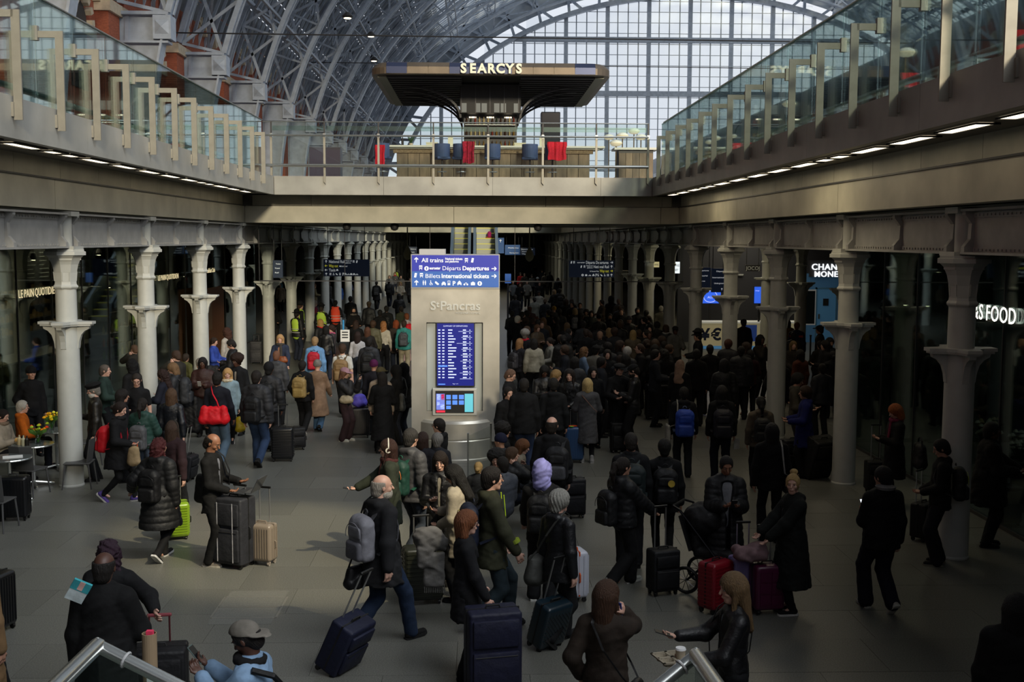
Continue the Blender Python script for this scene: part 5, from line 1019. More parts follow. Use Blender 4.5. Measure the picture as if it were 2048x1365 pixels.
def body_mesh(p, q):
    J = pose(p); G = field(J, q); up = J['up']; fw = J['fw']; R = J['HR']; hc = J['HC']; H_ = lambda x, y, z: hc+R@vv(x, y, z)
    G.cap(up(0, 0, .98), up(0, 0, 1.15), .12, .115, .03, .7, fw); G.cap(up(0, 0, 1.15), up(-.01, 0, 1.34), .115, .145, .03, .68, fw); [G.cap(up(-.015, .03*s_, 1.42), J['sh'+n_], .05, .042, .04) for s_, n_ in ((1, 'L'), (-1, 'R'))]
    G.cap(J['nb'], H_(-.025, 0, -.05), .058, .052, .03)
    for n in 'LR':
        G.cap(J['sh'+n], J['el'+n], .047, .038, .02); G.cap(J['el'+n], J['w'+n], .038, .025, .015)
        G.cap(J['hip'+n], J['kn'+n], .075, .052, .03); G.cap(J['kn'+n], J['ft'+n], .05, .036, .02); G.cap(J['ft'+n], J['ft'+n]+vv(.10, 0, -.052), .030, .022, .01)
        w_, d = J['w'+n], J['hd'+n]; sd = 1 if n == 'L' else -1
        nr = unit(np.cross(d, vv(0, 0, 1)))*sd*-1 if abs(d[2]) < .9 else vv(0, -sd, 0)
        if J['w'+n][0] > .15 and abs(d[2]) < .9: nr = unit(vv(0, 0, 1)-d*d[2])
        sv = unit(np.cross(nr, d)); cl = p.get('curl', .7)
        G.cap(w_, w_+d*.05, .026, .03, .012, .55, nr); G.cap(w_+d*.045+sv*.018, w_+d*.078+sv*.02, .019, .016, .012); G.cap(w_+d*.045-sv*.018, w_+d*.075-sv*.022, .019, .015, .012)
        for i, (o_, L) in enumerate(((.030, .036), (.011, .041), (-.009, .038), (-.028, .030))):
            a = w_+d*.082+sv*o_; d1 = unit(d*cos(cl*.6)+nr*sin(cl*.6)+sv*o_*2); b_ = a+d1*L; d2 = unit(d*cos(cl*1.7)+nr*sin(cl*1.7)); G.cap(a-d*.01, b_, .0095, .0085, .004); G.cap(b_, b_+d2*L*.75, .0085, .0072, .003)
        ts = (1 if (sv@vv(1, 0, .3)) > 0 else -1); a = w_+d*.03+sv*ts*.022; b_ = a+unit(sv*ts*.8+d*.7+nr*.2)*.038; G.cap(a, b_, .012, .0105, .006); G.cap(b_, b_+unit(d+nr*.5+sv*ts*.1)*.028, .0102, .008, .004)
    G.ell(H_(-.008, 0, .03), (.096, .077, .092), R, .02); G.ell(H_(.02, 0, -.032), (.068, .058, .084), R, .02); G.cap(H_(.055, -.012, -.092), H_(.055, .012, -.092), .024, .024, .02)
    G.cap(H_(.078, -.032, .030), H_(.078, .032, .030), .013, .013, .012); 
    for s_ in (-1, 1): G.ell(H_(.097, .032*s_, .010), (.014, .019, .013), R, 0, 1); G.ell(H_(-.004, .079*s_, -.004), (.018, .010, .031), R, .006); G.ell(H_(.055, .038*s_, -.022), (.03, .022, .026), R, .012)
    G.cap(H_(.090, 0, .012), H_(.109, 0, -.022), .0085, .013, .010); G.ell(H_(.085, 0, -.056), (.014, .026, .012), R, .008)
    return G.mesh('body')
def top_mesh(p, q):
    kind = p['top']; fat = p.get('fat', 0)+(.014 if p['top'] in ('jacket', 'coat', 'puffer', 'hoodie') else .006); J = pose(p); G = field(J, q, head=False, hands=False); up = J['up']; fw = J['fw']; fl = .70+fat*1.5
    t = {'tee': .006, 'shirt': .010, 'jacket': .024, 'coat': .028, 'puffer': .036, 'hoodie': .024, 'blazer': .02, 'leather': .020}[kind]+fat*.5; rg = .014 if kind == 'puffer' else 0
    hem = p.get('hem', .80); hz = J['P'][2]+(hem-.95)
    if p['pose'] in ('sit', 'squat'): hz = J['P'][2]-.10
    G.cap(up(0, 0, .98), up(0, 0, 1.16), .135+t+fat, .128+t+fat, .03, fl, fw, rg); G.cap(up(0, 0, 1.16), up(-.01, 0, 1.34), .13+t+fat*.7, .152+t, .03, fl, fw, rg); [G.cap(up(-.015, .04*s_, 1.43), J['sh'+n_], .058+t*.6, .042+t, .04) for s_, n_ in ((1, 'L'), (-1, 'R'))]; G.cap(up(-.01, 0, 1.38), up(-.018, 0, 1.465), .09, .058+t*.4, .03)
    if hem < .98:
        if p['pose'] in ('sit', 'squat'): G.cap(up(0, 0, .98), up(.03, 0, .93), .14+t, .13+t, .03, .8, fw)
        else:
            fr = p.get('flare', .0); r1 = .150+t+fat*.8+(.95-hem)*(.10+fr)
            wk = (p['pose'] == 'walk')*min(1, max(0, (.8-hem)/.35)); r1 += .05*wk; bot = vv(J['P'][0]+.0, 0, hz-.12); G.cap(up(0, 0, .98), bot, .142+t+fat, r1, .03, min(1.15, fl+.02+.1*(hem < .7)+.3*wk), vv(1, 0, 0), rg, zmin=hz)
    G.wrinkle(.004 if kind == 'puffer' else .0085, p.get('seed', 1), 1.25 if q == 2 else 1)
    sl = 1.0 if kind != 'tee' else .55
    for n in 'LR':
        e, w_, s_ = J['el'+n], J['w'+n], J['sh'+n]
        if kind == 'tee': G.cap(s_, s_+(e-s_)*.7, .068, .062, .02)
        else: G.cap(s_, e, .047+t, .041+t, .02, 1, None, rg*.8, .07); G.cap(e, e+(w_-e)*.93, .043+t, .032+t*.8, .015, 1, None, rg*.8, .07); G.ell(e, (.046+t,)*3, None, .02)
    if p.get('hood') or kind == 'hoodie': G.cap(up(-.09, -.06, 1.475), up(-.09, .06, 1.475), .048, .048, .03); G.cap(up(-.075, -.075, 1.47), up(.03, -.085, 1.45), .034, .026, .02); G.cap(up(-.075, .075, 1.47), up(.03, .085, 1.45), .034, .026, .02)
    elif kind in ('coat', 'blazer', 'leather'):
        for s_ in (-1, 1): G.cap(up(-.07, s_*.04, 1.50), up(.035, s_*.066, 1.462), .022, .018, .015); G.cap(up(.055, s_*.062, 1.46), up(.118+t*.5, s_*.028, 1.27), .020, .010, .012)
    elif kind in ('puffer', 'jacket'):
        for a in range(8): b0, b1 = a*pi/4, (a+1)*pi/4; G.cap(up(-.02+.068*cos(b0), .072*sin(b0), 1.50), up(-.02+.068*cos(b1), .072*sin(b1), 1.50), .022, .022, .01)
    if p.get('belt'):
        G.cap(up(0, 0, 1.04), up(0, 0, 1.07), .150+t+fat, .150+t+fat, .004, fl, fw)
    if p.get('open'):       # front opening that shows the layer beneath
        for z in np.linspace(hem+.02, 1.42, int((1.42-hem)/.022)): w_ = p['open']*(.25+1.0*max(0, (z-1.1)/.35)); c_ = up(.20, 0, z); G.ell(c_, (.13, max(.02, w_), .05), None, 0, 1)
    return G.mesh('top')
def under_mesh(p, q):
    J = pose(p); G = field(J, q, head=False, hands=False); up = J['up']; fw = J['fw']; t = .010+p.get('fat', 0)
    G.cap(up(0, 0, .96), up(0, 0, 1.16), .135+t, .128+t, .03, .70, fw); G.cap(up(0, 0, 1.16), up(-.01, 0, 1.34), .13+t, .148+t*.6, .03, .70, fw); G.cap(up(-.01, 0, 1.38), up(-.018, 0, 1.465), .09, .062, .03); G.wrinkle(.003, 3); return G.mesh('shirt')
def legs_mesh(p, q):
    J = pose(p); G = field(J, q, head=False, hands=False); kind = p['legs']; P = J['P']; fat = p.get('fat', 0)*.6
    a, b_, c_ = {'slim': (.092, .064, .050), 'reg': (.102, .080, .070), 'wide': (.10, .088, .088), 'flare': (.09, .066, .085), 'skirt': (.09, .06, .045)}[kind]
    G.cap(P+vv(0, -.04, .02), P+vv(0, .04, .02), .118+fat, .118+fat, .03, .85, vv(1, 0, 0)); G.cap(P+vv(-.03, 0, -.01), P+vv(-.03, 0, .02), .13+fat, .12+fat, .03, .8, vv(1, 0, 0))
    for n in 'LR': G.cap(J['hip'+n], J['kn'+n], a+fat, b_, .02); G.cap(J['kn'+n], J['ft'+n]+vv(0, 0, -.012), b_, c_, .015); 
    G.wrinkle(.005, 7); return G.mesh('trousers')
_hair = {}
HS = {'short': 1, 'bald': 1}
def hair_mesh(style, q):
    key = (style, q)
    if key in _hair: return _hair[key]
    v = (.016, .011, .008)[q]; big = style in ('long', 'curly', 'longfront', 'pony', 'hijab'); lo = (-.30, -.21, -.46 if big else -.26); hi = (.22, .21, .27)
    G = Fld(axis(lo[0], hi[0], v), axis(lo[1], hi[1], v), axis(lo[2], hi[2], v)); E_ = G.ell
    def base(th=.016, low=-.06, face=1):
        E_((-.012, 0, .032), (.098+th, .079+th, .094+th), None, 0); G.cap((-.05, 0, -.01), (-.055, 0, low), .074, .066, .02)
        if face:
            for z, w_ in ((.03, .068), (-.01, .074), (-.06, .080), (-.11, .085)): E_((.105, 0, z-.005), (.075, w_, .052), None, 0, 1)
    def grooves(a=.0035, n=26): 
        ph = np.arctan2(G.y[None, :, None], G.x[:, None, None]+.01); G.F += (a*np.sin(ph*n+6*np.sin(G.z[None, None, :]*9))*(1 if True else 0)).astype(f4)
    if style == 'short': base(.013, -.05); grooves(.0025)
    elif style == 'crop': base(.007, -.045)
    elif style == 'bald': base(.007, -.05); G.F = np.maximum(np.maximum(G.F, (G.z[None, None, :]-.058+.1*np.clip(G.x[:, None, None], -.02, 1)).astype(f4)+0*G.F), G.x[:, None, None]-.015+.0*G.F); grooves(.0015)
    elif style == 'thick': base(.026, -.06); grooves(.005, 18)
    elif style == 'afro': base(.02, -.05); E_((-.03, 0, .075), (.15, .15, .125), None, .02); E_((.13, 0, -.045), (.08, .085, .10), None, 0, 1); G.wrinkle(.010, 4, 2.2)
    elif style == 'bob': base(.022, -.08, 0); G.cap((-.035, -.06, .02), (-.03, -.07, -.12), .05, .046, .03); G.cap((-.035, .06, .02), (-.03, .07, -.12), .05, .046, .03); G.cap((-.06, 0, 0), (-.06, 0, -.12), .08, .07, .03); [E_((.12, 0, z), (.078, .062, .06), None, 0, 1) for z in (-.02, -.07, -.12)]; grooves(.003)
    elif style in ('long', 'curly', 'longfront', 'straight'):
        base(.018, -.1, 0); G.cap((-.045, -.045, .0), (-.085, -.06, -.33), .058, .034, .04); G.cap((-.045, .045, .0), (-.085, .06, -.33), .058, .034, .04); G.cap((-.07, 0, 0), (-.10, 0, -.36), .06, .035, .04)
        for s_ in (-1, 1): G.cap((.0, .078*s_, .0), (.03 if style != 'longfront' else .075, .092*s_, -.20 if style != 'longfront' else -.30), .026, .02, .02)
        [E_((.125, 0, z), (.085, .060, .06), None, 0, 1) for z in (.0, -.05, -.10, -.16)]; grooves(.0024, 36)
        if style == 'curly': G.wrinkle(.014, 9, 1.9)
    elif style == 'bun': base(.010, -.05); E_((-.075, 0, .145), (.048, .05, .042), None, .012); grooves(.002)
    elif style == 'lowbun': base(.012, -.05); E_((-.135, 0, -.01), (.045, .048, .042), None, .012); grooves(.002)
    elif style == 'pony': base(.010, -.05); E_((-.125, 0, .05), (.035, .03, .03), None, .01); G.cap((-.135, 0, .05), (-.17, 0, -.06), .036, .04, .015); G.cap((-.17, 0, -.06), (-.15, 0, -.24), .04, .015, .015); grooves(.003)
    elif style == 'hood': E_((-.03, 0, .02), (.135, .115, .145), None, 0); G.cap((-.07, 0, -.02), (-.06, 0, -.13), .10, .11, .04); E_((.14, 0, -.01), (.115, .070, .105), None, 0, 1); G.wrinkle(.012, 3, 1.3)
    elif style == 'hijab': E_((-.02, 0, .02), (.125, .102, .13), None, 0); G.cap((-.04, 0, -.04), (-.06, 0, -.30), .105, .14, .04, .8, (1, 0, 0)); E_((.13, 0, -.015), (.10, .062, .09), None, 0, 1); G.wrinkle(.006, 5)
    elif style == 'beanie': E_((-.018, 0, .05), (.118, .099, .112), None, 0); G.F = np.maximum(G.F, (.012-G.z[None, None, :]+.2*np.minimum(G.x[:, None, None], 0)+0*G.F).astype(f4)); G.cap((-.02, 0, .022), (-.02, 0, .03), .104, .104, .01, 1.2, (1, 0, 0)) if 0 else None
    elif style == 'cap': E_((-.012, 0, .05), (.112, .093, .085), None, 0); G.F = np.maximum(G.F, (.042-G.z[None, None, :]+0*G.F).astype(f4)); G.cap((.09, -.028, .048), (.09, .028, .048), .075, .075, .008, .12, (0, 0, 1)); G.cap((.06, 0, .048), (.13, 0, .035), .06, .055, .008, .14, (0, 0, 1))
    elif style == 'flatcap': E_((.0, 0, .072), (.14, .115, .045), None, 0); G.cap((.08, 0, .05), (.13, 0, .04), .06, .05, .01, .2, (0, 0, 1)); E_((-.012, 0, .045), (.105, .088, .06), None, .02); G.F = np.maximum(G.F, (.032-G.z[None, None, :]+0*G.F).astype(f4))
    elif style == 'beret': E_((-.015, 0, .095), (.135, .13, .042), None, 0); E_((-.012, 0, .055), (.108, .09, .05), None, .015); G.F = np.maximum(G.F, (.035-G.z[None, None, :]+0*G.F).astype(f4))
    elif style == 'police': E_((-.01, 0, .13), (.15, .14, .035), None, 0); G.cap((-.01, 0, .06), (-.01, 0, .12), .098, .105, .01); G.cap((.08, 0, .05), (.12, 0, .03), .06, .05, .008, .2, (0, 0, 1)); G.F = np.maximum(G.F, (.02-G.z[None, None, :]+0*G.F).astype(f4))
    elif style == 'brimhat': E_((-.01, 0, .10), (.10, .088, .09), None, 0); G.cap((-.01, 0, .055), (-.01, 0, .06), .165, .165, .01, .08, (0, 0, 1)); G.F = np.maximum(G.F, (.035-G.z[None, None, :]+0*G.F).astype(f4))
    me = G.mesh('hair'); _hair[key] = me; return me
def small(key, fn):
    if key not in _txt: _txt[key] = fn()
    return _txt[key]
def sphere(r, c=(0, 0, 0), n=10, sc=(1, 1, 1)):
    b = MB(); b.lathe([(max(.001, r*sin(pi*i/n)), -r*cos(pi*i/n)) for i in range(n+1)], n+2, (0, 0, 0)); b.v = [(v[0]*sc[0]+c[0], v[1]*sc[1]+c[1], v[2]*sc[2]+c[2]) for v in b.v]; return b
def shoe_mesh():
    v = .009; G = Fld(axis(-.12, .24, v), axis(-.08, .08, v), axis(-.12, .09, v)); G.cap((-.035, 0, -.045), (.14, 0, -.058), .043, .036, .02, .9, (0, 0, 1)); G.cap((-.02, 0, -.03), (-.005, 0, .045), .046, .043, .03); G.F = np.maximum(G.F, (-.068-G.z[None, None, :]+0*G.F).astype(f4)); return G.mesh('shoe')
def sole_mesh():
    b = MB(); q = [(-.085+.0, -.03), (-.06, -.042), (.05, -.044), (.13, -.046), (.17, -.03), (.185, 0), (.17, .03), (.13, .046), (.05, .044), (-.06, .042), (-.085, .03)]; b.prism(q, .026, 'z', -.088); return b.mesh('sole')
def scarf_mesh(q, tail):
    v = .012; G = Fld(axis(-.2, .25, v), axis(-.2, .2, v), axis(-.4, .15, v))
    for a in range(10): b0, b1 = a*pi/5, (a+1)*pi/5; G.cap((-.01+.085*cos(b0), .09*sin(b0), .01*cos(b0)), (-.01+.085*cos(b1), .09*sin(b1), .01*cos(b1)), .036, .036, .015)
    if tail: G.cap((.09, .03, -.02), (.14, .05, -.3), .04, .035, .02, .5, (1, 0, 0))
    G.wrinkle(.005, 2, 1.5); return G.mesh('scarf')
_pc = {}
SKIN = {'p': '#bd9482', 'w': '#a37a66', 't': '#835a44', 'b': '#4c3025', 'd': '#33201a'}
COUNT = [0]
TR = {}
def person(x, y, h, rz, label, top='jacket', tc='#15161a', legs='reg', lc='#17181c', hair='short', hc='#1c1410', skin='w', pose_='stand', arms=('down', 'down'), turn=0, nod=0, lean=0, shoe='#141414', sole=None, hem=.80, q=None,
           under=None, opn=0, hood=0, fat=0, flare=0, belt=0, scarf=None, hat=None, hatc='#222222', glasses=0, stripe=None, vest=None, stride=.24, flip=0, loc=None, beard=None, seat_z=None, phones=None, curl=.7, group=None, z0=0, k='cloth', back=0):
    """x, y: where the crown of the head shows in the photo's frame; h: height of the crown above the floor"""
    H_ = h
    P = at_z(x, y, h+z0) if loc is None else Vector(loc)
    if q is None: q = 2 if P.y < 15.5 else (1 if P.y < 23.5 else 0)
    sit = {'sit': .42, 'squat': .62}.get(pose_, 0); s = h/(1.757-sit-(.03 if pose_ == 'walk' else 0)) if not seat_z else seat_z
    rd_ = lambda v: round(v, 1) if q == 0 else round(v, 2)
    p = dict(pose=pose_, arms=arms, turn=rd_(rad(turn)), nod=rd_(rad(nod)), lean=rd_(rad(lean)), top=top, hem=hem, legs=legs, stride=stride, flip=flip, hood=hood, fat=fat, flare=flare, belt=belt, open=opn, seed=1 if q == 0 else 1+COUNT[0] % 5, curl=curl)
    if q == 2: s *= 1
    J = pose(p); a = rad(rz); off = J['HC']*s; cx, sx_ = cos(a), sin(a)
    px__, py__ = P.x-(off[0]*cx-off[1]*sx_), P.y-(off[0]*sx_+off[1]*cx)
    o = thing('person', label, 'person', (px__, py__, z0), a, group); o.scale = (s, s, s); COUNT[0] += 1
    def get(kind, fn, keys):
        kk = (kind, q)+tuple(repr(p[z]) for z in keys)
        if kk not in _pc: _pc[kk] = fn(p, q)
        return _pc[kk]
    pk = ('pose', 'arms', 'lean', 'stride', 'flip')
    link('body', get('body', body_mesh, pk+('turn', 'nod', 'curl')), tone(SKIN[skin], 'skin'), o)
    link({'tee': 'tee_shirt', 'shirt': 'shirt', 'jacket': 'jacket', 'coat': 'coat', 'puffer': 'puffer_jacket', 'hoodie': 'hoodie', 'blazer': 'blazer', 'leather': 'leather_jacket'}[top], get('top', top_mesh, pk+('top', 'hem', 'hood', 'fat', 'flare', 'belt', 'open', 'seed')), tone(tc, {'leather': 'leather', 'puffer': 'nylon'}.get(top, k)), o)
    if q == 2 and not opn and top not in ('tee', 'hoodie') and P.y < 15:
        t_ = {'jacket': .024, 'coat': .028, 'puffer': .036, 'blazer': .02, 'leather': .02, 'shirt': .01}[top]+fat; b = MB(); pts = [tuple(J['up']((.150+t_)*(.70+fat*1.5)*(1-.35*max(0, z-1.3)/.12)+.004, .0, z)) for z in np.linspace(1.40, max(hem+.1, .86), 12)]
        if pose_ != 'sit': b.sweep(pts, .02, .012, (0, 1, 0)); b.build('front_zip', tone('#26272a', 'shell'), o)
    if under: link('shirt', get('under', under_mesh, pk+('fat',)), tone(under), o)
    link('trousers', get('legs', legs_mesh, ('pose', 'legs', 'stride', 'flip', 'fat')), tone(lc), o)
    if P.y < 27 or q > 0:
        for n in 'LR':
            sh = link('shoe', small('shoe', shoe_mesh), tone(shoe), o, loc=J['ft'+n], rot=(0, J['fp'+n]*-1 if 0 else -J['fp'+n], 0)); link('sole', small('sole', sole_mesh), tone(sole or '#1a1a1a'), sh)
    R = Matrix([list(r_) for r_ in J['HR']]); E_ = R.to_euler(); hd = dict(loc=J['HC'], rot=E_); HQ = min(q+(q == 0), 2)
    if hair: link('hair', hair_mesh(hair, q), tone(hc, 'hair'), o, **hd)
    if hat: link({'cap': 'cap', 'beanie': 'beanie', 'hood': 'hood', 'hijab': 'headscarf', 'flatcap': 'flat_cap', 'beret': 'beret', 'police': 'peaked_hat', 'brimhat': 'hat'}[hat], hair_mesh(hat, max(q, 1)), tone(hatc), o, loc=J['HC'], rot=(R @ Matrix.Rotation(pi*back, 3, 'Z') @ Matrix.Rotation(.55*back, 3, 'Y')).to_euler()).scale = (1.03 if hair in ('none', 'crop', 'bald') else 1.1 if hat not in ('hood', 'hijab') else 1,)*3
    if P.y < 26 and not (hair == 'none'):
        for sd in (-1, 1):
            e = link('eye', small('eye', lambda: sphere(.0100, n=8).mesh('eye', True, 3)), tone('#8a857c', 'skin'), o, loc=J['HC']+J['HR']@vv(.0800, .032*sd, .010)); 
            if q == 2: pu = link('pupil', small('pupil', lambda: sphere(.0058, n=6).mesh('pupil', True, 3)), tone('#1c130d', 'skin'), e, loc=J['HR']@vv(.0058, 0, -.001))
            link('eyebrow', small('brow', lambda: rbox((-.004, -.016, -.003), (.004, .016, .003), .002, 1).mesh('eyebrow')), tone(hc if hair not in ('none',) else '#333333', 'hair'), o, loc=J['HC']+J['HR']@vv(.090, .032*sd, .033), rot=E_)
        link('lips', small('lips', lambda: sphere(.01, n=8, sc=(.5, 2.1, .6)).mesh('lips', True, 3)), tone({'p': '#8a4844', 'w': '#7a4038', 't': '#663428', 'b': '#4a2420', 'd': '#35191a'}[skin], 'skin'), o, loc=J['HC']+J['HR']@vv(.0925, 0, -.057), rot=E_)
    if beard:
        def bm_():
            G = Fld(axis(-.03, .14, .009), axis(-.09, .09, .009), axis(-.16, 0.02, .009)); G.ell((.028, 0, -.072), (.075, .064, .066)); G.cap((.085, -.02, -.045), (.085, .02, -.045), .012, .012, .01); G.ell((.06, 0, .01), (.12, .06, .05), None, 0, 1); return G.mesh('beard')
        link('beard', small('beard', bm_), tone(beard, 'hair'), o, **hd)
    if glasses:
        def gl_():
            b = MB()
            for sd in (-1, 1): b.tube([(.108, .034*sd+.024*cos(t), .008+.019*sin(t)) for t in np.linspace(0, 2*pi, 13)], .0022, 4); b.tube([(.106, .058*sd, .012), (.0, .084*sd, .012)], .002, 4)
            b.tube([(.11, -.01, .014), (.11, .01, .014)], .002, 4); return b.mesh('glasses')
        link('glasses', small('glasses', gl_), tone('#0c0c0c', 'shell'), o, **hd)
    if phones:
        def hp_():
            b = MB(); b.tube([(-.01, .1*cos(t), .03+.112*sin(t)) for t in np.linspace(0, pi, 15)], .009, 7)
            for sd in (-1, 1): b.tube([(-.005, .078*sd, -.005), (-.005, .105*sd, -.005)], .036, 14)
            return b.mesh('headphones', True, .6)
        link('headphones', small('headphones', hp_), tone(phones), o, **hd)
    if scarf: link('scarf', small(('scarf', scarf[1:] and len(scarf) > 7), lambda: scarf_mesh(q, len(scarf) > 7)), tone(scarf[:7]), o, loc=J['up'](.0, 0, 1.485))
    if vest:
        pv = dict(p); pv['top'] = 'tee'; pv['hem'] = .88; pv['fat'] = fat+.028; pv['arms'] = p['arms']; kk = ('vest', q)+tuple(repr(p[z]) for z in pk)
        if kk not in _pc:
            Jv = pose(pv); G = field(Jv, q, head=False, hands=False); u_ = Jv['up']; G.cap(u_(0, 0, .93), u_(0, 0, 1.16), .194, .186, .03, .76, Jv['fw']); G.cap(u_(0, 0, 1.16), u_(-.01, 0, 1.33), .188, .204, .03, .74, Jv['fw']); G.cap(u_(-.01, .09, 1.43), u_(-.01, .12, 1.43), .075, .07, .03); G.cap(u_(-.01, -.09, 1.43), u_(-.01, -.12, 1.43), .075, .07, .03); _pc[kk] = G.mesh('vest')
        vo = link('high_visibility_vest', _pc[kk], M('vest'+vest[0], tuple(vest[1]), .7, emit=.0), o)
        for z in (1.0, 1.12): b = MB(); b.tube([(u[0], u[1], z) for u in [(-.0+.157*cos(t), .212*sin(t)) for t in np.linspace(0, 2*pi, 25)]], .012, 4); link('reflective_band', small(('band', z), lambda b=b: b.mesh('band')), M('reflective grey', (.5, .5, .5), .4), vo)
    TR[label] = (o, J, s); return o, J, s
def W(t, n, f=.07):            # world point at a hand
    o, J, s = t; p = (J['w'+n]+J['hd'+n]*f)*s; a = o.rotation_euler.z; return Vector((o.location.x+p[0]*cos(a)-p[1]*sin(a), o.location.y+p[0]*sin(a)+p[1]*cos(a), o.location.z+p[2]))

# ---- backpacks, bags, cases, phones: things of their own
def pack_mesh(big=1):
    P = {}; v = .014; G = Fld(axis(-.22, .16, v), axis(-.24, .24, v), axis(-.34, .34, v)); G.rb((-.02, 0, -.03), (.085, .155, .215), .065); G.rb((-.02, 0, .13), (.075, .13, .09), .07, .03); G.wrinkle(.005, 2); P['pack_body'] = G.mesh('pack_body')
    G = Fld(axis(-.24, .1, v), axis(-.24, .24, v), axis(-.34, .34, v)); G.rb((-.10, 0, -.13), (.045, .125, .095), .035); G.wrinkle(.004, 3); P['front_pocket'] = G.mesh('front_pocket')
    G = Fld(axis(-.24, .1, v), axis(-.24, .24, v), axis(-.34, .34, v)); G.rb((-.09, 0, .055), (.035, .11, .065), .03); P['upper_pocket'] = G.mesh('upper_pocket')
    b = MB(); b.tube([(.03, .03*cos(t), .235+.03*sin(t)) for t in np.linspace(0, pi, 9)], .008, 6); P['grab_handle'] = b.mesh('grab_handle')
    b = MB(); b.tube([(-.122, .135*cos(t), .02+.13*sin(t)) for t in np.linspace(-.2, pi+.2, 17)], .004, 5); P['zip'] = b.mesh('zip')
    for sd in (-1, 1): b = MB(); b.sweep([(.05, sd*.06, .16), (.11, sd*.075, .235), (.155, sd*.09, .275), (.205, sd*.095, .295), (.26, sd*.10, .262), (.305, sd*.105, .18), (.325, sd*.115, .07), (.30, sd*.14, -.04), (.22, sd*.172, -.11), (.06, sd*.16, -.17)], .045, .014, (0, 1, 0)); P['strap%d' % sd] = b.mesh('strap')
    return P
_bp = {}
def backpack(t, label, col, pocket=None, sc=1, zipc=None, strap=None, dy=0, dz=0, group=None, out=0):
    if not _bp: _bp.update(pack_mesh())
    o_, J, s = t; a = o_.rotation_euler.z; fat = out+.012; u = J['up'](-.205-fat, dy, 1.17+dz)*s; ln = math.atan2(-J['fw'][2], J['fw'][0])
    o = thing('backpack', label, 'backpack', (o_.location.x+u[0]*cos(a)-u[1]*sin(a), o_.location.y+u[0]*sin(a)+u[1]*cos(a), o_.location.z+u[2]), 0, group); o.rotation_euler = (0, ln, a); o.scale = (s*sc,)*3
    m = tone(col, 'nylon')
    for k_, me in _bp.items(): link(k_.rstrip('-1'), me, tone(zipc, 'shell') if (k_ == 'zip' and zipc) else (tone(pocket, 'nylon') if pocket and k_ == 'front_pocket' else tone(strap or col, 'nylon') if 'strap' in k_ or k_ == 'grab_handle' else m), o)
    return o
def sbag(t, side, label, col, w=.3, d=.12, h=.24, z=.85, cross=0, strapc=None, k='leather', out=.25, fwd=0, name='shoulder_bag'):
    o_, J, s = t; a = o_.rotation_euler.z; X, Y = fwd*s, side*out*s; loc = (o_.location.x+X*cos(a)-Y*sin(a), o_.location.y+X*sin(a)+Y*cos(a), z); o = bag(loc, label, col, w, d, h, math.degrees(a), strap=0, k=k, name=name)
    sh_ = -side*.09 if cross else side*.13; up = J['up']; P_ = lambda x, y, zz: tuple(vv(x*s-X, y*s-Y, zz*s-z))
    pts = [(w*.4, 0, h-.03), P_(.16, side*.17, 1.05), P_(.175, side*.05 if cross else side*.14, 1.25), P_(.10, sh_, 1.44), P_(0, sh_, 1.515), P_(-.12, sh_, 1.44), P_(-.185, side*.02 if cross else side*.14, 1.25), P_(-.17, side*.17, 1.05), (-w*.4, 0, h-.03)]
    b = MB(); b.sweep(pts, .022, .007, (0, 1, .3)); b.build('strap', tone(strapc or col, k), o); return o
_cs = {}
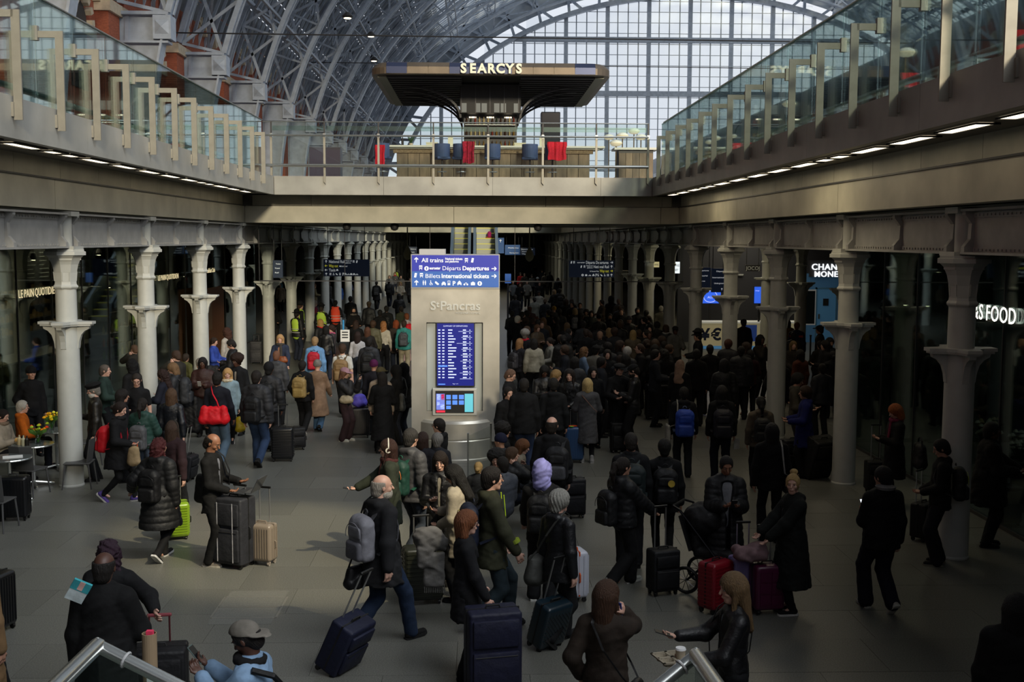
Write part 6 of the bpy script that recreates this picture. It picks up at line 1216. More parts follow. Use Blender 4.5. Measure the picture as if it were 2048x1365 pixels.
def case_mesh(style, w, d, h):
    P = {}; z0 = .055
    r = .045 if style != 'soft' else .03; b = rbox((-w/2, -d/2, z0), (w/2, d/2, h), r, 4); P['shell'] = b.mesh('shell', True, .5)
    b = MB()
    if style == 'vert':
        n = 9
        for i in range(n):
            x = -w/2+w*(i+1)/(n+1)
            for y in (-d/2, d/2): b.box((x-.007, y-.006, z0+.05), (x+.007, y+.006, h-.05))
        for i in range(3):
            y = -d/2+d*(i+1)/4
            for x in (-w/2, w/2): b.box((x-.006, y-.007, z0+.05), (x+.006, y+.007, h-.05))
    elif style == 'horiz':
        n = 11
        for i in range(n):
            z = z0+.06+(h-z0-.12)*i/(n-1)
            for y in (-d/2, d/2): b.box((-w/2+.03, y-.006, z-.008), (w/2-.03, y+.006, z+.008))
            for x in (-w/2, w/2): b.box((x-.006, -d/2+.03, z-.008), (x+.006, d/2-.03, z+.008))
    elif style == 'diag':
        for i in range(14):
            x = -w/2+.02+i*(w+.25)/14
            for y in (-d/2, d/2):
                a, c = (x, z0+.08), (x-.3, h-.08)
                if a[0] > w/2-.03: t = (a[0]-(w/2-.03))/.3; a = (w/2-.03, a[1]+(c[1]-a[1])*t)
                if c[0] < -w/2+.03: t = (a[0]-(-w/2+.03))/(a[0]-c[0]+1e-6); c = (-w/2+.03, a[1]+(c[1]-a[1])*t)
                if c[1] > a[1]+.02: b.bar((a[0], y, a[1]), (c[0], y, c[1]), .012, .012)
    elif style == 'block':
        for i in range(3):
            for j in range(2):
                x0, x1 = -w/2+.04+j*(w-.08)/2+.01, -w/2+.04+(j+1)*(w-.08)/2-.01; zz0, zz1 = z0+.06+i*(h-z0-.12)/3+.01, z0+.06+(i+1)*(h-z0-.12)/3-.01
                for y in (-d/2, d/2): b.box((x0, y-.008, zz0), (x1, y+.008, zz1))
    if b.v: P['ribs'] = b.mesh('ribs')
    if style == 'soft':
        for nm, z_a, z_b in (('front_pocket', z0+.05, z0+(h-z0)*.55), ('upper_pocket', z0+(h-z0)*.6, h-.06)):
            P[nm] = rbox((-w/2+.03, -d/2-.03, z_a), (w/2-.03, -d/2+.01, z_b), .018, 2).mesh(nm, True, .5)
        b = MB(); b.tube([(-w/2+.05, -d/2-.032, z0+(h-z0)*.5), (w/2-.05, -d/2-.032, z0+(h-z0)*.5)], .005, 5); P['pocket_zip'] = b.mesh('pocket_zip')
    b = MB(); yz = .0; b.box((-w/2-.004, yz-.008, z0+.03), (w/2+.004, yz+.008, h+.003)); P['zip_band'] = b.mesh('zip_band')
    for i, (sx, sy) in enumerate(((1, 1), (1, -1), (-1, 1), (-1, -1))):
        x, y = sx*(w/2-.045), sy*(d/2-.045); b = MB(); b.tube([(x-.012, y, .028), (x+.012, y, .028)], .028, 14); P['wheel%d' % i] = b.mesh('wheel', True, .5); b = MB(); b.box((x-.02, y-.02, .035), (x+.02, y+.02, .07)); P['bracket%d' % i] = b.mesh('wheel_bracket')
    b = MB(); b.tube([(-.07, 0, h-.005), (-.06, 0, h+.028), (.06, 0, h+.028), (.07, 0, h-.005)], .010, 7); P['top_handle'] = b.mesh('carry_handle', True)
    b = MB(); b.tube([(w/2-.004, 0, h*.6), (w/2+.026, 0, h*.57), (w/2+.026, 0, h*.43), (w/2-.004, 0, h*.4)], .009, 7); P['side_handle'] = b.mesh('carry_handle', True)
    return P
def suitcase(x, y, rz, label, col, style='vert', w=.42, d=.26, h=.64, ext=0, tilt=0, rod='#b8b8b8', grip='#101010', loc=None, wheel='#0c0c0c', band=None, tx=0, group=None, k=None, base=1):
    """x, y: where the middle of its underside shows in the photo's frame; tilt: leaning back angle about its long side"""
    P = at_z(x, y, 0) if loc is None else Vector(loc); key = (style, w, d, h)
    if key not in _cs: _cs[key] = case_mesh(*key)
    o = thing('suitcase', label, 'suitcase', P, rad(rz), group); o.rotation_euler = (rad(tx), rad(0), rad(rz)); 
    if tilt: o.rotation_euler = (rad(tilt), 0, rad(rz))
    m = tone(col, k or ('nylon' if style == 'soft' else 'shell'))
    for k_, me in _cs[key].items():
        link({'w': 'wheel', 'b': 'wheel_bracket'}.get(k_[0]) if k_[:5] in ('wheel', 'brack') else ('carry_handle' if 'handle' in k_ else k_), me, tone(wheel, 'shell') if k_[:5] in ('wheel', 'brack') else (tone(band or '#151515', 'nylon') if k_ in ('zip_band', 'pocket_zip', 'top_handle', 'side_handle') else m), o)
    if ext:
        b = MB(); g = .085*min(1, w/.42); yb = d/2-.035; hn = b
        for s_ in (-1, 1): b = MB(); b.tube([(s_*g, yb, h-.05), (s_*g, yb, h+ext)], .009, 7); b.build('handle_rod', tone(rod, 'metal'), o)
        b = rbox((-g-.02, yb-.014, h+ext-.012), (g+.02, yb+.014, h+ext+.018), .01, 2); b.build('grip', tone(grip, 'shell'), o)
    return o
def phone(t, n, label, lit=0, col='#0c0c0e', rot=None, f=.12):
    p = W(t, n, f); a = t[0].rotation_euler.z; o = thing('phone', label, 'phone', (p.x, p.y, p.z+.02)); o.rotation_euler = rot or (0, rad(-50), a); b = rbox((-.075, -.037, -.004), (.075, .037, .004), .003, 2); b.build('casing', tone(col, 'shell'), o)
    b = MB(); b.box((-.068, -.033, .004), (.068, .033, .005)); b.build('screen', M('lit screen', (.8, .85, .9), emit=1.2) if lit else tone('#101418', 'shell'), o); return o
def bag(loc, label, col, w=.3, d=.14, h=.3, rz=0, strap=.25, sag=.02, cat='bag', name='shoulder_bag', k='leather', strapc=None, group=None):
    o = thing(name, label, cat, loc, rad(rz), group); key = ('bag', w, d, h)
    def mk():
        v = .014; G = Fld(axis(-w/2-.06, w/2+.06, v), axis(-d/2-.06, d/2+.06, v), axis(-.06, h+.06, v)); r = min(d/2, .09)
        G.cap((-w/2+r, 0, r), (w/2-r, 0, r), r, r, .02); G.cap((-w/2+r, 0, r), (-w/2+r+.02, 0, h-r*.7), r, r*.7, .03); G.cap((w/2-r, 0, r), (w/2-r-.02, 0, h-r*.7), r, r*.7, .03); G.cap((0, 0, r), (0, 0, h-r), r*.95, r*.8, .08)
        for q in np.linspace(-w/2+r, w/2-r, 4): G.cap((q, 0, r), (q*.9, 0, h-r*.8), r, r*.75, .03)
        G.wrinkle(.006, 5); return G.mesh('bag_body')
    link('bag_body', small(key, mk), tone(col, k), o)
    if strap: b = MB(); b.sweep([(-w/2+.04, 0, h-.03), (-w*.3, 0, h+strap*.6), (0, 0, h+strap), (w*.3, 0, h+strap*.6), (w/2-.04, 0, h-.03)], .025, .008, (0, 1, 0)); b.build('strap', tone(strapc or col, k), o)
    b = MB(); b.tube([(-w/2+.04, 0, h-.03), (0, 0, h-.02), (w/2-.04, 0, h-.03)], .006, 5); b.build('zip', tone('#5a5a5a', 'metal'), o); return o
# ================================================================ THE PEOPLE AND WHAT THEY CARRY
K = '#0d0e11'
# ---- close to the camera
t = person(208, 1105, 1.80, 88, 'bald man in a long black coat seen from behind, hugging a woman', 'coat', '#0b0b0c', 'reg', '#0b0b0c', 'bald', '#1a1614', 'b', arms=('down', 'front'), hem=.55, fat=.02, shoe='#0a0a0a')
t = person(215, 1083, 1.66, -92, 'woman with purple tinted dark hair behind the bald man in the black coat', 'coat', '#0e0e10', 'reg', K, 'curly', '#2c1a26', 'p', arms=((.08, .44, 1.13), 'hug'), hem=.7, nod=5)
hp = W(t, 'L', .08); suitcase(0, 0, 8, 'large black soft suitcase with grey piping and a long pink handle', '#0d0d10', 'soft', .48, .30, .80, ext=hp.z-.80, rod='#9c5a5e', grip='#7c3a40', loc=(hp.x+.04, hp.y-.10, 0), tilt=0)
p = at_y(288, 1330, 8.2); o = thing('poster_tube', 'brown cardboard poster tube with a pink tip beside the black soft suitcase', 'tube', (p.x, 8.35, 0)); b = MB(); b.lathe([(.055, .55), (.055, 1.32), (.048, 1.32), (.048, 1.25)], 20); b.build('tube_body', M('kraft card', (.28, .20, .12), .7), o); b = MB(); b.box((-.02, -.02, 1.26), (.03, .02, 1.34)); b.build('pink_tip', tone('#e04060'), o); b = MB(); b.box((-.01, -.058, .78), (.035, -.052, 1.0)); b.build('paper_label', M('white card'), o); b = MB(); b.lathe([(.05, 0), (.05, .55)], 20); b.build('lower_tube', _M['kraft card'], o)
p = at_y(158, 1180, 8.62); o = thing('travel_booklet', 'turquoise and white booklet held over the bald man shoulder', 'booklet', (p.x, 8.62, p.z)); o.rotation_euler = (.3, .5, .3); b = MB(); b.box((-.07, -.02, -.1), (.07, .0, .08)); b.build('pages', tone('#b9c4c6'), o); b = MB(); b.box((-.072, -.022, .0), (.072, .002, .085)); b.build('turquoise_cover', tone('#3a97a0'), o); b = MB(); b.box((-.02, -.025, .01), (.02, -.02, .085)); b.build('pink_band', tone('#c9a29a'), o)
t = person(492, 1243, 1.68, 168, 'man in a grey baseball cap and pale denim jacket looking down at a phone', 'jacket', '#7690ac', 'reg', '#26292e', 'crop', '#15100e', 'b', arms=((.36, .05, 1.40), (.36, .10, 1.42)), nod=28, hat='cap', hatc='#6c675f', scarf='#101012', lean=8, hem=.86, back=1)
phone(t, 'R', 'grey green phone held by the man in the denim jacket', col='#4a5a58')
o_ = t[0]; a = o_.rotation_euler.z; b = MB(); bs_ = thing('sling_bag', 'black sling bag strap across the denim jacket back', 'bag', o_.location, a); b.tube([(-.02, .16, 1.40), (-.14, .08, 1.34), (-.175, -.05, 1.2), (-.15, -.14, 1.05)], .022, 6); b.build('strap', tone('#0c0c0e', 'nylon'), bs_); b = rbox((-.24, -.16, .92), (-.14, .1, 1.14), .03); b.build('pouch', tone('#0e0e11', 'nylon'), bs_)
t = person(-46, 1085, 1.75, 60, 'person in a tan coat mostly cut off by the frame edge', 'coat', '#6b543a', 'reg', K, 'short', '#1b1512', 'w', hem=.5)
suitcase(-8, 1266, 75, 'black hard suitcase with silver hub wheels at the frame edge', '#0c0d10', 'vert', .42, .26, .66, ext=.3)
t = person(1215, 1163, 1.68, 70, 'woman with long brown hair holding a phone to her ear in a dark brown coat', 'coat', '#2a221c', 'reg', '#151312', 'long', '#3a261a', 'p', arms=('pocket', 'ear'), hem=.5, turn=-25, fat=-.010)
q_ = W(t, 'R', .06); o = thing('phone', 'blue phone pressed to the ear of the woman in the brown coat', 'phone', (q_.x-.03, q_.y, q_.z)); o.rotation_euler = (.2, 1.2, 1.2); b = rbox((-.07, -.035, -.004), (.07, .035, .004), .003, 2); b.build('casing', tone('#2b3f8a', 'shell'), o)
sbag(t, -1, 'smooth black flap handbag on the woman with the phone at her ear', '#0a0a0c', .26, .1, .2, .72, cross=1)
t = person(1466, 1148, 1.70, 178, 'woman with long dark blonde hair and a black leather jacket carrying a cup tray', 'leather', '#0e0e11', 'reg', K, 'longfront', '#5e4a32', 'p', arms=((.36, .18, 1.10), (.44, .10, 1.20)), turn=8, nod=8, hem=.78, under='#8a94a4', opn=.05)
phone(t, 'R', 'black phone held out flat by the woman carrying the cup tray', rot=(0, -.3, pi))
q_ = W(t, 'L', .10); o = thing('cup_tray', 'brown moulded cardboard cup tray with one cup', 'cup tray', (q_.x-.06, q_.y-.02, q_.z+.03), .3); kr = M('moulded card', (.30, .26, .19), .8)
for i in range(2):
    for j in range(2): b = MB(); b.lathe([(.038, -.04), (.052, .0), (.046, .0), (.034, -.035)], 14, (-.06+.12*i, -.055+.11*j, 0)); b.build('cup_well', kr, o)
b = MB()
for (x0, x1, y0, y1) in ((-.125, .125, -.12, -.1), (-.125, .125, .1, .12), (-.125, -.108, -.12, .12), (.108, .125, -.12, .12), (-.012, .012, -.12, .12), (-.12, .12, -.012, .012)): b.box((x0, y0, -.008), (x1, y1, .004))
b.build('tray_rim', kr, o)
o2 = thing('coffee_cup', 'pale paper coffee cup standing in the brown cup tray', 'cup', (q_.x+.0, q_.y-.05, q_.z+.0)); b = MB(); b.lathe([(.03, 0), (.04, .1)], 16); b.build('cup_body', tone('#b8aa94'), o2); b = MB(); b.lathe([(.043, .1), (.038, .115)], 16); b.build('lid', M('white lid'), o2)
sbag(t, -1, 'large black tote hanging beside the woman carrying the cup tray', '#0b0b0d', .34, .16, .34, .62)
t = person(2035, 1190, 1.68, 60, 'dark figure with long black hair cut off at the lower frame corner', 'coat', '#060607', 'reg', '#060607', 'long', '#070605', 'b', hem=.5, fat=.02)
# ---- middle distance, walking and waiting with cases
t = person(765, 950, 1.82, 38, 'balding bearded man walking in a charcoal coat with a grey backpack', 'coat', '#1e1e20', 'reg', '#1d2a40', 'bald', '#8c857c', 'p', 'walk', ('down', (-.10, .26, .86)), hem=.66, hood=1, turn=-22, beard='#9a958c', stride=.30, shoe='#0c0c0c', flip=1)
backpack(t, 'silver grey backpack with black lower half worn by the balding bearded man', '#77767c', '#55545a', strap='#3a3a3e')
suitcase(668, 1338, 62, 'navy soft suitcase pulled behind the balding bearded man', '#11152b', 'soft', .44, .27, .60, ext=.52, tilt=26, rod='#c0c0c0')
sbag(t, 1, 'black messenger bag below the grey backpack', '#0e0e10', .34, .12, .24, .62, fwd=-.2, out=.12)
t = person(935, 1023, 1.66, 8, 'woman with short auburn hair in a charcoal blazer resting a hand on a navy case', 'blazer', '#141417', 'wide', '#0e0e10', 'bob', '#6e4229', 'p', 'stand', ('swing', (.20, .22, .84)), hem=.62, glasses=1, turn=-10, under='#aab4c8', opn=.03)
suitcase(985, 1395, 12, 'very large navy soft suitcase standing upright in front of the auburn woman', '#12142a', 'soft', .50, .32, .86)
t = person(985, 935, 1.82, 12, 'man in glasses and an olive and black hooded jacket with lime zips', 'jacket', '#2f3022', 'reg', '#1f2a30', 'short', '#141010', 'p', 'walk', ('swing', (.24, .25, .86)), hem=.72, hood=1, glasses=1, stride=.2)
o_, J, s = t; b = MB(); 
for sd in (-1, 1): b.tube([tuple(J['up'](.112, sd*.06, 1.40)*s), tuple(J['up'](.128, sd*.07, 1.2)*s), tuple(J['up'](.125, sd*.075, .95)*s)], .006, 5)
b.build('lime_zip', tone('#b9d82c'), o_)
b = MB(); b.tube([tuple(J['wR']*s-J['hdR']*.10), tuple(J['wR']*s-J['hdR']*.06)], .052, 12); b.build('lime_cuff', tone('#7f8f2c'), o_)
backpack(t, 'navy backpack with yellow lettering patch on the man in the olive jacket', '#141a2c', '#161c30', zipc='#c8b82a')

t = person(1120, 982, 1.66, 42, 'woman with short curly grey hair in a black leather look jacket', 'leather', '#16171a', 'reg', '#0e0f11', 'thick', '#8d8b84', 'p', 'walk', ('down', (-.02, .25, .84)), hem=.76, hood=1, turn=-8, stride=.2)
sbag(t, 1, 'grey nylon slouch bag on the woman with curly grey hair', '#3c3d3a', .32, .16, .32, .62, cross=1, k='nylon', fwd=-.08)
suitcase(1087, 1293, 40, 'dark teal ribbed cabin suitcase pulled by the woman with curly grey hair', '#102029', 'diag', .38, .24, .56, ext=.48, tilt=18, rod='#b0b0b0')
suitcase(1150, 1200, -75, 'white hard suitcase with orange corner guards', '#b9bcc8', 'vert', .30, .24, .62, band='#c8501e', wheel='#1a1a1a')
t = person(1085, 924, 1.68, 80, 'person with lavender hood up over a black jacket', 'jacket', '#101114', 'wide', K, 'none', '#15110f', 'p', arms=('hold', 'low'), hat='hood', hatc='#7f80bd', hem=.78, sole='#b8b8b4')
backpack(t, 'plain black backpack worn under the lavender hood', '#0f1013')
t = person(775, 880, 1.70, 186, 'woman with long brown hair, white headphones and a dark olive coat', 'coat', '#262b22', 'reg', K, 'longfront', '#2a1712', 'p', arms=('down', 'fwd'), hem=.62, phones='#c2beb6', glasses=1, scarf='#3a1c1cx')
phone(t, 'R', 'phone held out flat by the woman wearing white headphones', rot=(0, -.2, 3.2)); q_ = W(t, 'L'); bag((q_.x+.02, q_.y+.0, q_.z-.52), 'black leather tote in the hand of the woman with white headphones', '#0a0a0b', .32, .12, .34, 10, strap=.16)
t = person(822, 858, 1.78, 52, 'man in a brown and grey padded jacket with a green backpack', 'puffer', '#3a3a3d', 'reg', '#2b313b', 'short', '#2c2a29', 'p', 'walk', ('front', 'down'), hem=.82, hood=1, stride=.14)
backpack(t, 'dark green backpack with orange trim on the brown and grey padded jacket', '#12352c', '#12352c', strap='#1d4a3c', zipc='#d0682a')
t = person(880, 905, 1.66, -95, 'woman with long dark hair and a black leather coat looking down', 'leather', '#0d0d10', 'reg', K, 'longfront', '#1a110d', 'p', arms=('low', 'phone'), nod=14, hem=.7, under='#7a7468', opn=.04)
t = person(907, 930, 1.64, 165, 'woman with straight black hair and a cream trench coat looking at a phone', 'coat', '#8d8576', 'reg', '#121316', 'long', '#0c0a0a', 'w', arms=('low', 'phone'), nod=22, lean=8, hem=.6)
phone(t, 'R', 'phone in the hand of the woman in the cream trench coat')
suitcase(845, 1205, 12, 'dark olive ribbed suitcase draped with a grey scarf', '#1e2019', 'horiz', .46, .28, .68, ext=.34)
# grey fringed scarf draped on the case
p = at_y(862, 1125, 12.25); o = thing('grey_scarf', 'grey wool scarf with fringe knotted over the dark olive suitcase', 'scarf', (p.x, p.y, 0))
v = .016; G = Fld(axis(-.25, .25, v), axis(-.2, .2, v), axis(.3, 1.25, v)); G.rb((-.02, 0, .98), (.16, .12, .13), .1); G.cap((-.1, -.03, 1.03), (.1, .02, .92), .09, .09, .03); G.rb((.04, -.08, .66), (.12, .03, .2), .03); G.rb((-.05, -.1, .8), (.10, .04, .12), .04); G.wrinkle(.014, 3, 1.2); link('wool_body', G.mesh('wool_body'), tone('#5e5c5a'), o)
b = MB(); [b.tube([(-.07+.02*i, -.09, .5), (-.07+.02*i+.004, -.1, .4)], .004, 4) for i in range(12)]; b.build('fringe', tone('#5e5c5a'), o)
# laptop man
t = person(425, 868, 1.75, -12, 'balding man in a black blazer typing on a laptop', 'blazer', '#0c0c0d', 'reg', '#0c0c0d', 'bald', '#1b1613', 't', arms=('front', 'low'), nod=26, hem=.72, under='#62646c', opn=.06, shoe='#6c645c', sole='#9a968e')
lp = W(t, 'R', .1); lp2 = W(t, 'L', .1); lc_ = (lp+lp2)/2
cs = suitcase(470, 1132, -25, 'very large charcoal soft suitcase with white piping holding the laptop', '#24252a', 'soft', .46, .34, .93, ext=.12)
pp = cs.location; lz = max(lc_.z-.06, .9); o = thing('laptop', 'open silver laptop balanced on the large charcoal suitcase', 'laptop', (lc_.x+.08, lc_.y, lz), rad(-12)); b = rbox((-.12, -.16, 0), (.12, .16, .014), .005, 2); b.build('keyboard_base', tone('#8e9094', 'metal'), o); b = MB(); b.box((-.09, -.14, .014), (.03, .14, .016)); b.build('keys', tone('#2a2b2e'), o); b = MB(); b.add([(.12, -.16, .01), (.12, .16, .01), (.22, .16, .2), (.22, -.16, .2), (.128, -.16, .006), (.128, .16, .006), (.228, .16, .196), (.228, -.16, .196)], [(0, 1, 2, 3), (7, 6, 5, 4), (0, 4, 5, 1), (1, 5, 6, 2), (2, 6, 7, 3), (3, 7, 4, 0)]); b.build('screen', tone('#33353a', 'shell'), o)
b = MB()
for s_ in (-.12, .12): b.box((s_-.005, -.206, .1), (s_+.005, -.2, .88))
b.build('white_piping', tone('#9a9aa0'), cs)
suitcase(525, 1128, -18, 'champagne gold hard cabin suitcase standing in the sun patch', '#776c60', 'vert', .36, .24, .55, ext=.46, rod='#c8c8c8', wheel='#8a8178', band='#776c60')
sbag(t, 1, 'dark shoulder bag with pale zip lines behind the man with the laptop', '#151517', .3, .12, .38, .78, k='nylon', fwd=-.2, out=.2)
t = person(318, 878, 1.64, 72, 'woman with long curly dark red hair and a long black padded coat', 'puffer', '#0c0d10', 'slim', '#0c0d10', 'curly', '#431a1c', 'w', 'walk', ((.0, .45, 1.02), 'down'), hem=.52, hood=1, turn=-20, shoe='#101012', sole='#b0b0b0', stride=.2, fat=.015)
backpack(t, 'small black backpack on the long black padded coat', '#0a0a0d', dz=-.02)
suitcase(352, 1078, 20, 'bright lime green hard suitcase beside the woman with curly red hair', '#74921c', 'horiz', .36, .24, .56, ext=.35, tilt=8)
t = person(345, 843, 1.62, 70, 'woman with brown hair under headphones in a dark maroon jacket', 'jacket', '#2a1a1e', 'reg', K, 'long', '#3a2a20', 'p', arms=('down', 'back'), phones='#26241f')
t = person(240, 805, 1.64, -8, 'woman in a black coat and purple trainers with a red backpack', 'coat', '#0d0d0f', 'slim', '#0b0b0c', 'lowbun', '#1f1511', 'p', 'walk', ('down', 'front'), hem=.62, nod=18, lean=6, shoe='#4a3a78', sole='#b4b0aa', scarf='#111113')
backpack(t, 'bright red backpack with grey base on the woman in the black coat', '#b0101c', '#a00e1a', strap='#8a1020', dz=-.06, sc=1.0)
q_ = W(t, 'R'); bag((q_.x-.02, q_.y, q_.z-.34), 'brown paper carrier with an orange handle held by the woman with the red backpack', '#8a7658', .2, .12, .3, 0, strap=.06, k='cloth', strapc='#d0541c')
t = person(186, 768, 1.73, 200, 'grey bearded man in a black beret and dark leather jacket holding a phone', 'leather', '#17140f', 'reg', K, 'short', '#6a6660', 'p', 'stand', ('down', 'phone'), hat='beret', hatc='#0c0c0d', beard='#a8a49c', glasses=1, nod=12, under='#7a2c10', opn=.05)
phone(t, 'R', 'phone in the hand of the man in the black beret')
t = person(285, 797, 1.60, 84, 'girl with dark tied hair and a bottle green padded jacket', 'puffer', '#1d3a33', 'reg', '#4a5668', 'pony', '#1a1411', 'w', arms=('front', 'front'), hood=1, hem=.84)
backpack(t, 'plain grey backpack on the bottle green padded jacket', '#4b4b4d', '#48484a', dz=-.1)
t = person(245, 780, 1.64, 20, 'person with short dark hair half hidden behind the beret man', 'jacket', '#15151a', 'reg', K, 'bob', '#16110f', 'w')
t = person(273, 748, 1.76, -75, 'bald waiter in glasses and a black tee shirt', 'tee', '#0e0e10', 'reg', K, 'crop', '#2a2420', 'p', arms=('down', 'front'), nod=24, glasses=1)
t = person(210, 730, 1.76, 5, 'balding older man in a dark green jacket beside the café glass', 'jacket', '#1f2f2a', 'reg', K, 'crop', '#5a5048', 'p', arms=('front', 'front'))
t = person(262, 722, 1.72, 150, 'person in a black hood standing against the café glass', 'hoodie', '#0c0c0e', 'reg', K, 'none', '#0c0c0c', 'w', hat='hood', hatc='#0c0c0e')
t = person(62, 735, 1.76, -50, 'man in a black beanie and black jumper standing by the café door', 'hoodie', '#0a0a0c', 'reg', '#0a0a0c', 'none', '#15110f', 'w', hat='beanie', hatc='#0b0b0c', arms=('down', 'pocket'))
t = person(45, 802, 1.28, 20, 'seated grey haired man in an orange jumper at the café table', 'hoodie', '#a8540f', 'reg', '#1a1c24', 'short', '#a8a49c', 'p', 'sit', ('front', 'front'), glasses=1, loc=(at_z(45, 802, 1.28).x, at_z(45, 802, 1.28).y, 1.28))
t = person(6, 820, 1.25, -10, 'seated woman in a cream coat reading her phone at the café table', 'coat', '#8a8070', 'reg', K, 'lowbun', '#1c1512', 'p', 'sit', ('phone', 'phone'), nod=20, scarf='#6a5a4a')
phone(t, 'R', 'phone held by the seated woman in the cream coat')
suitcase(30, 1040, 5, 'tall ribbed black hard suitcase standing beside the café chairs', '#0c0d10', 'vert', .44, .28, .68)
t = person(325, 740, 1.66, 175, 'woman with curly dark hair in a navy jacket beside the third column', 'jacket', '#161824', 'reg', K, 'curly', '#24130f', 'p', arms=('front', 'front'), nod=16)
t = person(345, 727, 1.68, 188, 'woman with short fair hair in a charcoal padded jacket', 'puffer', '#26272a', 'reg', K, 'bob', '#6b5238', 'p', arms=('front', 'low'), nod=20, hood=1)
backpack(t, 'huge dark grey rucksack carried by the woman with short fair hair', '#2a2c30', sc=1.25)
t = person(352, 702, 1.76, 150, 'man in a dark jacket holding his head by the second column', 'jacket', '#2a2824', 'reg', K, 'short', '#3a2a20', 'p', arms=('ear', 'front'), nod=20)
t = person(343, 778, 1.64, 84, 'woman with shaggy brown hair in a black leather jacket pulling a case', 'leather', '#10131a', 'reg', '#3a3d44', 'long', '#4a3626', 'p', arms=('down', 'back'), hem=.85)
suitcase(372, 962, 80, 'small dark suitcase with a bright extended handle behind the leather jacket', '#17171a', 'soft', .34, .22, .48, ext=.5, rod='#c8c8c8', tilt=10)
t = person(372, 708, 1.45, 60, 'person in an olive coat facing the drinks shelves', 'coat', '#4a4a28', 'reg', K, 'short', '#2a2018', 'w', hood=1)
t = person(400, 718, 1.62, 170, 'grey haired person in a pale jacket behind the fur coat', 'jacket', '#8a8884', 'reg', K, 'thick', '#77726a', 'p')
t = person(405, 716, 1.72, -85, 'young woman with braids and a shaggy dark brown fur jacket holding a phone', 'puffer', '#2c1410', 'reg', '#101012', 'longfront', '#140f10', 'b', arms=('phone', 'phone'), nod=14, hem=.9)
phone(t, 'R', 'white phone held by the woman in the brown fur jacket', col='#a8a8a8')
q_ = t[0].location; bag((q_.x-.3, q_.y-.1, .1), 'big black fabric bag standing beside the fur jacket', '#0c0c0f', .5, .3, .8, 0, strap=0, k='nylon')
t = person(435, 745, 1.80, 84, 'man in a navy blazer and pale jeans with a red duffel bag', 'blazer', '#14161f', 'reg', '#4d5f70', 'short', '#15110f', 't', 'walk', ('down', 'swing'), hem=.80, shoe='#5a2c18', stride=.16)
o_ = t[0].location; bag((o_.x+.0, o_.y-.32, .88), 'bright red duffel bag slung behind the man in the navy blazer', '#c80d1c', .56, .26, .34, 3, strap=.0, k='nylon', cat='duffel bag', name='duffel_bag')
b = MB(); so = thing('bag_strap', 'bright red strap running over the navy blazer to the duffel bag', 'strap', (o_.x, o_.y, 0)); b.sweep([(.1, -.36, 1.2), (.05, -.3, 1.3), (-.04, -.22, 1.42), (-.1, -.08, 1.53), (-.12, .02, 1.54)], .04, .01, (0, 1, .3)); b.build('webbing', tone('#c81828', 'nylon'), so)
t = person(455, 738, 1.60, -80, 'blonde woman in a cream roll neck and a pale blue patterned shawl', 'coat', '#71858f', 'slim', '#15161a', 'bob', '#b08a5a', 'p', 'walk', ('down', 'down'), hem=.72, scarf='#b8ac94', shoe='#202226', sole='#b8b8b8', stride=.14, flip=1)
q_ = W(t, 'L'); bag((q_.x, q_.y, q_.z-.42), 'yellow and black bucket bag in the hand of the blonde woman', '#9a8410', .22, .14, .3, 10, strap=.14, strapc='#111111')
t = person(473, 712, 1.74, -100, 'young woman with a large dark afro and a black jacket', 'jacket', '#0e0f12', 'reg', K, 'afro', '#24140e', 'b', arms=('down', 'down'), nod=6, turn=-20, under='#7a736a', opn=.04)
t = person(428, 676, 1.62, -10, 'boy in a blue and white striped sports top by the fourth column', 'jacket', '#2a3f8c', 'reg', K, 'short', '#2a1c14', 'p', nod=20, arms=('front', 'front'))
t = person(452, 658, 1.70, 160, 'person in a brown hood and pale gilet beside the fourth column', 'jacket', '#9a948c', 'reg', K, 'none', '#111111', 'p', hat='hood', hatc='#3a241c')
t = person(462, 680, 1.76, 185, 'man with short black hair in a black padded jacket looking down', 'puffer', '#101114', 'reg', K, 'short', '#17110d', 'w', nod=26, arms=('low', 'phone'), hood=1)
q_ = t[0].location; bag((q_.x-.5, q_.y+.1, .2), 'tall black hiking rucksack standing between the boy and the man', '#141519', .4, .3, .9, 0, strap=0, k='nylon')
t = person(560, 670, 1.68, -90, 'blonde woman in a navy jacket and leopard scarf walking forward', 'jacket', '#232a3c', 'reg', '#2a2c34', 'bob', '#a8845a', 'p', 'walk', ('hold', 'hold'), under='#9a705a', opn=.10, scarf='#3a3632x', hem=.86)
q_ = t[0].location; bag((q_.x+.12, q_.y-.28, .95), 'small tan waist bag on the blonde woman in the leopard scarf', '#7a4020', .24, .1, .16, 0, strap=0)
t = person(553, 702, 1.72, 86, 'bald man in a grey hooded padded coat', 'puffer', '#33353a', 'reg', K, 'crop', '#6e4a38', 't', hood=1)
t = person(538, 727, 1.78, 84, 'man in a black beanie with a black backpack towing a tall suitcase', 'puffer', '#1a1b1f', 'reg', '#17181c', 'crop', '#111111', 'b', 'walk', ('front', 'down'), hat='beanie', hatc='#111115', stride=.15)
backpack(t, 'black backpack with cord lacing on the man in the black beanie', '#0e0f11')
suitcase(566, 922, 4, 'tall black ribbed suitcase with extended silver handle behind the beanie man', '#101114', 'horiz', .42, .28, .66, ext=.42, rod='#b8b8b8')
suitcase(594, 900, 20, 'small floppy black cabin bag beside the tall black suitcase', '#0d0d10', 'soft', .34, .2, .46)
t = person(513, 742, 1.82, 80, 'man in a dark grey quilted jacket and blue jeans walking away', 'puffer', '#222327', 'reg', '#24344f', 'short', '#1a1411', 'p', 'walk', ('down', 'down'), hem=.84, hood=1, shoe='#0d0d0f', stride=.14, fat=.01)
backpack(t, 'slim black backpack on the dark grey quilted jacket', '#0f1013', '#101114', dz=-.06)
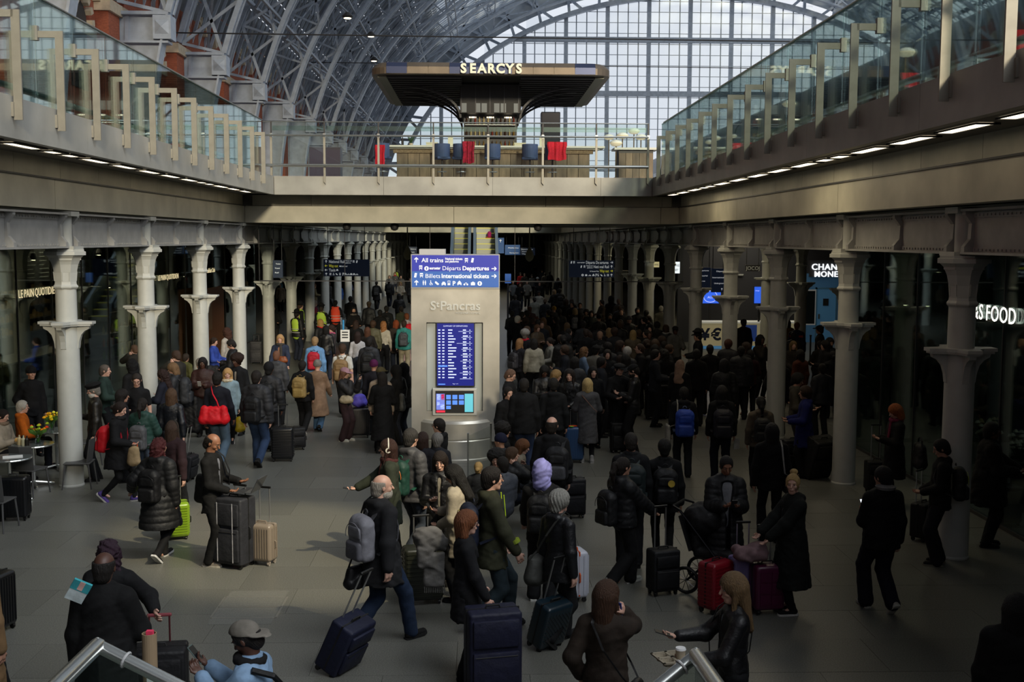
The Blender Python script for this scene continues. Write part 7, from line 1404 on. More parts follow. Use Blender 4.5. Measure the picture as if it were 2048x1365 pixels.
t = person(605, 722, 1.62, 80, 'person in black with a large khaki backpack', 'jacket', '#0b0b0d', 'reg', '#0b0b0d', 'short', '#15110f', 'w', 'walk', ('pocket', 'down'), sole='#b8b0a8', stride=.14)
backpack(t, 'large khaki backpack with several pockets', '#8c7548', '#86703f', strap='#6e5c38', dz=.0, sc=1.05)
t = person(635, 722, 1.58, 82, 'woman in a grey beanie and long tan sheepskin coat', 'coat', '#77604e', 'flare', '#3c5878', 'none', '#777777', 'p', 'walk', ('down', 'hold'), hat='beanie', hatc='#6e6a66', hem=.42, belt=1, stride=.12)
t = person(630, 674, 1.76, 88, 'fair haired person in a pale blue jacket with a red backpack', 'jacket', '#5f86b0', 'reg', K, 'short', '#8a7050', 'p')
backpack(t, 'red backpack with navy top on the pale blue jacket', '#a01428', '#a8142c', strap='#1a2238')
t = person(685, 688, 1.76, 86, 'man in a white tee shirt carrying a tan and grey rucksack', 'tee', '#b8b8b4', 'reg', '#1a1b1e', 'short', '#3a281c', 'p', 'walk', ('down', 'down'), hem=.9)
backpack(t, 'tan rucksack with grey side pockets on the white tee shirt', '#7d6444', '#7a6344', sc=1.1, strap='#5a4a34')
t = person(690, 737, 1.56, -20, 'girl in a pink cap, black padded jacket and brown wide trousers', 'puffer', '#1a1a1d', 'wide', '#2f2024', 'long', '#6a4a38', 'p', 'stand', ('up', 'mouth'), hat='cap', hatc='#9c7884', hem=.95, sole='#a8a8a0', shoe='#a8a8a0', nod=10)
q_ = t[0].location; bag((q_.x+.06, q_.y-.22, .85), 'cream crescent bum bag on the girl in the pink cap', '#9c9078', .28, .12, .15, 0, strap=0)
suitcase(720, 875, 6, 'big black ribbed suitcase with a violet bag on top', '#120f12', 'vert', .42, .28, .66)
q_ = at_z(720, 875, 0); bag((q_.x, q_.y, .68), 'small violet fabric backpack lying on the big black ribbed suitcase', '#5a50c0', .32, .22, .26, 0, strap=0, k='nylon')
t = person(662, 650, 1.66, 190, 'young woman in a grey coat with a long pink scarf looking sideways', 'coat', '#3a3438', 'reg', K, 'lowbun', '#2a1a14', 'p', scarf='#a04a68x', arms=('front', 'down'), under='#9a8a80', opn=.04)
t = person(715, 664, 1.66, 92, 'dark haired woman in a white top with a shoulder bag', 'shirt', '#b0aeb0', 'reg', '#2a2e36', 'long', '#241612', 'p', hem=.9)
q_ = t[0].location; bag((q_.x+.12, q_.y-.15, .6), 'white plastic carrier hanging low behind the white top', '#9aa0a4', .22, .1, .3, 0, strap=.12, k='nylon')
t = person(738, 675, 1.78, 88, 'man in a charcoal padded jacket with a square black backpack', 'puffer', '#232428', 'reg', '#0f1012', 'short', '#1a1614', 'w', hood=1)
backpack(t, 'square black backpack with two front pockets on the charcoal padded jacket', '#131417', sc=1.1)
t = person(808, 641, 1.72, 88, 'person in a teal hoodie and cream trousers with a grey backpack', 'hoodie', '#2c7470', 'reg', '#8e8670', 'short', '#2a1e16', 'p')
backpack(t, 'grey backpack on the teal hoodie', '#3a3e42', sc=.95)
t = person(767, 643, 1.68, 90, 'woman with long wavy golden hair in a cream top and black trousers', 'shirt', '#9c9686', 'reg', '#0d0d0f', 'curly', '#8a5c34', 'p', hem=.92)
t = person(813, 627, 1.70, 120, 'auburn person with a bright red backpack near the totem', 'jacket', '#8c8c90', 'reg', '#9a8488', 'short', '#6a3a20', 'p')
backpack(t, 'bright red backpack close to the totem edge', '#c01428')
t = person(765, 745, 1.64, 88, 'woman with very long dark hair in a long black coat', 'coat', '#0a0a0c', 'slim', '#0a0a0c', 'long', '#15100f', 'w', hem=.30, arms=('front', 'front'), flare=.03)
t = person(762, 736, 1.70, 70, 'person in an olive cap and cream coat behind the long black coat', 'coat', '#98897a', 'reg', K, 'short', '#222222', 'p', hat='cap', hatc='#4c452e')
t = person(748, 722, 1.64, 80, 'person in a purple knitted beanie', 'jacket', '#1a1a22', 'reg', K, 'none', '#222222', 'w', hat='beanie', hatc='#4a1440')
t = person(806, 728, 1.70, 150, 'woman with black hood and hair beside the totem looking down at a phone', 'puffer', '#0a0a0c', 'reg', '#20242e', 'none', '#0c0a0a', 'w', hat='hijab', hatc='#0a0a0c', arms=('phone', 'phone'))
sbag(t, 1, 'grey patterned tote on the shoulder beside the totem', '#5a5c5a', .38, .12, .36, .75)
t = person(790, 732, 1.68, 165, 'figure in a black headscarf standing just behind the grey tote', 'coat', '#0b0b0d', 'reg', K, 'none', '#0c0a0a', 'w', hat='hijab', hatc='#09090b', arms=('front', 'front'))
# people sitting against the totem and leaning beyond
t = person(877, 838, 1.30, 160, 'man with dark hair and sunglasses sitting against the totem base', 'hoodie', '#0c0c0e', 'reg', K, 'short', '#15100d', 'p', 'sit', ('low', 'low'), glasses=1)
t = person(846, 866, 1.22, 70, 'brown haired person sitting low in front of the totem', 'jacket', '#14141a', 'reg', K, 'bob', '#2a1a14', 'p', 'sit')
t = person(875, 868, 1.20, 80, 'grey haired person sitting low in front of the totem', 'jacket', '#1a1b20', 'reg', K, 'thick', '#6d6a66', 'p', 'sit')
p = at_z(936, 975, 0); o = thing('glass_barrier', 'narrow glass queue barrier with a steel post standing in front of the totem', 'barrier', (p.x, p.y, 0), 1.2); b = MB(); b.tube([(0, 0, 0), (0, 0, .95)], .018, 8); b.build('post', chrome, o); b = MB(); b.box((.03, -.006, .1), (1.1, .006, .9)); b.build('glass_pane', M('curtain glass'), o); b = MB(); b.tube([(1.12, 0, 0), (1.12, 0, .95)], .018, 8); b.build('post', chrome, o)
# ---- crowd beside and beyond the totem
t = person(1021, 739, 1.76, -20, 'bald man in dark sunglasses and a black jacket leaning at the totem', 'jacket', '#0d0d10', 'reg', K, 'crop', '#5a4438', 'p', arms=('front', 'front'), nod=26, glasses=1)
t = person(1017, 775, 1.64, -60, 'woman with tied dark hair in a black coat beside the totem', 'coat', '#0b0b0d', 'reg', K, 'lowbun', '#17110e', 'p', nod=8)
t = person(1048, 758, 1.80, 88, 'broad man seen from behind in a black jacket and jeans beside the totem', 'jacket', '#0d0e11', 'reg', '#1f2b44', 'short', '#14100e', 'w', fat=.02)
t = person(1089, 732, 1.70, -85, 'person in a shiny black hooded coat looking down at a phone', 'leather', '#121214', 'reg', K, 'longfront', '#0c0a0a', 'b', arms=('phone', 'phone'), nod=30)
t = person(1113, 741, 1.62, -20, 'blonde woman with sunglasses pushed up among the dark coats', 'coat', '#121214', 'reg', K, 'bob', '#8c7048', 'p', nod=12)
t = person(1107, 757, 1.76, 88, 'man seen from behind in a black hooded anorak', 'jacket', '#0e1013', 'reg', K, 'short', '#12100e', 'w', hood=1)
t = person(1140, 740, 1.68, -110, 'woman with long dark hair and a black leather coat facing the grey coat', 'leather', '#101113', 'reg', K, 'longfront', '#1a1210', 'p', arms=('low', 'low'))
t = person(1186, 734, 1.68, -80, 'smiling woman with long black hair behind the blonde bob', 'coat', '#0d0d10', 'reg', K, 'longfront', '#110d0c', 'p')
t = person(1175, 758, 1.63, 90, 'blonde bobbed woman in a long belted grey coat seen from behind', 'coat', '#47474a', 'slim', '#0e0e12', 'bob', '#b39a68', 'p', hem=.42, belt=1, shoe='#8a8a8a', sole='#9a9a9a', arms=('front', 'front'))
q_ = t[0].location; b = MB(); so = thing('bag_strap', 'thin tan strap crossing the back of the long grey coat', 'strap', (q_.x, q_.y, 0)); b.sweep([(-.12, -.1, 1.33), (-.02, -.165, 1.22), (.1, -.175, 1.08), (.18, -.1, 1.0)], .018, .006, (0, 1, .3)); b.build('webbing', tone('#7a5a4a'), so)
suitcase(1148, 925, 0, 'tall light blue hard suitcase with an orange tag', '#2c4a72', 'vert', .34, .24, .70, ext=.3)
q_ = at_z(1148, 925, 0); o = thing('luggage_tag', 'neon orange and green tag on the tall light blue suitcase', 'tag', (q_.x-.05, q_.y-.05, .71), .3); b = MB(); b.box((-.1, -.03, 0), (.1, .03, .015)); b.build('orange_strip', tone('#e0501c'), o); b = MB(); b.box((-.06, -.07, .0), (.0, -.03, .012)); b.build('green_strip', tone('#6ec03a'), o)
t = person(1239, 727, 1.80, -75, 'moustached man in a flat cap and long black overcoat', 'coat', '#0b0b0d', 'reg', K, 'crop', '#120d0b', 'p', hat='flatcap', hatc='#0c0c0e', hem=.45, arms=('low', 'front'), nod=6)
t = person(1267, 730, 1.80, 165, 'man in a black cap and leather jacket typing on a phone', 'leather', '#101012', 'reg', K, 'crop', '#120d0b', 'p', hat='cap', hatc='#0c0c0e', arms=('phone', 'phone'), nod=24, beard='#14100d')
phone(t, 'L', 'phone held between the flat cap man and the leather jacket man')
suitcase(1240, 905, 4, 'black suitcase with extended handle standing before the flat cap man', '#0c0d0f', 'soft', .4, .26, .62, ext=.45)
suitcase(1312, 838, 4, 'very large black hard suitcase behind the man typing on a phone', '#0d0e14', 'horiz', .52, .3, .84)
t = person(1361, 722, 1.66, 60, 'woman wearing a beige headscarf and black coat', 'coat', '#0c0c0e', 'reg', K, 'none', '#3a2a22', 'w', hat='hijab', hatc='#8a7060', hem=.6)
t = person(1368, 775, 1.64, 86, 'person in a grey hood with a bright blue hiking backpack', 'jacket', '#0e0f12', 'reg', '#191b20', 'short', '#15110f', 'w', hem=.86, hood=1)
backpack(t, 'bright blue and grey hiking backpack', '#1f3f9c', '#243f90', strap='#5a6884', sc=1.15, dz=-.06); sbag(t, 1, 'white canvas tote hanging beside the blue hiking backpack', '#8a877e', .3, .08, .34, .62, k='cloth', out=.3)
t = person(1444, 773, 1.70, 86, 'person in a black hooded coat with a dark hiking backpack', 'jacket', '#0c0d10', 'reg', '#14161e', 'bob', '#100d0c', 'w', hood=1, arms=('down', 'down')); backpack(t, 'dark navy hiking backpack on the black hooded coat', '#14141e', sc=1.15, dz=-.05)
q_ = W(t, 'R'); o = thing('folded_leaflet', 'folded white printed leaflet held low beside the black hooded coat', 'leaflet', (q_.x+.05, q_.y, q_.z-.1)); b = MB(); b.box((-.05, -.01, -.1), (.05, .01, .1)); b.build('paper_sheet', tone('#8f8f8f'), o)
t = person(1104, 834, 1.80, 80, 'balding man in a black jacket with a grey and black backpack', 'jacket', '#0e0f12', 'reg', K, 'bald', '#1c1714', 'p', hood=1, fat=.01); backpack(t, 'black backpack with grey panels on the balding man', '#16171b', '#3c3d42', dy=-.1)
suitcase(1143, 1035, 10, 'black soft suitcase beside the balding man with the backpack', '#101116', 'soft', .4, .26, .62)
t = person(1262, 866, 1.78, 86, 'man with cropped hair and a big teal black backpack', 'jacket', '#0e0f12', 'reg', K, 'crop', '#1a1613', 'w'); backpack(t, 'big teal black travel backpack', '#152022', '#162224', sc=1.15, dz=-.02)
t = person(1247, 916, 1.62, 28, 'woman with a ponytail and glasses in a black padded jacket holding a case handle', 'puffer', '#0d0e11', 'wide', '#0b0b0d', 'pony', '#1a1411', 'w', 'walk', ('swing', (.45, .14, .98)), glasses=1, shoe='#8a8d86', sole='#b0b0aa', hem=.86, hood=1, fat=.015, stride=.2)
backpack(t, 'soft black backpack on the ponytail woman in the black padded jacket', '#0c0d0f', dz=-.04)
suitcase(1325, 1188, 18, 'black fabric cabin suitcase with extended silver handle', '#0d0e11', 'soft', .36, .24, .56, ext=.5, rod='#a8a8a8')
t = person(1329, 879, 1.66, 86, 'person pointing with an outstretched arm, wearing a black backpack', 'jacket', '#0b0c0e', 'slim', '#0b0b0d', 'short', '#12100e', 'w', 'walk', ((.10, .55, 1.36), 'down'), stride=.12, hem=.75); backpack(t, 'black backpack with a round yellow badge', '#0f1013', sc=1.05)
o_ = t[0].location; o = thing('round_badge', 'round yellow badge fixed on the black backpack of the pointing person', 'badge', (o_.x+.03, o_.y-.42, 1.15)); b = MB(); b.prism([(.045*cos(a), .045*sin(a)) for a in np.linspace(0, 2*pi, 17)[:-1]], .008, 'y', 0); b.build('disc', tone('#a8903a'), o)
t = person(1453, 913, 1.68, -90, 'young woman in a grey hoodie and open black padded coat looking at a phone', 'puffer', '#0d0e11', 'slim', '#0b0b0d', 'crop', '#14100e', 't', arms=('phone', 'phone'), nod=22, hem=.5, under='#6a6b70', opn=.12, hood=1, fat=.01); phone(t, 'L', 'phone held by the young woman in the grey hoodie')
t = person(1544, 848, 1.70, 86, 'woman with long black hair and a black coat carrying a studded handbag', 'coat', '#09090b', 'flare', '#0b0b0d', 'long', '#0c0a0a', 'w', hem=.78); q_ = t[0].location
sbag(t, -1, 'black handbag with a pale strap on the long black haired woman', '#0b0b0d', .34, .14, .3, .72, strapc='#8a8a88', fwd=-.1)
t = person(1586, 950, 1.62, 188, 'blonde woman with a top bun in a long black coat looking towards the camera', 'coat', '#111413', 'slim', '#0b0b0d', 'bun', '#a88c5c', 'p', arms=((.38, .12, .98), (.40, .10, 1.0)), turn=58, hem=.36, flare=.06, hood=1, shoe='#0c0c0e', sole='#b4b4b0', fat=.01)
suitcase(1532, 1225, 8, 'dark magenta hard suitcase held by the blonde woman with the bun', '#4a1234', 'block', .36, .26, .58, ext=.42, rod='#9a9a9a')
suitcase(1488, 1212, 8, 'lilac hard suitcase between two others', '#8478a8', 'vert', .36, .24, .60, ext=.38, rod='#a09aac', band='#8478a8')
suitcase(1430, 1222, 40, 'crimson hard suitcase leaning by the pushchair', '#78101f', 'horiz', .38, .26, .60)
# pushchair
p = at_z(1440, 1185, 0); pc_ = thing('pushchair', 'black pushchair with a folded hood and a large spoked wheel', 'pushchair', (p.x, p.y, 0), rad(-30))
def wheelp(x, y, r, nm='wheel'):
    b = MB(); b.tube([(x+r*cos(a), y, r+.02+r*sin(a)) for a in np.linspace(0, 2*pi, 25)], .022, 8); w_ = b.build(nm, tone('#0b0b0c', 'shell'), pc_); b = MB(); [b.tube([(x, y, r+.02), (x+r*cos(a), y, r+.02+r*sin(a))], .004, 4) for a in np.linspace(0, 2*pi, 11)[:-1]]; b.build('spokes', tone('#3a3a3c', 'metal'), w_)
wheelp(-.35, -.26, .15); wheelp(-.35, .26, .15); wheelp(.4, -.2, .1); wheelp(.4, .2, .1)
for s_ in (-1, 1): b = MB(); b.tube([(.4, s_*.2, .12), (.0, s_*.24, .5), (-.45, s_*.24, 1.02), (-.55, s_*.2, 1.05)], .016, 8); b.build('frame_tube', tone('#1a1a1c', 'metal'), pc_); b = MB(); b.tube([(-.35, s_*.24, .16), (.0, s_*.24, .5)], .014, 8); b.build('frame_tube', tone('#1a1a1c', 'metal'), pc_)
b = MB(); b.tube([(-.55, -.2, 1.05), (-.55, .2, 1.05)], .018, 8); b.build('handlebar', tone('#0c0c0c'), pc_)
G = Fld(axis(-.6, .5, .02), axis(-.35, .35, .02), axis(.2, 1.2, .02)); G.rb((-.05, 0, .5), (.25, .2, .06), .05); G.rb((-.28, 0, .75), (.06, .2, .25), .05); G.ell((-.2, 0, .9), (.28, .25, .2), None, .04); G.wrinkle(.012, 6); link('seat_fabric', G.mesh('seat_fabric'), tone('#101012', 'nylon'), pc_)
b = MB(); b.sweep([(-.45+.02*i, 0, .95-.06*i) for i in range(8)], .5, .03, (0, 1, 0)); b.build('canopy', tone('#0d0d10', 'nylon'), pc_)
p = at_z(1500, 1120, .62); o = thing('pink_bundle', 'bundle of pale pink clothing resting on the pushchair', 'clothing', (p.x, p.y, .62)); G = Fld(axis(-.3, .3, .02), axis(-.25, .25, .02), axis(-.1, .3, .02)); G.rb((0, 0, .08), (.2, .14, .08), .07); G.ell((.08, .02, .14), (.12, .1, .07)); G.wrinkle(.02, 8); link('cloth', G.mesh('cloth'), tone('#7c6468'), o)
t = person(1766, 934, 1.70, 100, 'man in a black hooded jacket and navy trousers holding a lit phone', 'hoodie', '#08090b', 'wide', '#10111c', 'short', '#0c0a0a', 'w', 'walk', ('phone', 'down'), shoe='#9a9a92', sole='#a8a8a0', stride=.17, fat=.02, turn=20)
phone(t, 'L', 'brightly lit phone in the dark beside the crowd-side floor', lit=1)
b = MB(); b.lathe([(.05, -.02), (.11, .0), (.12, .03), (.07, .05)], 14); b.v = [(x-.06, y, z+1.48) for x, y, z in b.v]; b.build('grey_hood', tone('#6a6a6a'), t[0], True)
t = person(1883, 880, 1.68, 165, 'man in black with a backpack facing the second crowd-side column', 'hoodie', '#08090b', 'wide', '#15161c', 'short', '#0c0a0a', 'w', arms=('low', 'low'), nod=20, hood=1, sole='#7a7668'); backpack(t, 'black backpack with a thin lime stripe and grey straps', '#0b0b0d', zipc='#8a9a1c', strap='#1c1c1e')
suitcase(1845, 1080, 40, 'dark suitcase with two extended handles beside the man at the column', '#0b0b0d', 'soft', .36, .24, .55, ext=.45)
t = person(1985, 846, 1.76, -10, 'large dark figure in a black coat holding a phone by the food shop glass', 'coat', '#070708', 'reg', '#070708', 'short', '#0a0808', 'b', arms=('fwd', 'front'), fat=.04, hem=.6); phone(t, 'L', 'small phone glimpsed in the hand of the large dark figure')
t = person(1791, 810, 1.66, 182, 'woman with bright orange hair and a magenta scarf looking at a phone', 'coat', '#09090b', 'reg', K, 'bob', '#8a4a20', 'p', arms=('phone', 'phone'), nod=22, hem=.5, scarf='#5a1430x')
suitcase(1752, 985, 0, 'black suitcase with a long handle before the orange haired woman', '#08090a', 'soft', .38, .24, .55, ext=.6)
bag((at_z(1840, 900, 1.0).x, at_z(1840, 900, 1.0).y, .7), 'black holdall on the back of the orange haired woman', '#09090b', .4, .24, .4, 80, strap=.1, k='nylon')
suitcase(1625, 955, 25, 'huge black suitcase leaning back next to the first crowd-side column', '#0a0b0d', 'soft', .5, .32, .8, tilt=20); suitcase(1585, 945, 10, 'black suitcase with white tags beside the huge leaning case', '#0b0c0e', 'soft', .42, .28, .62)
t = person(1522, 794, 1.60, 86, 'woman with a dark ponytail, cream hoodie and black backpack', 'hoodie', '#4e463c', 'reg', K, 'pony', '#100d0c', 'w'); backpack(t, 'black backpack on the cream hoodie', '#101012')
t = person(1596, 748, 1.76, -30, 'young man in a beige hooded jacket hugging someone in blue', 'hoodie', '#38352e', 'reg', '#26241f', 'thick', '#12100e', 'w', arms=('front', 'front'), nod=20)
t = person(1610, 774, 1.66, 170, 'person in a deep blue hooded coat leaning on the beige jacket', 'coat', '#10174e', 'reg', K, 'thick', '#2a1c14', 'w', arms=('front', 'front'), hem=.6, flare=.06, hood=1)
t = person(1457, 680, 1.76, 60, 'reddish haired man in a wide black padded jacket', 'puffer', '#0b0d12', 'reg', K, 'thick', '#40241a', 'w', fat=.03); t = person(1483, 693, 1.76, 70, 'man with dark hair standing shoulder to shoulder with the reddish haired man', 'puffer', '#0c0e13', 'reg', K, 'short', '#14110f', 'w', fat=.03)
t = person(1522, 673, 1.70, -60, 'hooded person in brown holding a paper cup', 'coat', '#1f1c18', 'reg', K, 'none', '#111111', 'b', hat='hood', hatc='#0f0e0d', arms=('front', 'mouth'))
t = person(1587, 683, 1.66, -90, 'woman with long light hair facing the crowd near the exchange', 'coat', '#26221f', 'reg', K, 'long', '#6e5a3a', 'p', arms=('low', 'low')); t = person(1600, 700, 1.66, 120, 'woman with black hair in a rust coloured coat', 'coat', '#4a2418', 'reg', K, 'long', '#0e0b0a', 'w')
t = person(1660, 677, 1.78, -70, 'bearded young man in a black padded coat beside the first crowd-side column', 'puffer', '#101216', 'reg', K, 'thick', '#0c0a09', 'w', beard='#0e0b0a', nod=12, fat=.02)
t = person(1639, 652, 1.78, 160, 'man in a dark cap facing the exchange counter', 'coat', '#141415', 'reg', K, 'short', '#1b1613', 'w', hat='cap', hatc='#17171a'); t = person(1594, 645, 1.76, 70, 'man in a navy jacket with a red shoulder stripe at the exchange counter', 'jacket', '#121c30', 'reg', K, 'short', '#5a3424', 'p')
b = MB(); b.box((-.13, -.2, 1.3), (.02, .2, 1.36)); b.build('red_stripe', tone('#8c2a20'), t[0])
t = person(1575, 640, 1.7, 100, 'person in a mustard coat at the exchange counter', 'coat', '#5a4218', 'reg', K, 'bob', '#2a2018', 'w'); t = person(1487, 638, 1.82, 100, 'tall person in black beside the queue board', 'coat', '#0a0b0e', 'reg', K, 'short', '#0c0a0a', 'w')
t = person(1731, 698, 1.66, 185, 'woman with tied black hair beyond the first crowd-side column', 'coat', '#0b0b0d', 'reg', K, 'lowbun', '#0e0b0a', 'p'); bag((t[0].location.x+.1, t[0].location.y-.2, .9), 'pale pink bag with tulips wrapped in paper beyond the column', '#6a4a42', .3, .14, .3, 0, strap=.2, k='cloth')
t = person(1395, 664, 1.80, 175, 'uniformed officer in a peaked hat with a dark vest', 'jacket', '#0c0d11', 'reg', '#0a0b0e', 'crop', '#111111', 'w', hat='police', hatc='#0a0a0d', arms=('front', 'front'))
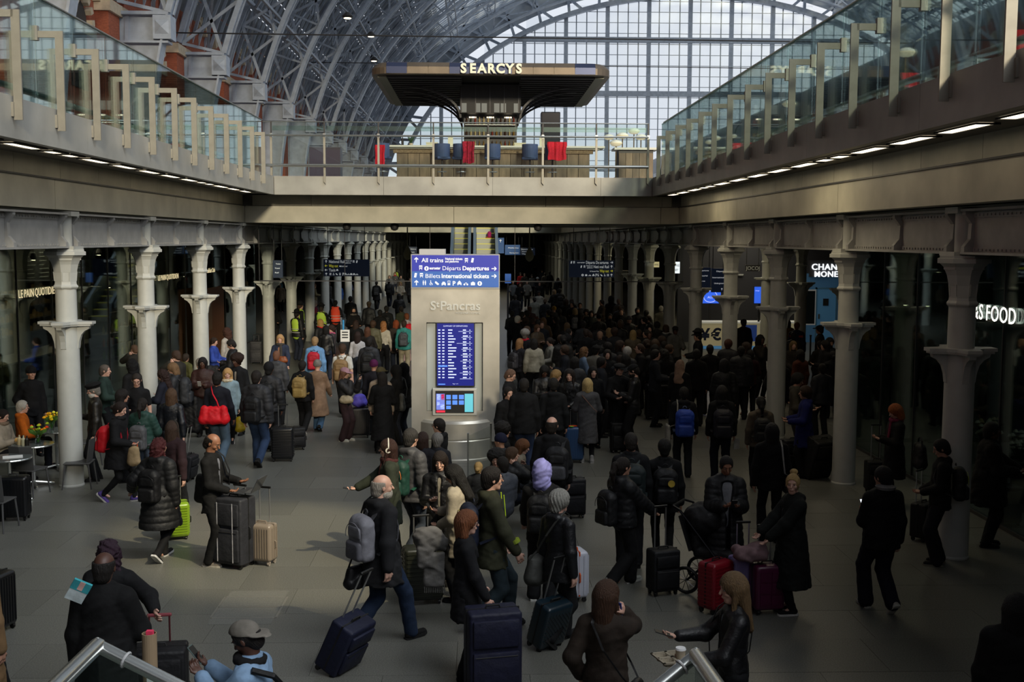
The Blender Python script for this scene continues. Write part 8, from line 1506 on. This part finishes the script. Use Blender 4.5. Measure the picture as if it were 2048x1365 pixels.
# ---- dense crowd further back: x, y, height, heading, label, colour, hair, hair colour, skin, extra
T = 'top'
CR = [
 (1393, 699, 1.78, 80, 'man in a long black coat just behind the beige headscarf', '#0b0c0e', 'short', '#14110f', 'w', {}), (1237, 689, 1.66, 175, 'grey haired woman in glasses facing the white haired man', '#2a2620', 'thick', '#7a7872', 'p', {'glasses': 1}),
 (1255, 695, 1.74, 60, 'white haired man in a dark coat seen from behind', '#14151a', 'thick', '#b0aca6', 'p', {}), (1279, 688, 1.76, 185, 'man in profile with receding hair and a black coat', '#0d0d10', 'crop', '#3a2a22', 'p', {}),
 (1192, 692, 1.70, 60, 'person in a cap with a black and white striped shawl', '#6a665e', 'short', '#0f0d0c', 'w', {'hat': 'cap', 'hatc': '#0c0c0e'}), (1169, 695, 1.64, 10, 'woman with curly light brown hair in a pale denim jacket', '#5a6c84', 'curly', '#6e5034', 'p', {}),
 (1136, 670, 1.68, 20, 'person in a black hood wearing a black backpack with white piping', '#0d0d10', 'none', '#111111', 'w', {'hat': 'hood', 'hatc': '#0d0d10', 'bp': '#121316'}), (1100, 676, 1.66, 200, 'woman with a bun in a cream hooded top looking down', '#7e7c74', 'lowbun', '#1f1612', 'p', {'nod': 20}),
 (1068, 678, 1.68, 88, 'woman with very long black hair and a cream wool jacket', '#8a8678', 'long', '#0d0b0b', 'p', {}), (1040, 678, 1.66, 40, 'woman with long light brown hair close to the totem', '#1a1a20', 'long', '#7a5838', 'p', {'bp': '#2a2a30'}),
 (1051, 662, 1.66, 60, 'woman with curly grey hair and a red scarf', '#14141a', 'afro', '#8a8682', 'p', {'scarf': '#a81428'}), (1075, 650, 1.62, -60, 'woman in a brown camouflage jacket with both hands raised', '#4a3c2c', 'bob', '#5a3c28', 'p', {'arms': ('phone', 'phone')}),
 (1200, 663, 1.74, 80, 'bald man seen from behind in a black coat amid the crowd', '#0c0d10', 'crop', '#7a6050', 'p', {'bp': '#0e0f12'}), (1218, 657, 1.66, 100, 'woman with frizzy blonde hair amid the crowd', '#111114', 'curly', '#7a6444', 'p', {}),
 (1266, 661, 1.68, 88, 'woman with straight long blonde hair and a tan coat', '#4c4234', 'long', '#8a744c', 'p', {}), (1351, 653, 1.74, -85, 'man in a black cap and grey hoodie with a crossbody strap', '#4a4a48', 'crop', '#111111', 'b', {'hat': 'cap', 'hatc': '#0c0c0e', T: 'hoodie'}),
 (1036, 632, 1.76, 30, 'white haired man in a black jacket beside the totem edge', '#0f1013', 'short', '#a8a49e', 'p', {}), (1059, 613, 1.72, 100, 'man in a dark red jacket beyond the totem', '#2c1014', 'short', '#4a2c22', 'p', {}), (1024, 622, 1.7, 90, 'person in a grey coat partly behind the totem edge', '#2c2e30', 'short', '#15110f', 'w', {}),
 (1097, 620, 1.66, 180, 'woman with long dark hair and a pale yellow scarf', '#1a1816', 'long', '#17110e', 'w', {'scarf': '#8a8254'}), (1119, 618, 1.78, 90, 'tall person seen from behind in black with a yellow hooded companion', '#0c0d10', 'short', '#12100e', 'w', {}), (1108, 614, 1.62, 100, 'person in a mustard yellow beanie', '#2a2c30', 'none', '#111111', 'w', {'hat': 'beanie', 'hatc': '#8a6a1c'}),
 (1144, 604, 1.74, -120, 'dark haired man facing away from the pale columns', '#1a1612', 'short', '#110e0c', 'w', {}), (1160, 606, 1.72, -80, 'black haired man looking at the camera end under the Departures sign', '#15161a', 'short', '#0f0c0b', 'w', {}), (1150, 617, 1.64, 90, 'blonde woman with a small grey box shaped backpack', '#15161c', 'bob', '#7a6648', 'p', {'bp': '#6a6c74'}),
 (1172, 619, 1.7, -90, 'person with dark fringe and a cream scarf in the crowd', '#1c1a1a', 'bob', '#100d0c', 'w', {'scarf': '#6a6458'}), (1183, 622, 1.66, -90, 'woman facing the camera in a dark green coat in the crowd', '#141c18', 'long', '#14100e', 'p', {}), (1203, 600, 1.76, 200, 'man in a light brown jacket among the pale columns', '#3a3024', 'short', '#14110f', 'w', {}),
 (1222, 594, 1.84, 90, 'tall person in a black hood among the pale columns', '#0a0b0d', 'none', '#111111', 'w', {'hat': 'hood', 'hatc': '#0a0b0d'}), (1237, 598, 1.76, 100, 'man with cropped grey hair near the shaded columns', '#2a2622', 'crop', '#6a564a', 'p', {}), (1243, 618, 1.76, -100, 'ruddy faced man in a black anorak in the crowd', '#101114', 'crop', '#3a2820', 'p', {}),
 (1275, 616, 1.78, -80, 'tall man with a dark beard in front of a shaded column', '#101114', 'short', '#15110f', 'w', {'beard': '#14100e'}), (1293, 621, 1.74, 60, 'young man with short black hair in profile in the crowd', '#0f1013', 'short', '#0d0b0a', 'w', {}), (1322, 612, 1.78, 90, 'grey haired man in a light grey coat near the shaded columns', '#4a4840', 'crop', '#8a867e', 'p', {}),
 (1297, 632, 1.68, 200, 'pale faced young man turning in the crowd', '#17181c', 'short', '#2a1a12', 'p', {}), (1198, 630, 1.7, 90, 'person with a knitted dark hat in the thick of the crowd', '#101114', 'none', '#111111', 'w', {'hat': 'beanie', 'hatc': '#15161a'}), (1220, 628, 1.72, -90, 'man facing forward with a trimmed beard in the thick of the crowd', '#0e0f12', 'short', '#15110f', 'w', {'beard': '#1a1512'}),
 (1241, 640, 1.64, 90, 'woman with loose brown hair in the thick of the crowd', '#141518', 'long', '#3a281c', 'p', {}), (1259, 634, 1.66, -70, 'woman in a grey knitted hat near the long blonde hair', '#1c1e22', 'none', '#111111', 'p', {'hat': 'beanie', 'hatc': '#4a4a4c'}), (1299, 652, 1.66, -90, 'smiling woman in a black hood near the black cap', '#0d0e10', 'none', '#111111', 'p', {'hat': 'hood', 'hatc': '#0d0e10'}),
 (1314, 658, 1.72, 90, 'person seen from behind with a very dark puffer beside the grey hoodie', '#090a0c', 'bob', '#0d0b0a', 'w', {T: 'puffer'}), (1332, 650, 1.66, 80, 'woman with brown hair and a white collar', '#141519', 'bob', '#3a281c', 'p', {'scarf': '#8a8a88'}), (1134, 646, 1.66, 90, 'woman with wavy dark blonde hair amid dark jackets', '#141416', 'long', '#5a4630', 'p', {}),
 (1166, 642, 1.74, 90, 'man in a grey marl jumper seen from behind', '#303236', 'short', '#14110f', 'w', {}), (1198, 645, 1.70, 90, 'person in a charcoal rucksack between taller heads', '#15161a', 'short', '#14110f', 'w', {'bp': '#1e1f23'}), (1172, 658, 1.74, 90, 'man with cropped brown hair and a black bomber jacket', '#0d0e11', 'crop', '#2a1f18', 'p', {}),
 (1138, 658, 1.62, 10, 'woman in glasses and a black scarf in profile', '#0d0e11', 'lowbun', '#14100e', 'p', {'glasses': 1}), (1087, 636, 1.66, 90, 'woman with tousled light brown hair and a tan coat', '#4e3c2a', 'bob', '#6a4c30', 'p', {}), (1073, 634, 1.64, 70, 'auburn haired woman in a black coat beyond the totem', '#0f1013', 'long', '#4e2a1c', 'p', {}), (1049, 628, 1.62, -80, 'small woman with black hair between the two men by the totem', '#15151a', 'bob', '#0e0c0b', 'w', {}),
 (1119, 577, 1.82, 95, 'man in a black jacket and backpack walking away past the crowd', '#0d0e12', 'short', '#14110f', 'w', {'bp': '#17181c', 'w': 1}), (1108, 580, 1.68, 120, 'fair haired woman walking beside the man with the black backpack', '#1a1c20', 'bob', '#7a6850', 'p', {'w': 1}), (1078, 583, 1.66, -95, 'person with big black hair in a white jacket walking with a case', '#8c8c86', 'thick', '#0c0a0a', 'b', {'w': 1}),
 (1069, 595, 1.66, 100, 'dark haired woman in a pale grey shawl', '#5c5e58', 'lowbun', '#120f0e', 'w', {}), (1041, 546, 1.7, -90, 'distant woman in a bright red top', '#a01020', 'long', '#1a1210', 'p', {}), (1049, 547, 1.74, -90, 'distant bald man in a grey brown coat', '#3c3630', 'crop', '#5a4438', 'p', {}), (1064, 550, 1.66, -90, 'distant woman in a white scarf', '#5a5854', 'long', '#1a1412', 'p', {}),
 (1075, 555, 1.74, -90, 'distant man in a white cap', '#26272a', 'short', '#1a1412', 'p', {'hat': 'cap', 'hatc': '#b0b0b0'}), (1040, 566, 1.68, -85, 'distant walking woman in a black coat with a pink bag', '#101114', 'long', '#3a241a', 'p', {'w': 1}), (1054, 562, 1.72, -85, 'distant person in a long open grey coat', '#6a6862', 'short', '#1a1412', 'p', {'w': 1}), (1079, 564, 1.78, -90, 'distant man in a dark suit walking forward', '#101114', 'short', '#2a1a12', 'p', {'w': 1}),
 (1099, 543, 1.84, 90, 'distant tall man in a black suit seen from behind', '#0c0d10', 'short', '#15110f', 'w', {}), (1116, 556, 1.72, -80, 'distant woman in black standing alone beside the pale column', '#0d0e11', 'long', '#15110f', 'w', {}), (1026, 562, 1.72, -90, 'distant person in a light grey jacket just past the totem', '#5a5e62', 'short', '#1a1412', 'w', {'w': 1}), (1030, 590, 1.72, 90, 'dark jacketed person behind the blue banner', '#141519', 'short', '#1a1412', 'w', {}),
 (1090, 546, 1.7, 90, 'distant person in a brown jacket in the far hall', '#2a2420', 'short', '#1a1412', 'w', {}), (1084, 540, 1.7, -90, 'distant person in navy in the far hall', '#161a26', 'bob', '#1a1412', 'w', {}), (1030, 533, 1.72, 90, 'tiny distant figure in black beyond the red top', '#0d0e11', 'short', '#1a1412', 'w', {}), (1046, 530, 1.72, -90, 'tiny distant figure in grey beyond the red top', '#33353a', 'short', '#1a1412', 'w', {}),
 (1058, 533, 1.72, 90, 'tiny distant figure in brown near the far column', '#2c241c', 'short', '#1a1412', 'w', {}), (1070, 531, 1.72, -90, 'tiny distant figure with a pale face near the far column', '#15161a', 'short', '#3a2a20', 'p', {}), (1037, 521, 1.72, 90, 'tiny distant figure in the deepest part of the hall', '#15161a', 'short', '#1a1412', 'w', {}),
 # café side, beyond
 (601, 606, 1.82, 30, 'police officer in a black bowler hat and yellow vest', '#101114', 'short', '#3a2820', 'p', {'hat': 'brimhat', 'hatc': '#0b0b0d', 'vest': ('y', (.42, .62, .06))}), (643, 611, 1.76, 85, 'police officer in a flat topped cap and yellow vest seen from behind', '#101114', 'crop', '#2a2018', 'p', {'hat': 'police', 'hatc': '#0b0b0d', 'vest': ('y', (.42, .62, .06))}),
 (594, 622, 1.76, 60, 'second officer in black and yellow behind the bowler hat', '#101114', 'short', '#15110f', 'p', {'hat': 'brimhat', 'hatc': '#0b0b0d', 'vest': ('y', (.42, .62, .06))}), (671, 601, 1.76, 88, 'worker in a bright orange red vest with grey bands', '#14151a', 'short', '#100d0c', 'w', {'vest': ('o', (.75, .06, .02))}),
 (630, 602, 1.68, 30, 'woman in a deep magenta coat with grey hair', '#4a0a26', 'bob', '#6a6460', 'p', {}), (658, 586, 1.76, 60, 'figure in a long black hooded coat behind the orange vest', '#090a0c', 'none', '#111111', 'w', {'hat': 'hood', 'hatc': '#090a0c'}), (701, 593, 1.84, 88, 'big man in a black sports coat walking away', '#0b0c0e', 'short', '#0f0d0c', 'w', {'w': 1}),
 (707, 615, 1.78, -70, 'bearded man in an open black coat facing the camera', '#0d0d0f', 'short', '#14100e', 'w', {'beard': '#15110f', 'scarf': '#5a5450'}), (738, 604, 1.74, 88, 'person in a tan cap and dark jacket walking away', '#121317', 'short', '#3a2c20', 'w', {'hat': 'cap', 'hatc': '#4a4034', 'w': 1}), (760, 620, 1.72, 90, 'person in plain black seen from behind near the golden hair', '#0d0e10', 'short', '#0f0d0c', 'w', {}),
 (773, 612, 1.76, 90, 'man with a black backpack walking beside the plain black coat', '#101114', 'short', '#0f0d0c', 'w', {'bp': '#131417', 'w': 1}), (798, 588, 1.7, 95, 'woman with long black hair near the totem walking away', '#0c0d10', 'long', '#0c0a0a', 'w', {}), (802, 613, 1.68, 120, 'person in an olive jacket with tied hair near the totem', '#2c3024', 'lowbun', '#1a1411', 'w', {}),
 (753, 563, 1.74, 88, 'distant walker in black trousers with a grey backpack', '#0e0f12', 'short', '#14110f', 'w', {'bp': '#24262a', 'w': 1}), (778, 560, 1.74, 88, 'distant walker in grey carrying a mint green bag', '#15171b', 'short', '#2a2018', 'w', {'bp': '#15161a', 'w': 1}), (801, 564, 1.66, -90, 'distant blonde woman in a white fluffy coat', '#a8a294', 'longfront', '#a08454', 'p', {'w': 1}),
 (820, 556, 1.76, -90, 'distant bearded man in a grey jumper', '#33363a', 'short', '#2a1c14', 'p', {'w': 1}), (793, 538, 1.76, 90, 'distant worker in a fluorescent yellow vest', '#15161a', 'short', '#1a1412', 'w', {'vest': ('y', (.42, .62, .06))}), (790, 545, 1.7, -90, 'distant person in a red scarf and grey coat', '#4a4c50', 'bob', '#6a5238', 'p', {'scarf': '#b01a24'}),
 (779, 551, 1.7, -90, 'distant person in a checked grey shirt', '#5a5c5e', 'bob', '#7a6a58', 'p', {}), (802, 551, 1.7, -90, 'distant person with dark hair and a grey brown coat', '#3a3836', 'short', '#1a1412', 'p', {}), (819, 539, 1.74, 90, 'distant figure in a black hood near the totem top', '#0d0e10', 'none', '#111111', 'w', {'hat': 'hood', 'hatc': '#0d0e10'}), (828, 547, 1.7, 90, 'distant figure in black half behind the totem sign', '#0d0e10', 'short', '#111111', 'w', {}),
 (657, 564, 1.76, 150, 'distant man with a pale face beside the café-side columns', '#101114', 'short', '#2a1c14', 'p', {}), (679, 567, 1.76, 150, 'distant man in a bright blue jacket', '#24467e', 'short', '#6a4a2c', 'p', {}), (629, 568, 1.72, 20, 'distant woman in a khaki coat by the columns', '#4a4636', 'bob', '#4a3424', 'p', {}), (698, 560, 1.7, -60, 'distant person in a blue patterned shirt', '#4a5474', 'short', '#2a1c14', 'w', {}),
 (547, 611, 1.76, -80, 'person in a black hooded coat between two café-side columns', '#0b0c0e', 'none', '#111111', 'w', {'hat': 'hood', 'hatc': '#0b0c0e', 'arms': ('front', 'front')}), (561, 567, 1.7, -90, 'distant person in a pale blue headscarf', '#8a7a66', 'none', '#111111', 'p', {'hat': 'hijab', 'hatc': '#5a8a9c'}),
 (640, 639, 1.66, 140, 'woman with long blonde hair and a red scarf', '#101114', 'long', '#a07c48', 'p', {'scarf': '#a81420'}), (652, 652, 1.66, 90, 'person with shiny black hair and leather jacket behind the pink scarf', '#101113', 'bob', '#0c0a0a', 'w', {T: 'leather'}), (712, 641, 1.68, 80, 'woman with long dark hair and a black coat holding a white sign', '#0d0e10', 'long', '#2a1c16', 'w', {}),
 (746, 642, 1.70, 85, 'brown haired person in an olive green jacket', '#464430', 'thick', '#3a281a', 'p', {}), (735, 655, 1.64, 85, 'woman with chestnut hair and a fur collar', '#1a1614', 'long', '#4a2c1c', 'p', {}), (792, 641, 1.66, 100, 'person with bright ginger hair beside the teal hoodie', '#2a2420', 'bob', '#7a3a1c', 'p', {}),
 (1000, 870, 1.20, 150, 'person in a navy beanie crouched at the foot of the totem', '#0c0d14', 'none', '#111111', 'w', {'hat': 'beanie', 'hatc': '#10132a', 'pose_': 'sit'}), (1008, 850, 1.24, 20, 'curly dark haired person sitting behind the navy beanie', '#0c0c0f', 'afro', '#0f0c0b', 'w', {'pose_': 'sit'}), (1046, 871, 1.24, -10, 'woman with auburn hair in a cream coat bending over her seat', '#6e675a', 'bob', '#5e3a20', 'p', {'pose_': 'sit', 'lean': 30}),
 (1025, 896, 1.20, -10, 'woman with long dark blonde hair resting her head on her hand', '#101114', 'longfront', '#3e2c1e', 'p', {'pose_': 'sit', 'arms': ('mouth', 'ear')}), (992, 905, 1.20, -100, 'person with curly black hair and glasses pushed up sitting low', '#0e0f12', 'afro', '#0f0d0c', 'w', {'pose_': 'sit'}), (957, 925, 1.18, 80, 'blonde child with tied hair in front of the glass barrier', '#1a1c20', 'lowbun', '#8c744c', 'p', {'pose_': 'stand'}),
 (1005, 915, 1.22, 120, 'person in a grey patterned jumper sitting beside the totem', '#3c4048', 'short', '#15110f', 'w', {'pose_': 'sit'}),
 (1330, 700, 1.66, 100, 'woman with curly dark hair and a wide black shawl beyond the headscarf', '#0c0c0f', 'curly', '#120e0d', 'w', {}), (1420, 690, 1.74, 90, 'dark haired man in a black anorak beyond the queue rope', '#0c0d10', 'short', '#0e0c0b', 'w', {}), (1310, 690, 1.7, 90, 'figure in black filling the gap behind the receding haired man', '#0a0b0d', 'bob', '#0d0b0a', 'w', {}),
 (1500, 700, 1.62, 85, 'child sized figure in a dark red coat beside the column', '#2a0f16', 'bob', '#14100e', 'w', {}), (1215, 700, 1.68, -90, 'woman facing the camera behind the grey haired woman', '#101113', 'long', '#1a1411', 'p', {}), (1150, 715, 1.66, 70, 'figure with a striped sleeve between the black hood and the denim jacket', '#2e2e30', 'bob', '#16120f', 'w', {}),
 (1755, 705, 1.62, 10, 'person in a dark green jacket behind the food shop glass', '#1c3a2a', 'short', '#14110f', 'w', {}), (1748, 682, 1.74, 90, 'balding figure seen through the food shop glass', '#1c1a1a', 'crop', '#3a2c26', 'w', {}), (1800, 694, 1.7, 90, 'figure in brown seen through the food shop glass', '#26201c', 'bob', '#2a1f18', 'w', {}), (1845, 690, 1.7, 90, 'red haired figure seen through the food shop glass', '#141416', 'curly', '#4a1e14', 'w', {}), (1870, 730, 1.66, 200, 'figure in a pale top with a shoulder strap inside the food shop', '#5a5a50', 'bob', '#14110f', 'w', {}),
 (1985, 740, 1.7, 90, 'dark figure inside the food shop beyond the lettering', '#121214', 'short', '#14110f', 'w', {}),
 (233, 640, 1.7, 0, 'blonde woman in black with a red collar inside the café', '#0c0c0e', 'long', '#8a6a40', 'p', {'scarf': '#7a1420'}), (268, 690, 1.66, 150, 'man with a shaved head behind the second café-side column', '#26241f', 'crop', '#5a4434', 'p', {'arms': ('ear', 'front')}), (110, 668, 1.66, 0, 'dim figure in dark red working inside the café', '#2a0f14', 'short', '#14110f', 'w', {}),
]
for i, (x, y, h, rz, lab, col, hair, hc, sk, ex) in enumerate(CR):
    ex = dict(ex); bpc = ex.pop('bp', None); wk = ex.pop('w', 0); top = ex.pop('top', ('jacket', 'coat', 'puffer')[i % 3]); ps = ex.pop('pose_', 'walk' if wk else 'stand')
    if ps == 'sit': ex.setdefault('arms', ('low', 'low'))
    t = person(x, y, h, rz, lab, top, col, 'reg', ('#0f1013', '#15171c', '#1c2230', '#1a1816')[i % 4], hair, hc, sk, ps, ex.pop('arms', (('down', 'down'), ('down', 'front'), ('phone', 'down'), ('front', 'front'))[i % 4]), stride=.16, hem=(.82, .62, .84)[i % 3], **ex)
    if bpc: backpack(t, f'backpack worn by the {lab}'.replace('backpack worn by the person', 'pack on the person') if len(lab.split()) < 12 else 'backpack in the crowd on the '+' '.join(lab.split()[:8]), bpc)
    if wk and 'case' in lab: suitcase(0, 0, 0, 'pale upright suitcase beside the white jacketed walker', '#7a7a7c', 'vert', .36, .24, .56, ext=.45, loc=(t[0].location.x+.5, t[0].location.y+.1, 0))
# rest of the throng between the named ones, deep in the shade
rg = random.Random(21); hs = ['short', 'bob', 'long', 'crop', 'thick', 'lowbun']
NX = [('beyond the totem', 1040, 1110, 585, 655), ('under the Departures sign', 1110, 1200, 590, 700), ('beside the shaded columns', 1200, 1300, 600, 715), ('before the exchange', 1290, 1345, 625, 710), ('by the first crowd-side columns', 1400, 1700, 650, 730)]
for i in range(50):
    nm, x0, x1, y0, y1 = NX[i % 5]; x, y = rg.uniform(x0, x1), rg.uniform(y0+8, y1); fa = rg.choice([90, 80, 100, -90, 180, 0])
    lab = f'dark coated person {nm} in the packed crowd'
    person(x, y, rg.uniform(1.6, 1.8), fa, lab, rg.choice(['jacket', 'coat', 'puffer']), rg.choice(['#0c0d10', '#111216', '#181614', '#1a1c22']), 'reg', '#101114', rg.choice(hs), rg.choice(['#120f0e', '#2a1c14', '#15110f', '#3a2a1e']), rg.choice('pwb'), 'stand', rg.choice([('down', 'down'), ('phone', 'down'), ('front', 'front')]), group=f'packed crowd {nm}')
t = person(979, 472, 1.7, 88, 'person in a bright orange jacket riding up the escalator', 'coat', '#a0521c', 'reg', '#2c3c54', 'none', '#111111', 'p', loc=(at_y(979, 472, 66).x, 66.3, at_y(979, 472, 66).z), q=0, hat='hood', hatc='#b02a6a', z0=3.0)
# small loose things
for lab, x, y, col, st in (('dark grey garment trolley bag standing beside the fifth café-side column', 513, 728, '#2e2f33', 'soft'), ('black soft suitcase in front of the hooded person between columns', 551, 660, '#101116', 'soft'), ('dark suitcase standing among the crowd under the flat cap man', 1205, 870, '#0c0d10', 'horiz'), ('low dark suitcase beside the food shop doorway', 2010, 1050, '#08080a', 'soft')):
    suitcase(x, y, 5, lab, col, st, .40, .26, .78 if 'garment' in lab else .6, ext=.2)
o = thing('white_sign_card', 'white printed paddle sign held up among the walkers', 'sign', at_y(690, 672, 30)); b = MB(); b.box((-.12, 0, -.16), (.12, .02, .16)); b.build('card', M('white card'), o); b = MB(); b.box((-.06, -.01, .16), (-.02, .02, .42)); b.build('blue_stick', tone('#3a8ac0'), o)
b = MB(); [b.box((-.08, -.006, .08-.07*i), (.08, -.001, .11-.07*i)) for i in range(3)]; b.build('print_lines', tone('#26282c'), o)
